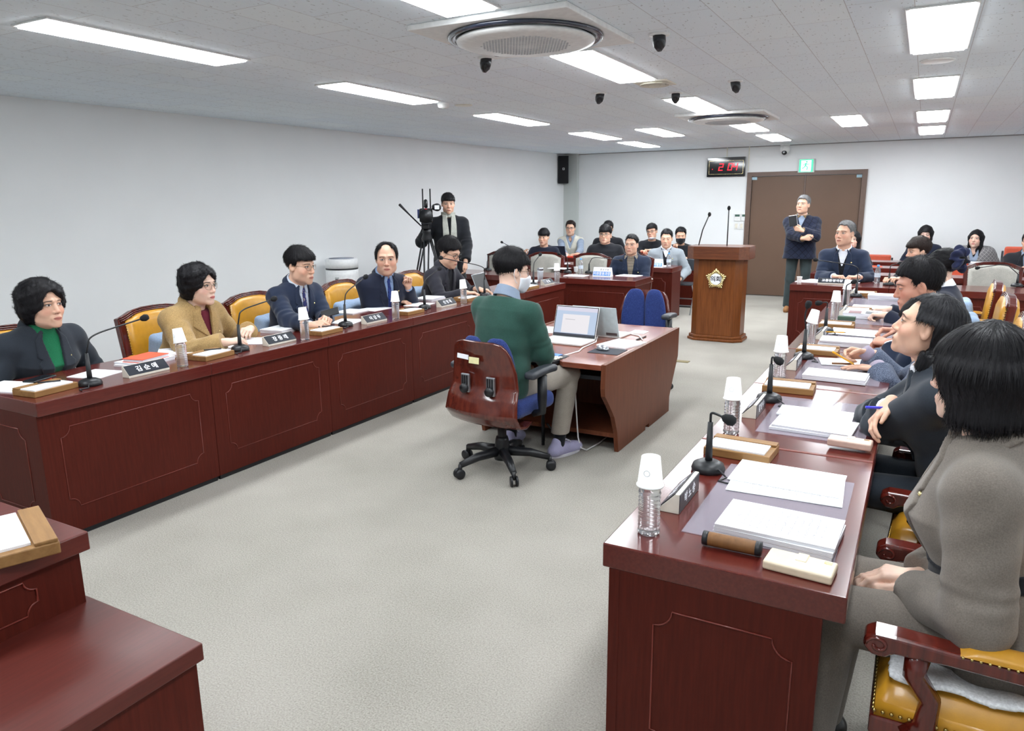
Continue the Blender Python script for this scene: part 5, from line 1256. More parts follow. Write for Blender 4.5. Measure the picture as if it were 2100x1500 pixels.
P_ = at(88, 793); t = empty('phone', (P_.x, P_.y-.01, .779), PI/2+.35, 'black phone lying on the memo box before the woman in green turtleneck', 'phone'); MB().box(-.075, .075, -.037, .037, 0, .010).obj('case', BLACK, t, bevel=.005, seg=3); MB().box(-.070, .070, -.033, .033, .0098, .0106).obj('screen', plain('phone_glass', (18, 20, 24), rough=.08), t)
pencil(at(72, 784)+Vector((-.05, 0, .004)), at(123, 779)+Vector((-.05, .0, .004)), RED, 'red pen lying beside the phone on the left bench', .006, False, 'pen', 'pen')
sheet(at(22, 795), PI/2+.3, 'white papers at the near left end of the left bench', .21, .297, .006)
sheet(at(198, 768), .25, 'white printed sheet before the woman in green turtleneck', .21, .20, .003)
z = stack(at(302, 746)+Vector((-.03, .02, 0)), .22, 'before the woman in green turtleneck', (.010, .012), .012, .21, .26)
t = empty('notebook', (at(302, 746).x-.02, at(302, 746).y+.01, z), .2, 'orange red hardcover notebook on white booklets of the left bench', 'notebook')
MB().box(-.071, .074, -.10, .10, .003, .019).obj('pages', EDGES, t); MB().box(-.076, .076, -.105, .105, 0, .003).obj('cover', ORANGE, t, bevel=.001); MB().box(-.076, .076, -.105, .105, .019, .022).obj('cover', ORANGE, t, bevel=.001)
for px, py, rz, lab, th in ((360, 721, .9, 'white sheets beside the bottle before the woman in green turtleneck', .003), (455, 717, .2, 'white sheets under the hands of the woman in tan coat', .004), (520, 700, .5, 'open white papers at the right hand of the woman in tan coat', .004),
                        (712, 660, .3, 'white sheets under the phone hands of the man in patterned tie', .004), (720, 640, .1, 'opened folder of papers beside the man in patterned tie', .008), (768, 634, .0, 'curled white sheet left of the balding man', .003), (860, 625, .2, 'loose white sheets before the balding man', .003), (1088, 577, .1, 'white papers by the tumbler at the empty seat', .004), (1060, 585, .4, 'white papers beyond the silver laptop on the left bench', .003)):
    sheet(at(px, py), rz, lab, .21, .25, th)
stack(at(581, 678), .12, 'beside the elbow of the man in patterned tie', (.012, .012), .008, .2, .26)
stack(at(880, 615), .1, 'between the balding man and the laptop man', (.014, .012), .01, .2, .27); stack(at(915, 602), .1, 'under the arm of the man at the silver laptop', (.010, .008), .008, .2, .27)
pencil(at(472, 706)+Vector((0, 0, .007)), at(489, 703)+Vector((0, 0, .007)), YELLOW, 'orange pencil before the woman in tan coat')
t, M, l = laptop((-3.90, 6.46, .741), PI/2+.12, 'silver laptop seen from behind with a fruit mark on its lid', math.radians(68), SILVER, SILVER, .31, .215)
ap = MB(); ap.ball((0, .105, -.0065), (.013, .014, .0012), 16, 8, M); ap.ball((.003, .123, -.0065), (.003, .005, .001), 8, 6, M); ap.obj('lid_mark', WHITE, l, True)
tb = empty('tumbler', at(1108, 578), 0, 'grey white steel tumbler at the empty far seat', 'tumbler'); MB().lathe([(.030, 0), (.037, .12), (.037, .135)], 24).obj('cup_body', plain('tumbler_white', (206, 214, 222), rough=.35), tb, True); MB().lathe([(.038, .135), (.038, .16), (.034, .165)], 24).obj('lid', SILVER, tb, True)
# right bench
RM = [((1452, 965), (1497, 862), .0), ((1577, 822), (1598, 741), 0), ((1648, 735), (1658, 624), 0), ((1692, 682), (1678, 622), 0), ((1731, 640), (1752, 578), 0), ((1755, 609), (1672, 533), 0)]
for i, (b, h, _) in enumerate(RM):
    B_ = at(*b); H_ = aty(h[0], h[1], B_.y); zc = H_.z-.74
    up = Vector((0, 0, max(zc, .20)+(.012 if i in (0, 1, 3) else -.03))) if i != 2 else Vector((-.012, 0, .26))
    if i == 5: up = Vector((0.0, 0, .30))
    mic(B_, H_, f'black gooseneck microphone on the right bench before {RS[i]}', up=up, hz=.175)
for i, (bx, by, tx) in enumerate(((1330, 1093, .0), (1499, 888, -.02), (1598, 776, .0), (1661, 706, .22), (1711, 656, .02), (1734, 626, .05))):
    bottle(at(bx, by), f'clear ribbed water bottle on the right bench near {RS[i]}', True, f'white paper cup upside down on the bottle near {RS[i]}', (0, tx))
for i, (nx, ny, fx, fy, body) in enumerate(((1380, 1062, 1420, 996, '박노승'), (1540, 866, 1562, 828, '정영수'), (1622, 768, 1640, 738, '김소미'), (1679, 703, 1692, 682, '이민'), (1725, 650, 1733, 638, '오미'), (1744, 612, 1752, 601, '한수'))):
    a, b = at(nx, ny), at(fx, fy); c = (a+b)/2; nameplate((c.x-.012, c.y, .74), (0, 1, 0), (-1, 0, 0), ' '.join(body), f'cream and black name plate on the right bench near {RS[i]}', w=.22)
for i, (px, py, rz) in enumerate(((1520, 930, -.05), (1618, 800, .03), (1677, 724, .0), (1716, 671, .0), (1755, 641, 0), (1770, 606, 0))):
    c = at(px, py); memo_box((c.x, c.y, .74), rz, f'oak memo box with slips on the right bench near {RS[i]}')
def mat_(c, rz, lab, w=.40, d=.56):
    o = MB().box(-w/2, w/2, -d/2, d/2, 0, .0018).obj('desk_mat', MATS['clear_mat'], None); o.location = (c[0], c[1], .7402); o.rotation_euler = (0, 0, rz); tag(o, lab, 'desk mat', 'clear desk mats')
k = NT('clear_mat'); k.b.inputs['Base Color'].default_value = (*lin((188, 182, 196)), 1); k.b.inputs['Alpha'].default_value = .34; k.b.inputs['Roughness'].default_value = .12; k.bump(k.noise(30), .03, .001); MATS['clear_mat'] = k.m
for i in range(6): mat_((-.315, RY[i]+.50+(.0 if i else -.02)), .0, f'translucent grey desk mat on the right bench before {RS[i]}', .40, .62)
sheet(at(1612, 998)+Vector((0, 0, .003)), -PI/2+.05, 'curled white printed sheets in the middle of the taupe woman\'s desk', .24, .345, .002, curl=.0)
sheet(at(1610, 985)+Vector((.005, .01, .0055)), -PI/2-.02, 'upper white printed sheet lying crosswise on the taupe woman\'s desk', .22, .345, .002)
stack(at(1600, 1098)+Vector((.0, .0, .003)), -PI/2-.06, 'nearest to us on the taupe woman\'s desk', (.012, .012, .010), .008, .20, .31)
c1, c2 = at(1442, 1118)+Vector((0, 0, .022)), at(1560, 1143)+Vector((0, 0, .022)); t = empty('pen_case', c1, 0, 'brown cylindrical pen case with dark ends near the desk edge', 'pen case'); d_ = c2-c1; n_ = d_.normalized()
MB().tube([(0, 0, 0), n_*.012, d_-n_*.012, d_], [.014, .019, .019, .014], 12).obj('body', BROWNBOX, t, True); MB().tube([n_*-.001, n_*.014], .0195, 12).obj('end_cap', BLACK, t, True); MB().tube([d_-n_*.014, d_+n_*.001], .0195, 12).obj('end_cap', BLACK, t, True)
def wallet(c, rz, lab, rgb, w=.165, d=.088, h=.024):
    m = plain('wallet_%d_%d_%d' % rgb, rgb, rough=.4, bump=(200, .08, .001)); t = empty('wallet', c, rz, lab, 'wallet'); MB().box(-w/2, w/2, -d/2, d/2, 0, h).obj('body', m, t, bevel=.006, seg=3)
    MB().box(-.014, .014, .0, d/2+.003, h-.004, h+.002).obj('snap_tab', m, t, bevel=.003); MB().box(w/2-.03, w/2-.012, d/2-.024, d/2-.012, h-.0005, h+.001).obj('gold_mark', GOLD, t)
wallet(at(1640, 1170), -.08, 'cream leather wallet with a tab at the near end of the right bench', (222, 206, 180)); wallet(at(1742, 922)+Vector((0, 0, .012)), -.06, 'pale pink leather wallet beside the desk of the woman with folded arms', (214, 184, 170), .15, .07, .028)
stack(at(1668, 880)+Vector((0, 0, .003)), -PI/2-.05, 'before the woman with folded arms', (.010, .010), .008, .20, .30); sheet(at(1672, 852)+Vector((0, 0, .004)), -PI/2, 'upper open printed pages before the woman with folded arms', .16, .30, .006)
stack(at(1712, 777)+Vector((0, 0, .003)), -PI/2-.04, 'before the person in blue tweed', (.012, .012), .006, .19, .30); sheet(at(1735, 745)+Vector((0, 0, .004)), -PI/2+.2, 'white printed sheet under the tweed sleeved hands', .2, .28, .002)
pencil(at(1705, 757)+Vector((0, 0, .032)), at(1754, 759)+Vector((0, 0, .032)), BROWNBOX, 'dark brown pen lying on papers before the person in tweed', .006, False, 'pen', 'pen')
stack(at(1733, 708)+Vector((0, 0, .003)), -PI/2, 'before the man with clasped hands', (.012, .012, .010), .008, .2, .30); sheet(at(1750, 686)+Vector((0, 0, .004)), -PI/2-.1, 'curled white sheet before the man with clasped hands', .17, .30, .002, curl=.02)
pencil(at(1690, 693)+Vector((0, 0, .042)), at(1735, 695)+Vector((0, 0, .042)), YELLOW, 'yellow pencil lying on booklets before the man with clasped hands')
t = empty('case', at(1738, 668)+Vector((0, 0, .040)), -.05, 'dark green box on the memo box near the clasped hands', 'case'); MB().box(-.07, .05, -.028, .028, 0, .03).obj('box', plain('dark_green_box', (52, 78, 64), rough=.5), t, bevel=.004)
DARKC = plain('dark_booklet_cover', (74, 78, 84), rough=.5); MAROON = plain('maroon_booklet_cover', (132, 92, 96), rough=.5)
zt = stack(at(1782, 652)+Vector((-.05, .0, .003)), -PI/2, 'of thick reports before the woman with the scrunchie', (.02, .022), .006, .22, .26)
for dx, m, lab in ((-.10, MAROON, 'maroon printed leaflet on the reports before the woman with scrunchie'), (.02, DARKC, 'dark printed leaflet on the reports before the woman with scrunchie')):
    sheet((at(1782, 652).x+dx, at(1782, 652).y-.04, zt), 0, lab, .09, .13, .002, m, 'leaflet')
sheet(at(1792, 632)+Vector((0, 0, .004)), -PI/2, 'large white sheet spread before the woman with the scrunchie', .25, .34, .004); sheet((at(1825, 640).x, at(1825, 640).y+.02, .745), -PI/2+.1, 'second white sheet right of the thick reports', .2, .22, .003)
stack(at(1812, 614), -PI/2, 'at the far end of the right bench', (.016, .016, .014), .008, .2, .27)
# officials' desks
for bx, by, hx, hy, lab, up in ((1000, 555, 1023, 522, 'black gooseneck microphone at the wall end of the back left row', None), (1164, 560, 1146, 521, 'black gooseneck microphone left of the white cup', None), (1208, 561, 1274, 534, 'black gooseneck microphone bent toward the man in plaid shirt', Vector((.05, 0, .22))), (1822, 585, 1846, 540, 'black gooseneck microphone before the young man with brown hair', Vector((0, 0, .22))), (2085, 588, 2004, 550, 'black gooseneck microphone right of the empty light grey chair', Vector((-.12, 0, .24)))):
    b = at(bx, by); mic(b, aty(hx, hy, b.y+.05), lab, up=up, hz=.13)
bottle(at(1191, 562), 'water bottle with blue cap and label beside the white cup, back left', capped=True, h=.19, group='bottles with blue caps'); bottle(at(1371, 548), 'water bottle with blue cap before the man in grey jacket', capped=True, h=.19, group='bottles with blue caps'); bottle(at(1798, 581), 'water bottle with blue cap on the back right desk', capped=True, h=.19, group='bottles with blue caps')
cup(at(1181, 558), 'small white paper cup beside the bottle on the back left desk'); cup(Vector((-5.38, 11.66, .74)), 'white paper cup on the second back left desk'); cup(at(1639, 580), 'white paper cup at the left end of the back right desk'); cup(at(1335, 527, .74), 'white paper cup before the man with lowered mask')
SIGNB = plain('sign_blue', (82, 148, 226), rough=.4)
def tent(p, w, top, bot, lab, sx=.9):
    p = Vector(p); t = empty('desk_sign', p, 0, lab, 'desk sign', 'white and blue desk signs'); MB().prism([(-.045, 0), (.045, 0), (.004, .115), (-.004, .115)], -w/2, w/2, frame((0, 0, 0), (0, -1, 0), (0, 0, 1), (-1, 0, 0))).obj('tent_card', PAPER, t)
    u = Vector((0, .041, .115)).normalized(); n3 = Vector((0, -.115, .041)).normalized(); M = frame(Vector((0, -.045, 0)), (1, 0, 0), u, n3)
    MB().box(-w/2+.006, w/2-.006, .012, .066, 0, .0012, M).obj('blue_band', SIGNB, t); lettering(bot, .046, M @ T(0, .038, .0016), PAPER, t, bold=.0006, sx=sx)
    if top: lettering(top, .026, M @ T(.03, .090, .0008), DGREY, t)
tent(at(1236, 567), .245, '용 산 구 청', '자원활용과장', 'white and blue desk sign before the man in a plaid shirt'); tent(at(1347, 548), .18, '용 산 구 청', '관리팀장', 'white and blue desk sign before the man in grey jacket'); tent(at(1231, 544), .12, '', '과장', 'white and blue desk sign on the second row behind the first sign')
a = at(1702, 583); nameplate((a.x+.02, a.y+.02, .74), (1, 0, 0), (0, -1, 0), '교통환경국장', 'long black name plate before the grey haired man in navy', .30, .040)
for px, py, rz, lab, th in ((1290, 566, 1.4, 'white papers before the man in a plaid shirt'), (1147, 551, 1.5, 'open white papers before the second light grey chair'), (1182, 566, 1.6, 'white slips under the cup on the back left desk'), (1660, 578, 1.5, 'white papers left of the long name plate'), (1680, 576, 1.3, 'curled white paper touching the long name plate'), (1738, 578, 1.5, 'white papers under the clasped hands of the grey haired man'), (1772, 575, 1.3, 'white documents beside the blue capped bottle, back right'), (1245, 543, 1.5, 'white papers before the heavy man in black'), (1147, 541, 1.5, 'white papers behind the second light grey chair'), (1358, 546, 1.5, 'white papers before the man in grey jacket')) and [(x[0], x[1], x[2], x[3], .006) for x in ((1290, 566, 1.4, 'white papers before the man in a plaid shirt'), (1147, 551, 1.5, 'open white papers before the second light grey chair'), (1182, 566, 1.6, 'white slips under the cup on the back left desk'), (1660, 578, 1.5, 'white papers left of the long name plate'), (1680, 576, 1.3, 'curled white paper touching the long name plate'), (1738, 578, 1.5, 'white papers under the clasped hands of the grey haired man'), (1772, 575, 1.3, 'white documents beside the blue capped bottle, back right'), (1245, 543, 1.5, 'white papers before the heavy man in black'), (1147, 541, 1.5, 'white papers behind the second light grey chair'), (1352, 546, 1.5, 'white papers before the man in grey jacket'))]:
    sheet(at(px, py), rz, lab, .21, .28, th)
t = empty('hand_microphone', at(1131, 541), 0, 'silver headed hand microphone lying on the second back left desk', 'microphone'); MB().ball((0, 0, .03), .027, 14, 10).obj('head', SILVER, t, True); MB().tube([(.02, .0, .028), (.16, .02, .018)], [.016, .011], 12).obj('handle', BLACK, t, True)
c = at(1205, 524, .74); t = empty('folder', (c.x, 11.75, .74), .1, 'red folder before the man in a knit vest', 'folder'); MB().box(-.17, .17, -.11, .11, 0, .02).obj('cover', RED, t, bevel=.003); MB().box(-.16, .165, -.105, .105, .004, .016).obj('pages', PAPER, t)
t = empty('folder', (at(1318, 528, .74).x, 11.75, .74), -.1, 'red folder before the man with lowered mask', 'folder'); MB().box(-.15, .15, -.11, .11, 0, .03).obj('cover', RED, t, bevel=.004); MB().box(-.145, .152, -.105, .105, .004, .026).obj('pages', PAPER, t)
laptop((at(1152, 527, .74).x, 11.62, .741), PI, 'dark navy laptop before the man in a knit vest', math.radians(68), plain('navy_lid', (40, 46, 66), rough=.4), BLACK, .30, .20)
sheet((at(2010, 540, .74).x, 12.7, .741), .1, 'open white magazine before the woman in the grey shawl', .30, .21, .02, EDGES, 'magazine', cat='magazine'); sheet((at(1790, 548, .74).x, 11.6, .741), .2, 'orange paper on the third back right row', .21, .2, .004, ORANGE)
b = Vector((-5.80, 10.42, .74)); mic(b, aty(1029, 497, 10.42), 'tall gooseneck microphone far left behind the first light grey chair', hz=.16)
# recorders' desk
SCR = NT('lit_screen'); tc = SCR.n('ShaderNodeTexCoord').outputs['Generated']; sp = SCR.n('ShaderNodeSeparateXYZ'); SCR.l(tc, sp.inputs[0]); X, Z = sp.outputs[0], sp.outputs[2]
page = SCR.math('MULTIPLY', SCR.math('MULTIPLY', SCR.math('GREATER_THAN', X, .17), SCR.math('LESS_THAN', X, .83)), SCR.math('MULTIPLY', SCR.math('GREATER_THAN', Z, .08), SCR.math('LESS_THAN', Z, .74)))
col = SCR.mix(page, lin((196, 214, 240)), lin((250, 246, 250))); col = SCR.mix(SCR.math('GREATER_THAN', Z, .86), col, lin((228, 226, 244))); col = SCR.mix(SCR.math('LESS_THAN', Z, .06), col, lin((30, 34, 60)))
ln_ = SCR.math('MULTIPLY', page, SCR.math('MULTIPLY', SCR.math('LESS_THAN', SCR.math('ABSOLUTE', SCR.math('SUBTRACT', Z, .56)), .012), SCR.math('MULTIPLY', SCR.math('GREATER_THAN', X, .24), SCR.math('LESS_THAN', X, .48))))
col = SCR.mix(SCR.math('MULTIPLY', ln_, .4), col, lin((120, 124, 140)))
SCR.b.inputs['Base Color'].default_value = (.01, .01, .012, 1); SCR.l(col, SCR.b.inputs['Emission Color']); SCR.b.inputs['Emission Strength'].default_value = .82; SCR.b.inputs['Roughness'].default_value = .3
laptop((-2.225, 4.96, .651), -.04, 'white laptop with a lit document on its screen', math.radians(72), WHITE, WHITE, .36, .24, SCR.m)
t, M, l = laptop((-2.10, 5.14, .651), PI-.05, 'pale grey laptop seen from behind with a dark label on its lid', math.radians(72), plain('pale_grey_lid', (186, 200, 202), rough=.35), WHITE, .36, .24)
MB().box(-.165, -.075, .010, .032, -.0075, -.0055, M).obj('lid_label', plain('dark_label', (88, 82, 84), rough=.5), l)
tag(MB().box(-.11, .11, -.10, .10, 0, .003).obj('mouse_pad', plain('black_mat', (40, 44, 54), rough=.7), None), 'black mouse pad on the walnut recorder desk', 'mouse pad').location = at(1246, 721, .65)
f = lambda P: smax(ell(P, (0, 0, .004), (.032, .055, .032)), -P[:, 2], .004); o = link('computer_mouse', sdf_mesh('computer_mouse', f, (-.05, -.08, -.01), (.05, .08, .05), .005), SILVER); o.location = at(1236, 719, .65)+Vector((0, 0, .0035)); o.rotation_euler = (0, 0, 1.2); tag(o, 'silver computer mouse on the black mouse pad', 'mouse')
sheet(at(1275, 707, .65), -.2, 'stack of white sheets right of the lit laptop', .24, .30, .010); sheet(at(1135, 678, .65), .1, 'white papers left behind the lit laptop', .22, .28, .006); sheet(at(1310, 682, .65), .0, 'small white papers at the far laptop', .12, .14, .004)
pencil(at(1305, 699, .65)+Vector((0, 0, .006)), at(1326, 691, .65)+Vector((0, 0, .006)), BLACK, 'black and yellow pen on the walnut recorder desk', .005, True, 'pen', 'pen', YELLOW)
q = lambda px, py, z=.65: at(px, py, z)
tag(MB().tube([q(1214, 700)+Vector((0, 0, .01)), q(1225, 693)+Vector((0, 0, .006)), q(1222, 703)+Vector((0, 0, .005)), q(1195, 715)+Vector((0, 0, .005)), q(1187, 722)+Vector((0, 0, .004)), (-2.03, 4.385, .652), (-1.985, 4.385, .62), (-1.955, 4.385, .5), (-1.94, 4.38, .3), (-1.915, 4.36, .1), (-1.89, 4.35, .03), (-1.86, 4.38, .008), (-1.84, 4.55, .008), (-1.85, 4.9, .008)], .005, 8).obj('power_cable', WHITE, None, True), 'white cable running from the lit laptop down to the floor', 'cable')
tag(MB().tube([q(1272, 690)+Vector((0, 0, .012)), q(1290, 686)+Vector((0, 0, .006)), q(1310, 690)+Vector((0, 0, .006)), q(1318, 699)+Vector((0, 0, .006))], .005, 8).obj('charger_cable', WHITE, None, True), 'white cable lying at the far laptop', 'cable')
t = empty('stenograph', (-2.15, 4.30, .625), -.1, 'black stenograph keyboard with pale keys in front of the man in green', 'keyboard'); MB().box(-.14, .15, -.12, .10, 0, .03).obj('body', BLACK, t, bevel=.008); MB().tube([(0, 0, 0), (0, 0, -.60)], .012, 8).obj('stand_post', BLACK, t, True); MB().tube([(-.02, .02, -.45), (-.08, .14, -.62)], .008, 6).obj('stand_leg', BLACK, t, True); MB().tube([(.02, .02, -.45), (.08, .14, -.62)], .008, 6).obj('stand_leg', BLACK, t, True)
for i in range(9):
    for j in range(3): MB().box(-.13+i*.032, -.106+i*.032, -.09+j*.035, -.062+j*.035, .03, .038).obj('key', CREAM, t, bevel=.003)
MB().box(-.05, .10, .03, .09, .031, .034).obj('display', plain('steno_screen', (90, 140, 220), rough=.2, emit=.3), t)
# presiding bench
c = at(35, 1122, .92); t = memo_box((c.x-.02, c.y, .92), -.35, 'tan memo tray with white slips on the presiding bench', True, .24, .15, .028, 'presiding bench trays')
# foreground seat cloth
def seat_cloth(P):
    q = P-V3(.30, 2.08, .505); w = .006*np.sin(q[:, 0]*40+q[:, 1]*23)+.005*np.sin(q[:, 1]*47)
    top = np.maximum(np.abs(q[:, 0]+.0)-.27, np.maximum(np.abs(q[:, 1])-.255, np.abs(q[:, 2]-w)-.007))
    return top.astype(F32)
o = link('seat_towel', sdf_mesh('seat_towel', seat_cloth, (-.05, 1.75, .44), (.66, 2.42, .56), .008), cloth('white_towel', (226, 228, 230), weave=150)); tag(o, 'crumpled white towel on the seat of the nearest leather armchair', 'towel')
# air purifier, video camera on its tripod
t = empty('air_purifier', (-6.42, 7.12, 0), 0, 'white cylindrical air purifier standing by the left wall', 'air purifier'); PM = plain('purifier_white', (247, 249, 251), rough=.3)
MB().lathe([(.17, 0), (.20, .03), (.205, .80), (.205, .865)], 40).obj('body', PM, t, True); MB().lathe([(.203, .865), (.203, .885)], 40).obj('dark_gap', BLACK, t, True); MB().lathe([(.206, .885), (.207, .985), (.19, 1.0), (.001, 1.0)], 40).obj('top_ring', PM, t, True); MB().lathe([(.15, 1.0), (.16, 1.006), (.001, 1.004)], 32).obj('top_panel', plain('purifier_grille', (150, 156, 172), rough=.4), t, True)
PS = MB(); Mp = rotz(math.radians(-60)); PS.box(.203, .2065, -.05, .0, .70, .78, Mp); PS.obj('label_sticker', plain('grey_sticker', (190, 192, 194), rough=.6), t); MB().box(.203, .207, -.045, -.012, .715, .76, Mp).obj('label_print', DGREY, t)
TC = Vector((-5.44, 7.62, 0)); t = empty('tripod', TC, .4, 'tall black video tripod beside the standing cameraman', 'tripod')
for i in range(3):
    a = 2*PI*i/3+.6; c, s_ = math.cos(a), math.sin(a); l = MB(); w = Vector((-s_, c, 0))*.03
    for e in (-1, 1): l.tube([Vector((.05*c, .05*s_, 1.22))+w*e, Vector((.24*c, .24*s_, .55))+w*e*.7], .011, 8)
    l.tube([(.23*c, .23*s_, .62), (.40*c, .40*s_, .01)], .012, 8); l.obj('leg', BLACK, t, True)
    MB().tube([(0, 0, .5), (.25*c, .25*s_, .52)], .008, 6).obj('spreader_arm', BLACK, t, True)
MB().lathe([(.06, 1.20), (.07, 1.24), (.05, 1.30), (.06, 1.32), (.05, 1.36)], 20).obj('bowl', BLACK, t, True); MB().box(-.05, .05, -.08, .08, 1.36, 1.42).obj('fluid_head', BLACK, t, bevel=.01)
MB().tube([(-.06, -.05, 1.40), (-.16, -.22, 1.54), (-.24, -.36, 1.66)], [.009, .009, .017], 8).obj('pan_handle', BLACK, t, True)
t = empty('video_camera', TC+Vector((0, 0, 1.42)), math.radians(-55)+PI/2, 'black professional video camera with two antennas on the tripod', 'video camera'); t.scale = (1.25, 1.25, 1.2)
MB().box(-.065, .065, -.14, .20, .02, .16).obj('body', BLACK, t, bevel=.015); MB().box(-.05, .05, -.12, .12, 0, .02).obj('base_plate', DGREY, t)
MB().lathe([(.05, 0), (.055, .05), (.062, .10), (.068, .15)], 24, frame((0, -.14, .085), (1, 0, 0), (0, 0, 1), (0, -1, 0))).obj('lens', BLACK, t, True); MB().lathe([(.001, 0), (.045, .002)], 24, frame((0, -.288, .085), (1, 0, 0), (0, 0, 1), (0, -1, 0)), cap=False).obj('front_glass', plain('lens_glass', (30, 40, 56), rough=.05), t, True)
MB().tube([(0, -.12, .17), (0, -.10, .235), (0, .12, .235), (0, .16, .17)], .018, 8).obj('handle', BLACK, t, True); MB().tube([(.09, -.02, .17), (.11, -.12, .17), (.11, -.20, .17)], [.035, .035, .04], 14).obj('viewfinder', BLACK, t, True)
MB().box(-.085, -.065, -.06, .10, .06, .15).obj('side_screen', plain('navy_trim', (44, 60, 120), rough=.4), t); MB().box(-.012, .012, -.146, -.139, .14, .155).obj('tally_light', plain('tally_red', (226, 40, 60), rough=.4, emit=.5), t); MB().box(.085, .13, -.206, -.20, .15, .19).obj('eyepiece_screen', PAPER, t)
for x in (-.03, .045): MB().tube([(x, .10, .16), (x, .11, .24), (x, .115, .36)], .007, 6).obj('antenna', BLACK, t, True)
# ------------------------------------------------------------------ the people
def C(n, rgb, **k): return cloth(n, rgb, **k)
NAVY = C('navy_suiting', (35, 45, 66)); NAVYD = C('dark_navy_suiting', (28, 34, 52)); CHAR = C('charcoal_suiting', (40, 46, 54)); BLACKC = C('black_knit', (24, 26, 32)); NAVYK = C('navy_knit', (26, 32, 48))
GREENK = C('green_turtleneck_knit', (28, 112, 74), weave=250); GREENS = C('deep_green_sweater_knit', (44, 78, 69), weave=320); TAN = C('tan_wool', (158, 130, 86), weave=160, var=.14); BURG = C('burgundy_knit', (98, 28, 44))
SHW = C('white_shirting', (234, 238, 246), var=.03); SHB = C('pale_blue_shirting', (198, 208, 222), var=.04); SHG = C('grey_blue_shirting', (138, 152, 172), var=.05); SHM = C('mid_blue_shirting', (140, 166, 204), var=.04)
TIE1 = C('patterned_tie', (48, 54, 104), kind='paisley', rgb2=(168, 150, 140)); TIE2 = C('blue_tie', (44, 64, 128), kind='paisley', rgb2=(30, 40, 90)); CORD = C('dark_grey_corduroy', (44, 44, 52)); TWEED = C('blue_grey_tweed', (58, 68, 88), kind='tweed', rgb2=(110, 120, 140), weave=260)
TAUPE = C('taupe_suiting', (122, 114, 106), weave=300); GREYJ = C('grey_flannel', (128, 136, 144), kind='tweed', rgb2=(150, 158, 164)); VEST = C('cream_knit', (200, 198, 186), weave=150); PLAID = C('plaid_shirting', (206, 194, 174), kind='check', rgb2=(40, 36, 36))
KHAKI = C('grey_khaki_twill', (156, 148, 138)); QUILT = C('quilted_navy', (28, 34, 54), kind='quilt', rgb2=(14, 18, 32)); CORDB = C('olive_brown_corduroy', (112, 94, 66)); OLIVE = C('dark_green_trouser', (50, 60, 62)); SCARF = C('grey_wool_scarf', (168, 170, 162), weave=120); COAT = C('black_coat_wool', (22, 24, 30)); SHAWL = C('grey_diamond_shawl', (112, 110, 112), kind='diamond', rgb2=(160, 158, 156), weave=120)
DENIM = C('dark_trousers', (34, 36, 44)); MASKW = C('white_mask', (226, 230, 238), var=.03); MASKB = C('black_mask', (28, 30, 36)); SHOEB = plain('black_shoe_leather', (20, 20, 22), rough=.3); LILAC = C('lilac_mesh_shoe', (170, 168, 200)); TANSHOE = plain('tan_suede', (150, 104, 62), rough=.7); SOLEW = plain('white_sole', (206, 206, 214), rough=.6)
WIRE = plain('wire_rim', (150, 132, 112), rough=.3, metal=.8); RIMB = plain('black_rim', (22, 22, 24), rough=.3); BADGE = plain('badge_gold', (236, 220, 160), rough=.25, metal=.8)
dn = (0, 0, -1)
def P_full(p, tr=DENIM, sh=SHOEB, hh=None): p.trousers(tr, h=hh); p.shoes(sh)
# left bench, near to far
p = Person('woman with puffed black hair in charcoal jacket and green turtleneck, seated nearest left', (-4.30, 2.30, 1.115), 8, 4, -2, 0, 1.03, .0045, 'skin_mid', dict(style='perm', w=.120, h=.118, dep=.125, face=.095, lift=1.3), fem=.8, fat=.9, lean=.16, sw=.185, girth=1.12, neck=(0, -.052, -.122), torso_h=.0065)
p.build_body(); p.build_hair(); p.top('turtleneck', GREENK, .008, ('turtle', .058), sleeves=False, prof=TORSO_F, h=.007); p.jacket(CHAR, .020, .36, .058, lapel=LAPEL, prof=TORSO_F); p.badge(BADGE, -.085, .13, .028, .008); p.trousers(CHAR)
w1, w2 = at(463, 702, .79), at(512, 676, .80)
p = Person('woman with wavy black hair and round glasses in tan wool coat, hands folded', (-4.25, 3.30, 1.135), 12, 8, 4, 0, 1.06, .0045, 'skin_light', dict(style='perm', w=.112, h=.104, dep=.122, face=.090, lift=1.5), fem=1, fat=.7, lean=.18, sw=.18, girth=1.12,
           R=(w1, (.75, .75, .05), (0, .5, -1), 'curl'), L=(w2, (.55, -.75, .05), (0, -.6, -1), 'curl'), neck=(0, -.052, -.122), torso_h=.0065)
p.build_body(); p.build_hair(); p.glasses(WIRE, rx=.024, rz=.021); p.top('top', BURG, .006, ('crew', .02), sleeves=False, prof=TORSO_F); p.jacket(TAN, .026, .24, .060, hem=-.15, lapel=NOTCHLESS, r=(.056, .052, .046), prof=TORSO_F)
p.badge(BADGE, -.095, .155, .034, .008); p.buttons(BLACK, [(.0, .30)], .028, .013); p.trousers(BLACKC)
w1, w2 = at(636, 668, .79), at(667, 654, .80)
p = Person('man in navy suit, glasses and patterned tie holding a phone, speaking', (-4.26, 4.25, 1.19), 6, -4, 6, 0, 1.13, .0045, 'skin_mid', dict(style='short', t=.020, fringe=.050, seed=.3), fat=.4, lean=.16, sw=.188, girth=1.05,
           R=(w1, (.8, .5, .12), (0, .6, -.8), 'hold'), L=(w2, (.7, -.5, .12), (0, -.6, -.8), 'hold'), neck=(0, -.052, -.122), torso_h=.0065)
p.build_body(); p.build_hair(); p.glasses(WIRE, rx=.022, rz=.018); p.shirt(SHB, 0, .38, .085); p.tie(TIE1, .007, .42, .042); p.jacket(NAVY, .019, .36, .058); p.badge(BADGE, -.085, .13, .026, .008); p.trousers(NAVY)
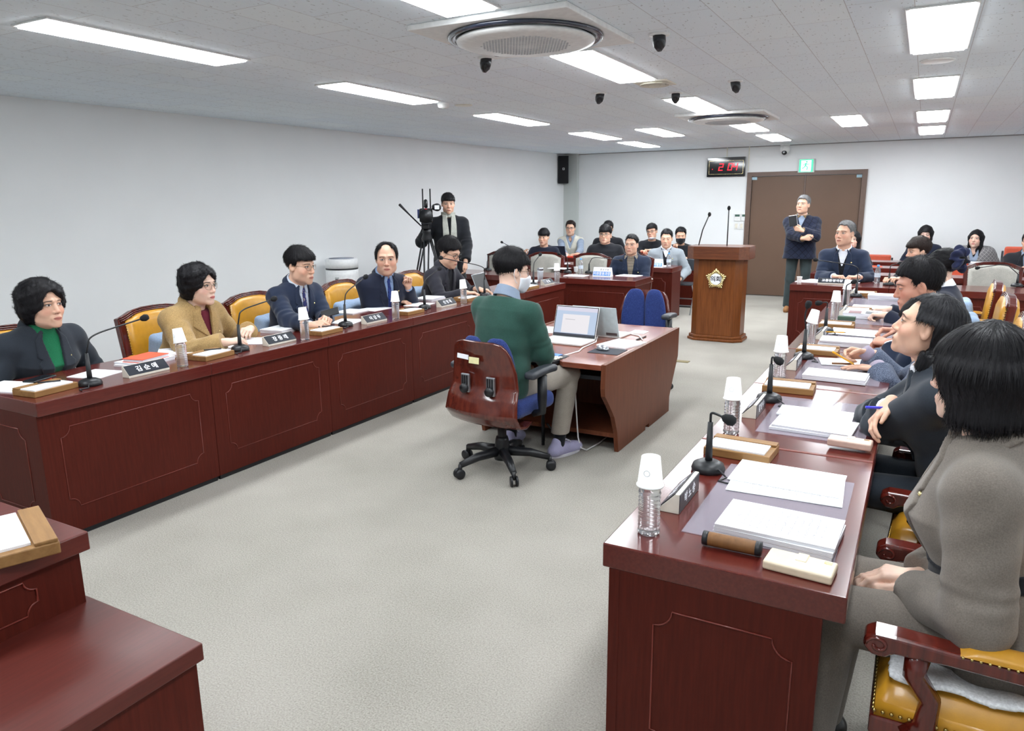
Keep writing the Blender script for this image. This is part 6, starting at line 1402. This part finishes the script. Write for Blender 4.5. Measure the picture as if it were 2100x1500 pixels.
ph = at(677, 642, .845); t = empty('phone', ph, .6, 'dark phone in the hands of the man in patterned tie', 'phone'); MB().box(-.07, .07, -.035, .035, 0, .010, Matrix.Rotation(-.25, 4, 'Y') @ Matrix.Rotation(.7, 4, 'X')).obj('case', BLACK, t, bevel=.004)
w1, w2 = at(812, 618, .775), aty(837, 590, 5.50)
p = Person('balding man in dark navy suit and blue tie with his left hand raised', (-4.24, 5.30, 1.175), -52, -22, 4, 0, 1.15, .005, 'skin_tan', dict(style='bald', t=.016, top=.75), 'hair_dark', fat=.9, lean=.15, sw=.19, girth=1.1,
           R=(w1, (.85, .5, -.1), (0, 0, -1), 'relax'), L=(w2, (.1, -.1, 1), (.6, -.7, 0), 'fist'), elbowL=(.2, .5, -1), neck=(0, -.052, -.122), torso_h=.007)
p.build_body(); p.build_hair(); p.shirt(SHM, 0, .36, .08); p.tie(TIE2, .007, .40, .038); p.jacket(NAVYD, .020, .34, .056); p.badge(BADGE, -.085, .12, .027, .008); p.trousers(NAVYD)
w1, w2 = at(955, 601, .785), at(982, 594, .80)
p = Person('man with black glasses and black turtleneck typing on the silver laptop', (-4.24, 6.32, 1.165), 2, 0, 20, 0, 1.16, .0055, 'skin_mid', dict(style='short', t=.026, fringe=.060, side=.01), fat=.2, lean=.22, sw=.185, girth=1.02,
           R=(w1, (.7, .7, -.05), (0, 0, -1), 'relax'), L=(w2, (.9, .3, -.1), (0, 0, -1), 'relax'), neck=(0, -.052, -.122), torso_h=.0075)
p.build_body(); p.build_hair(); p.glasses(RIMB, rx=.0235, rz=.020, r=.0022); p.top('turtleneck', BLACKC, .008, ('turtle', .05), sleeves=False); p.jacket(CORD, .020, .40, .062); p.trousers(DENIM)
# cameraman
hd = aty(919, 419, 7.95); w1, w2 = aty(875, 472, 7.66), aty(955, 537, 7.85)
p = Person('standing cameraman in black coat and grey scarf with one hand on the tripod', hd, -52, -50, 4, 0, 1.0, .0065, 'skin_mid', dict(style='short', t=.020, fringe=.046, seed=1.2), lean=.01, sw=.18, girth=1.0, legs='stand', seat=.93,
           R=(w1, (.1, -.2, 1), (.5, .5, 0), 'hold'), L=(w2, (.1, -.1, -1), (-1, -.2, 0), 'relax'), torso_h=.009)
TORSO_C = ([-1.0, -.4, 0.0, 0.18, 0.40, 0.66, 0.84, 0.93, 1.0], [.215, .195, 0.178, 0.170, 0.165, 0.178, 0.165, 0.110, 0.062], [.155, .14, 0.125, 0.120, 0.115, 0.120, 0.098, 0.075, 0.058], [0.0, 0, 0, 0.01, 0.012, 0.012, 0.0, -0.004, 0.0])
p.build_body(); p.build_hair(); p.top('sweater', BLACKC, .004, ('crew', .02), sleeves=False); p.jacket(COAT, .026, .50, .075, hem=-.80, lapel=None, r=(.058, .054, .046), prof=TORSO_C)
p.patch('scarf', SCARF, .028, [(.030, -.045), (.082, -.02), (.090, .10), (.080, .74), (.012, .74), (.010, .22)], True, .010, prof=TORSO_C, extra=lambda P, q, sd: np.maximum(np.abs(np.sqrt(q[:, 0]**2+(q[:, 1])**2)-.078)-.014, np.maximum(-sd-.055, sd-.012))); P_full(p, DENIM)
# recorder in green
w1 = (-2.065, 4.15, .665); legs = {'R': ((-1.97, 4.33, .545), (-1.985, 4.20, .10)), 'L': ((-2.36, 4.30, .54), (-2.36, 4.22, .10))}
p = Person('young man in green sweater and white mask, seen from behind at the recorder desk', aty(1050, 557, 3.93), 58, 78, 8, 0, 1.03, .0045, 'skin_light', dict(style='short', t=.022, fringe=.048, nape=-.102, side=.012), lean=.10, sw=.185, girth=1.04, seat=.53, legs=legs,
           R=(w1, (-.3, 1, -.12), dn, 'relax'), L=((-2.26, 4.17, .60), (.0, 1, -.12), dn, 'relax'), torso_h=.0055, neck=(0, -.045, -.138))
p.build_body(); p.build_hair(); p.mask(MASKW); p.glasses(WIRE, rx=.021, rz=.018); p.collar('shirt_collar', SHG, .062, .045, .012, .014, .025); p.top('sweater', GREENS, .020, ('crew', .028), hem=-.12, r=(.054, .049, .042)); p.trousers(KHAKI, (.090, .068, .058), -.03, .008)
for k in 'LR': p.mesh('sock', lambda P, k=k: rc(P, p.A[k]-np.array([0, 0, .02]), p.A[k]+(p.K[k]-p.A[k])*.2, .040, .042), p.A[k]-.1, p.A[k]+.25, .008, BLACKC)
p.shoes(LILAC, SOLEW, dirs={'R': (.35, .94), 'L': (-.1, 1)}, ln=.295)
for sh_ in [o for o in p.root.children if o.name.startswith('shoe')]:
    k = 'R' if sh_.data.vertices[0].co.x+p.o[0] > -2.2 else 'L'; d = unit(np.array([.35, .94, 0]) if k == 'R' else np.array([-.1, 1, 0])); x = np.array([-d[1], d[0], 0]); a = p.A[k]-p.o
    lc = MB()
    for j in range(4):
        c = a+d*(.055+.022*j); c[2] = .112-.012*j; lc.tube([c-x*.024-d*.008, c+np.array([0, 0, .006]), c+x*.024+d*.008], .003, 5)
    lc.obj('laces', SHW, sh_, True)
# back left rows
def back(label, px, py, Y, face, body, skin='skin_mid', hair=None, hm='hair_black', pitch=0, **k):
    k.setdefault('h', .0075); k.setdefault('torso_h', .011); k.setdefault('hs', 1.03); k.setdefault('lean', .10); k.setdefault('neck', (0, -.035, -.132))
    return Person(label, aty(px, py, Y), face, body, pitch, k.pop('roll', 0), k.pop('hs'), skin=skin, hair=hair or dict(style='short', t=.020, fringe=.05, seed=px*.01), hairm=hm, **k)
w1 = aty(1074, 526, 10.55)
p = back('young man in plain navy sweater with a pen, beside the wall', 1115, 487, 10.82, -84, -72, hair=dict(style='short', t=.022, fringe=.034, seed=2.0), R=(w1, (.2, -.1, 1), (.8, -.4, 0), 'pen'), pitch=6)
p.build_body(); p.build_hair(); p.top('sweater', NAVYK, .014, ('crew', .012)); P_full(p)
pencil(w1+Vector((.03, -.02, .07)), w1+Vector((-.09, -.03, .075)), BLACK, 'thin dark pen in the hand of the man in navy sweater', .004, False, 'pen', 'pen')
a, b = aty(1160, 517, 11.80), aty(1178, 515, 11.80)
p = back('man with glasses in cream knit vest over grey blue shirt, in the corner', 1170, 469, 12.25, -76, -72, hair=dict(style='short', t=.020, fringe=.080), hm='hair_brown', R=((a.x, a.y, .79), (.5, -.8, 0), dn, 'relax'), L=((b.x+.05, b.y, .79), (-.5, -.8, 0), dn, 'relax'))
p.build_body(); p.build_hair(); p.glasses(RIMB, r=.002); p.top('shirt', SHG, .012, ('v', .045, .10)); p.collar('shirt_collar', SHG); p.top('knit_vest', VEST, .024, ('v', .075, .20), sleeves=False); P_full(p)
p = back('heavy set man with glasses in black zipped jumper behind the empty grey chair', 1241, 482, 10.85, -80, -76, hair=dict(style='short', t=.026, fringe=.038), fat=1.2, girth=1.28, sw=.20, hs=1.1)
p.build_body(); p.build_hair(); p.glasses(RIMB, r=.0022); p.top('jumper', BLACKC, .020, ('turtle', .02)); P_full(p)
p = back('man in black mostly hidden behind the heavy set man', 1247, 470, 12.2, -78, -74, sw=.19)
p.build_body(); p.build_hair(); p.top('sweater', BLACKC, .016, ('crew', .01)); P_full(p)
a, b = at(1275, 565, .79), at(1320, 566, .79)
p = back('man in navy jacket and checked shirt behind the blue and white sign', 1295, 503, 9.38, -88, -76, 'skin_tan', dict(style='short', t=.016, fringe=.086, seed=1.0, vol=.4), fat=.9, girth=1.1, h=.0065, torso_h=.009, hs=1.04, sw=.185, R=((-3.50, 9.08, .62), (.5, -.8, 0), dn, 'relax'), L=((-3.24, 9.08, .62), (-.5, -.8, 0), dn, 'relax'))
p.build_body(); p.build_hair(); p.shirt(PLAID, .004, .42, .11, gap=.03); p.jacket(NAVY, .020, .46, .085); p.badge(BADGE, -.105, .19, .028, .010); P_full(p, NAVY)
a, b = aty(1317, 516, 11.95), aty(1335, 514, 11.95)
p = back('man with glasses in black sweater, white mask pulled to his chin', 1337, 476, 12.25, -92, -78, roll=10, hair=dict(style='short', t=.022, fringe=.056), R=(a, (.6, -.5, .1), dn, 'curl'), L=(b, (-.6, -.5, .1), dn, 'curl'))
p.build_body(); p.build_hair(); p.glasses(RIMB, r=.002); p.mask(MASKW, -.14, -.085, False); p.top('sweater', BLACKC, .016, ('crew', .01)); P_full(p)
p = back('man in light grey jacket and black jumper looking down', 1367, 490, 10.95, -80, -74, 'skin_down', dict(style='short', t=.018, fringe=.082, vol=.4), pitch=8, fat=.3, h=.0065, torso_h=.009, hs=1.06, sw=.19)
p.build_body(); p.build_hair(); p.shirt(SHW, .0, .16, .08, cuffs=False, gap=.025); p.top('jumper', BLACKC, .010, ('v', .05, .11), sleeves=False); p.jacket(GREYJ, .022, .40, .066); p.badge(BADGE, -.10, .13, .029, .009); P_full(p)
a, b = aty(1382, 512, 12.0), aty(1405, 531, 11.9)
p = back('man in black with black face mask resting his chin on a hand', 1396, 484, 12.2, -74, -78, 'skin_down', dict(style='short', t=.020, fringe=.080), pitch=10, R=(a, (.35, -.1, .9), (.3, -.9, .2), 'fist'), L=(b, (-.5, -.8, 0), dn, 'curl'), elbowR=(-.6, 0, -1))
p.build_body(); p.build_hair(); p.mask(MASKB); p.top('sweater', BLACKC, .016, ('crew', .01)); P_full(p)
# by the door
R_, L_ = aty(1648, 489, 11.44), aty(1644, 473, 11.46)
p = Person('standing grey haired man in quilted navy jacket with crossed arms before the door', aty(1647, 421, 11.80), -106, -88, -6, 0, 1.06, .007, 'skin_mid', dict(style='short', t=.020, fringe=.080, vol=.5), 'hair_grey', fat=.5, lean=-.02, sw=.185, girth=1.12, legs='stand', seat=.92,
           R=(R_, (1, -.05, .05), (0, 1, .1), 'curl'), L=(L_, (-.85, -.1, .35), (.1, .9, .2), 'hold'), elbowR=(-.5, -.3, -1), elbowL=(.6, -.3, -1), torso_h=.0085)
p.build_body(); p.build_hair(); p.shirt(SHG, .002, .18, .08, cuffs=False); TORSO_Q = ([-.5, -0.2, 0.0, 0.18, 0.40, 0.66, 0.84, 0.93, 1.0], [.20, .19, 0.180, 0.172, 0.168, 0.178, 0.165, 0.110, 0.062], [.135, .135, 0.13, 0.125, 0.12, 0.125, 0.098, 0.075, 0.058], [0.0, 0, 0, 0.01, 0.012, 0.012, 0.0, -0.004, 0.0])
p.jacket(QUILT, .026, .16, .055, hem=-.22, lapel=None, r=(.056, .052, .046), prof=TORSO_Q); p.collar('corduroy_collar', CORDB, .080, .040, .035, .018, .03)
for k in 'LR':
    u = unit(p.W[k]-p.E[k]); MB().tube([p.W[k]-u*.075-p.o, p.W[k]-u*.012-p.o], [.056, .052], 16).obj('corduroy_cuff', CORDB, p.root, True)
for sx in (-1, 1):
    g = MB(); g.tube([p.front(sx*x, sd, .030) for x, sd in ((.05, .44), (.06, .475), (.11, .48), (.15, .46))], .004, 6); g.obj('pocket_trim', CORDB, p.root, True)
P_full(p, OLIVE, TANSHOE)
nb = empty('notebook', aty(1627, 464, 11.44), .25, 'black and white notebook held against the quilted jacket', 'notebook'); MB().box(-.055, .055, -.012, .012, 0, .15, Matrix.Rotation(-.15, 4, 'Y')).obj('cover', BLACK, nb, bevel=.004); MB().box(-.05, .057, -.009, .009, .004, .156, Matrix.Rotation(-.15, 4, 'Y')).obj('pages', PAPER, nb)
pencil(R_+Vector((.09, -.05, .03)), R_+Vector((.21, -.07, -.04)), BLACK, 'black pen in the hand of the man with crossed arms', .005, False, 'pen', 'pen')
# back right rows
a, b = at(1708, 571, .80), at(1751, 574, .80)
p = Person('grey haired man in navy jacket and dark jumper with clasped hands, back right', aty(1733, 480, 9.50), -118, -90, -2, 0, 1.14, .0055, 'skin_tan', dict(style='short', t=.016, fringe=.090, vol=.4, swp=-1), 'hair_grey', fat=.8, lean=.12, sw=.195, girth=1.1,
           R=((a.x-.01, 9.20, .80), (.8, -.5, .05), (.2, 0, -1), 'curl'), L=((b.x+.02, 9.20, .80), (-.85, -.4, .05), (-.2, 0, -1), 'curl'), torso_h=.0075)
p.build_body(); p.build_hair(); p.shirt(SHW, .002, .22, .085, gap=.035); p.top('jumper', BLACKC, .010, ('v', .055, .17), sleeves=False); p.jacket(NAVY, .022, .42, .072); p.badge(BADGE, -.10, .13, .028, .010); P_full(p, NAVY)
u = unit(p.W['L']-p.E['L']); w = MB(); w.tube([p.W['L']-u*.012-p.o, p.W['L']+u*.012-p.o], .031, 14); w.obj('wristwatch', BLACK, p.root, True)
p = back('woman with long black hair hidden behind the grey haired man', 1749, 492, 11.9, -95, -92, 'skin_light', dict(style='long', low=-.24, t=.014), fem=1, sw=.16)
p.build_body(); p.build_hair(); p.top('jacket', BLACKC, .016, ('crew', .02), prof=TORSO_F); P_full(p)
p = back('woman with black bob and fringe in dark jacket looking down by the wall', 1898, 481, 13.12, -94, -92, 'skin_light_down', dict(style='bob', low=-.10, fringe=.052, t=.014, w=.094, fw=.064), pitch=10, fem=1, sw=.165, hs=1.05)
p.build_body(); p.build_hair(); p.top('jacket', NAVYD, .018, ('v', .05, .2), prof=TORSO_F); P_full(p)
p = back('woman with long black hair wrapped in a grey patterned shawl', 2001, 490, 13.05, -106, -92, 'skin_light', dict(style='long', low=-.25, fringe=.070, t=.010, fw=.062), fem=1, sw=.165, hs=1.05)
p.build_body(); p.build_hair(); p.top('blouse', SHG, .010, ('v', .04, .12), prof=TORSO_F); p.top('shawl', SHAWL, .034, ('v', .085, .26), r=(.075, .085, .085), k=.09, prof=TORSO_F); P_full(p)
a = aty(2092, 568, 11.35)
p = back('man with glasses and black jacket cut by the right edge', 2112, 497, 11.62, -100, -96, hair=dict(style='short', t=.018, fringe=.055), sw=.19, girth=1.1, R=((a.x+.03, a.y, .79), (-.5, -.8, 0), dn, 'relax'))
p.build_body(); p.build_hair(); p.glasses(RIMB, r=.0022); p.shirt(SHG, .0, .3, .09, cuffs=False); p.jacket(BLACKC, .020, .4, .07); P_full(p)
a = at(1826, 562, .86)
p = back('young man with brown fringe in dark jacket, face turned left', 1882, 517, 9.42, -152, -130, hair=dict(style='short', t=.028, fringe=.046, side=.008, seed=.8), hm='hair_brown', hs=1.12, h=.0065, torso_h=.009, pitch=4, R=((a.x+.02, 9.15, .80), (-.5, -.8, .1), dn, 'hold'), L=((a.x+.10, 9.15, .80), (-.7, -.6, .1), dn, 'hold'))
p.build_body(); p.build_hair(); p.jacket(CHAR, .020, .2, .05, lapel=None); p.shirt(SHG, .002, .18, .07, cuffs=False); P_full(p)
# right bench, far to near
p = Person('woman with hair bun and navy scrunchie in dark jacket, seen from behind', aty(1930, 547, 6.42), 158, 172, 6, 0, 1.08, .0055, 'skin_light', dict(style='bun', t=.01), fem=1, lean=.14, sw=.17, girth=1.0, R=((-.18, 6.60, .79), (-1, -.2, 0), dn, 'curl'), L=((-.18, 6.24, .79), (-1, .2, 0), dn, 'curl'), torso_h=.0075)
p.build_body(); p.build_hair(); p.collar('shirt_collar', SHW, .064, .04, .02); p.jacket(NAVYD, .020, .3, .05, lapel=None, prof=TORSO_F, hem=-.12); p.trousers(NAVYD)
SC1 = C('navy_satin', (30, 36, 66)); hs = p.hs
def scr(P):
    q = ((P-p.Hc.astype(F32))@p.HR)/F32(hs)-V3(0, -.118, .045); a = np.arctan2(q[:, 0], q[:, 2]); r_ = np.sqrt(q[:, 0]**2+q[:, 2]**2)-.052
    return (np.sqrt(r_**2+q[:, 1]**2*.9)-.030-.014*np.sin(a*5+q[:, 1]*50)-.006*np.sin(a*11))*hs
c = p.Hc+p.HR@np.array([0, -.118, .045])*hs; p.mesh('scrunchie', scr, c-.14, c+.14, .005, SC1)
w1, w2 = at(1838, 678, .83), at(1826, 704, .82)
p = Person('man in navy suit in profile with clasped hands and bowed head, right bench', aty(1882, 588, 4.90), 188, 180, 12, 0, 1.15, .0045, 'skin_tan_down', dict(style='short', t=.026, fringe=.070, nape=-.085, side=-.012, vol=.3, n=8000, len=.03), fat=.7, lean=.16, sw=.19, girth=1.08, R=(w1, (-.85, -.35, .0), (0, -.4, -1), 'curl'), L=(w2, (-.85, .45, .0), (0, .4, -1), 'curl'), torso_h=.007)
p.build_body(); p.build_hair(); p.shirt(SHW, .002, .3, .08, gap=.02); p.jacket(NAVY, .020, .34, .055); p.trousers(NAVY)
w1, w2 = at(1779, 727, .83), at(1802, 757, .775)
p = Person('person in blue grey tweed jacket with a yellow pencil, head hidden by a neighbour', aty(1893, 670, 4.05), 180, 178, 16, 0, 1.04, .0045, 'skin_mid', dict(style='short', t=.018, fringe=.060), lean=.16, sw=.18, R=(w1, (-.92, -.25, .02), (.1, -.9, -.4), 'pen'), L=(w2, (-.95, .12, -.02), dn, 'flat'), torso_h=.007, elbowR=(.2, .8, -1))
p.build_body(); p.build_hair(); p.glasses(RIMB); p.jacket(TWEED, .022, .3, .05, lapel=None, r=(.056, .054, .050)); p.cuffs(C('mauve_shirting', (150, 140, 158)), .040, .045); p.trousers(DENIM)
e0, e1 = at(1708, 722, .90), at(1752, 748, .81); pencil(e0, e1, YELLOW, 'yellow pencil held by the hand in tweed sleeve', .005, True)
w1, w2 = (-.055, 3.10, .865), (.085, 3.32, .88)
p = Person('woman with black hair tied low in dark grey suit, arms folded, looking up', aty(1902, 672, 3.17), 170, 178, -12, 0, 1.03, .0042, 'skin_mid', dict(style='bob', low=-.15, fringe=.090, t=.012, w=.084, dep=.080, fw=.070, open=1.3, hl=.055, fy=.018, ear=True), 'hair_dark', fem=1, lean=.16, sw=.172, girth=1.0,
           R=(w1, (-.45, -.75, -.5), (.6, -.2, -.6), 'relax'), L=(w2, (.2, .9, .35), (-.6, 0, .5), 'relax'), elbowL=(-.9, -.5, -.7), elbowR=(-.8, .5, -.8), torso_h=.006)
p.build_body(); p.build_hair(); p.collar('shirt_collar', SHW, .060, .050, .03, .016); p.patch('shirt', SHW, .004, [(-.06, -.02), (.06, -.02), (.03, .25), (-.03, .25)], mirror=False, box=True, prof=TORSO_F); p.jacket(CHAR, .020, .26, .056, prof=TORSO_F, hem=-.12, r=(.054, .050, .042)); p.cuffs(SHW); P_full(p, CHAR)
pencil((-.125, 3.03, .873), (-.045, 3.075, .868), plain('blue_pen', (60, 60, 210), rough=.3), 'blue pen held by the woman with folded arms', .0055, False, 'pen', 'pen')
w2, w1 = at(1868, 1216, .615), at(1884, 1186, .64)
p = Person('woman with black bob and glasses in taupe suit, nearest on the right', aty(2010, 772, 2.13), 157, 172, 4, 0, 1.0, .004, 'skin_light', dict(style='bob', low=-.115, fringe=.058, t=.020, w=.099, dep=.106, str=.0012, fw=.066, n=14000, len=.05), fem=1, lean=.10, sw=.185, girth=1.10, seat=.54, arm=1.03,
           R=(w1, (-.95, -.12, .0), (0, 0, -1), 'relax'), L=(w2, (-.95, .1, .0), (-.1, .3, -1), 'relax'), torso_h=.005, legs={'R': ((-.10, 2.22, .545), (-.14, 2.22, .09)), 'L': ((-.12, 2.02, .545), (-.16, 1.98, .09))}, elbowL=(.25, -.55, -1), elbowR=(.2, .4, -1))
p.build_body(); p.build_hair(); p.glasses(RIMB, rx=.024, rz=.021, r=.0018); p.top('blouse', BLACKC, .004, ('crew', .03), sleeves=False, prof=TORSO_F, h=.008)
TORSO_T = ([-.28, 0.0, 0.18, 0.40, 0.66, 0.84, 0.93, 1.0], [.20, 0.186, 0.168, 0.146, 0.158, 0.147, 0.095, 0.055], [.15, 0.130, 0.116, 0.104, 0.128, 0.092, 0.068, 0.052], [0.0, 0, 0.008, 0.012, 0.030, 0.006, 0.0, 0.0])
p.jacket(TAUPE, .022, .34, .056, prof=TORSO_T, hem=-.18, r=(.056, .052, .044)); p.badge(BADGE, -.09, .13, .030, .008)
def belt(P):
    d = p.garment(P, .022, False, -.3, TORSO_T); q = p.loc(P); return np.maximum(np.maximum(d-.006, -d-.012), np.abs(q[:, 2]-.40*p.L)-.022)
p.mesh('belt', belt, p.H-.3, p.H+np.array([.3, .3, .5]), .006, BLACKC)
p.trousers(TAUPE, (.096, .074, .066), .05, .007); p.shoes(SHOEB, dirs={'R': (-1, 0), 'L': (-1, 0)})
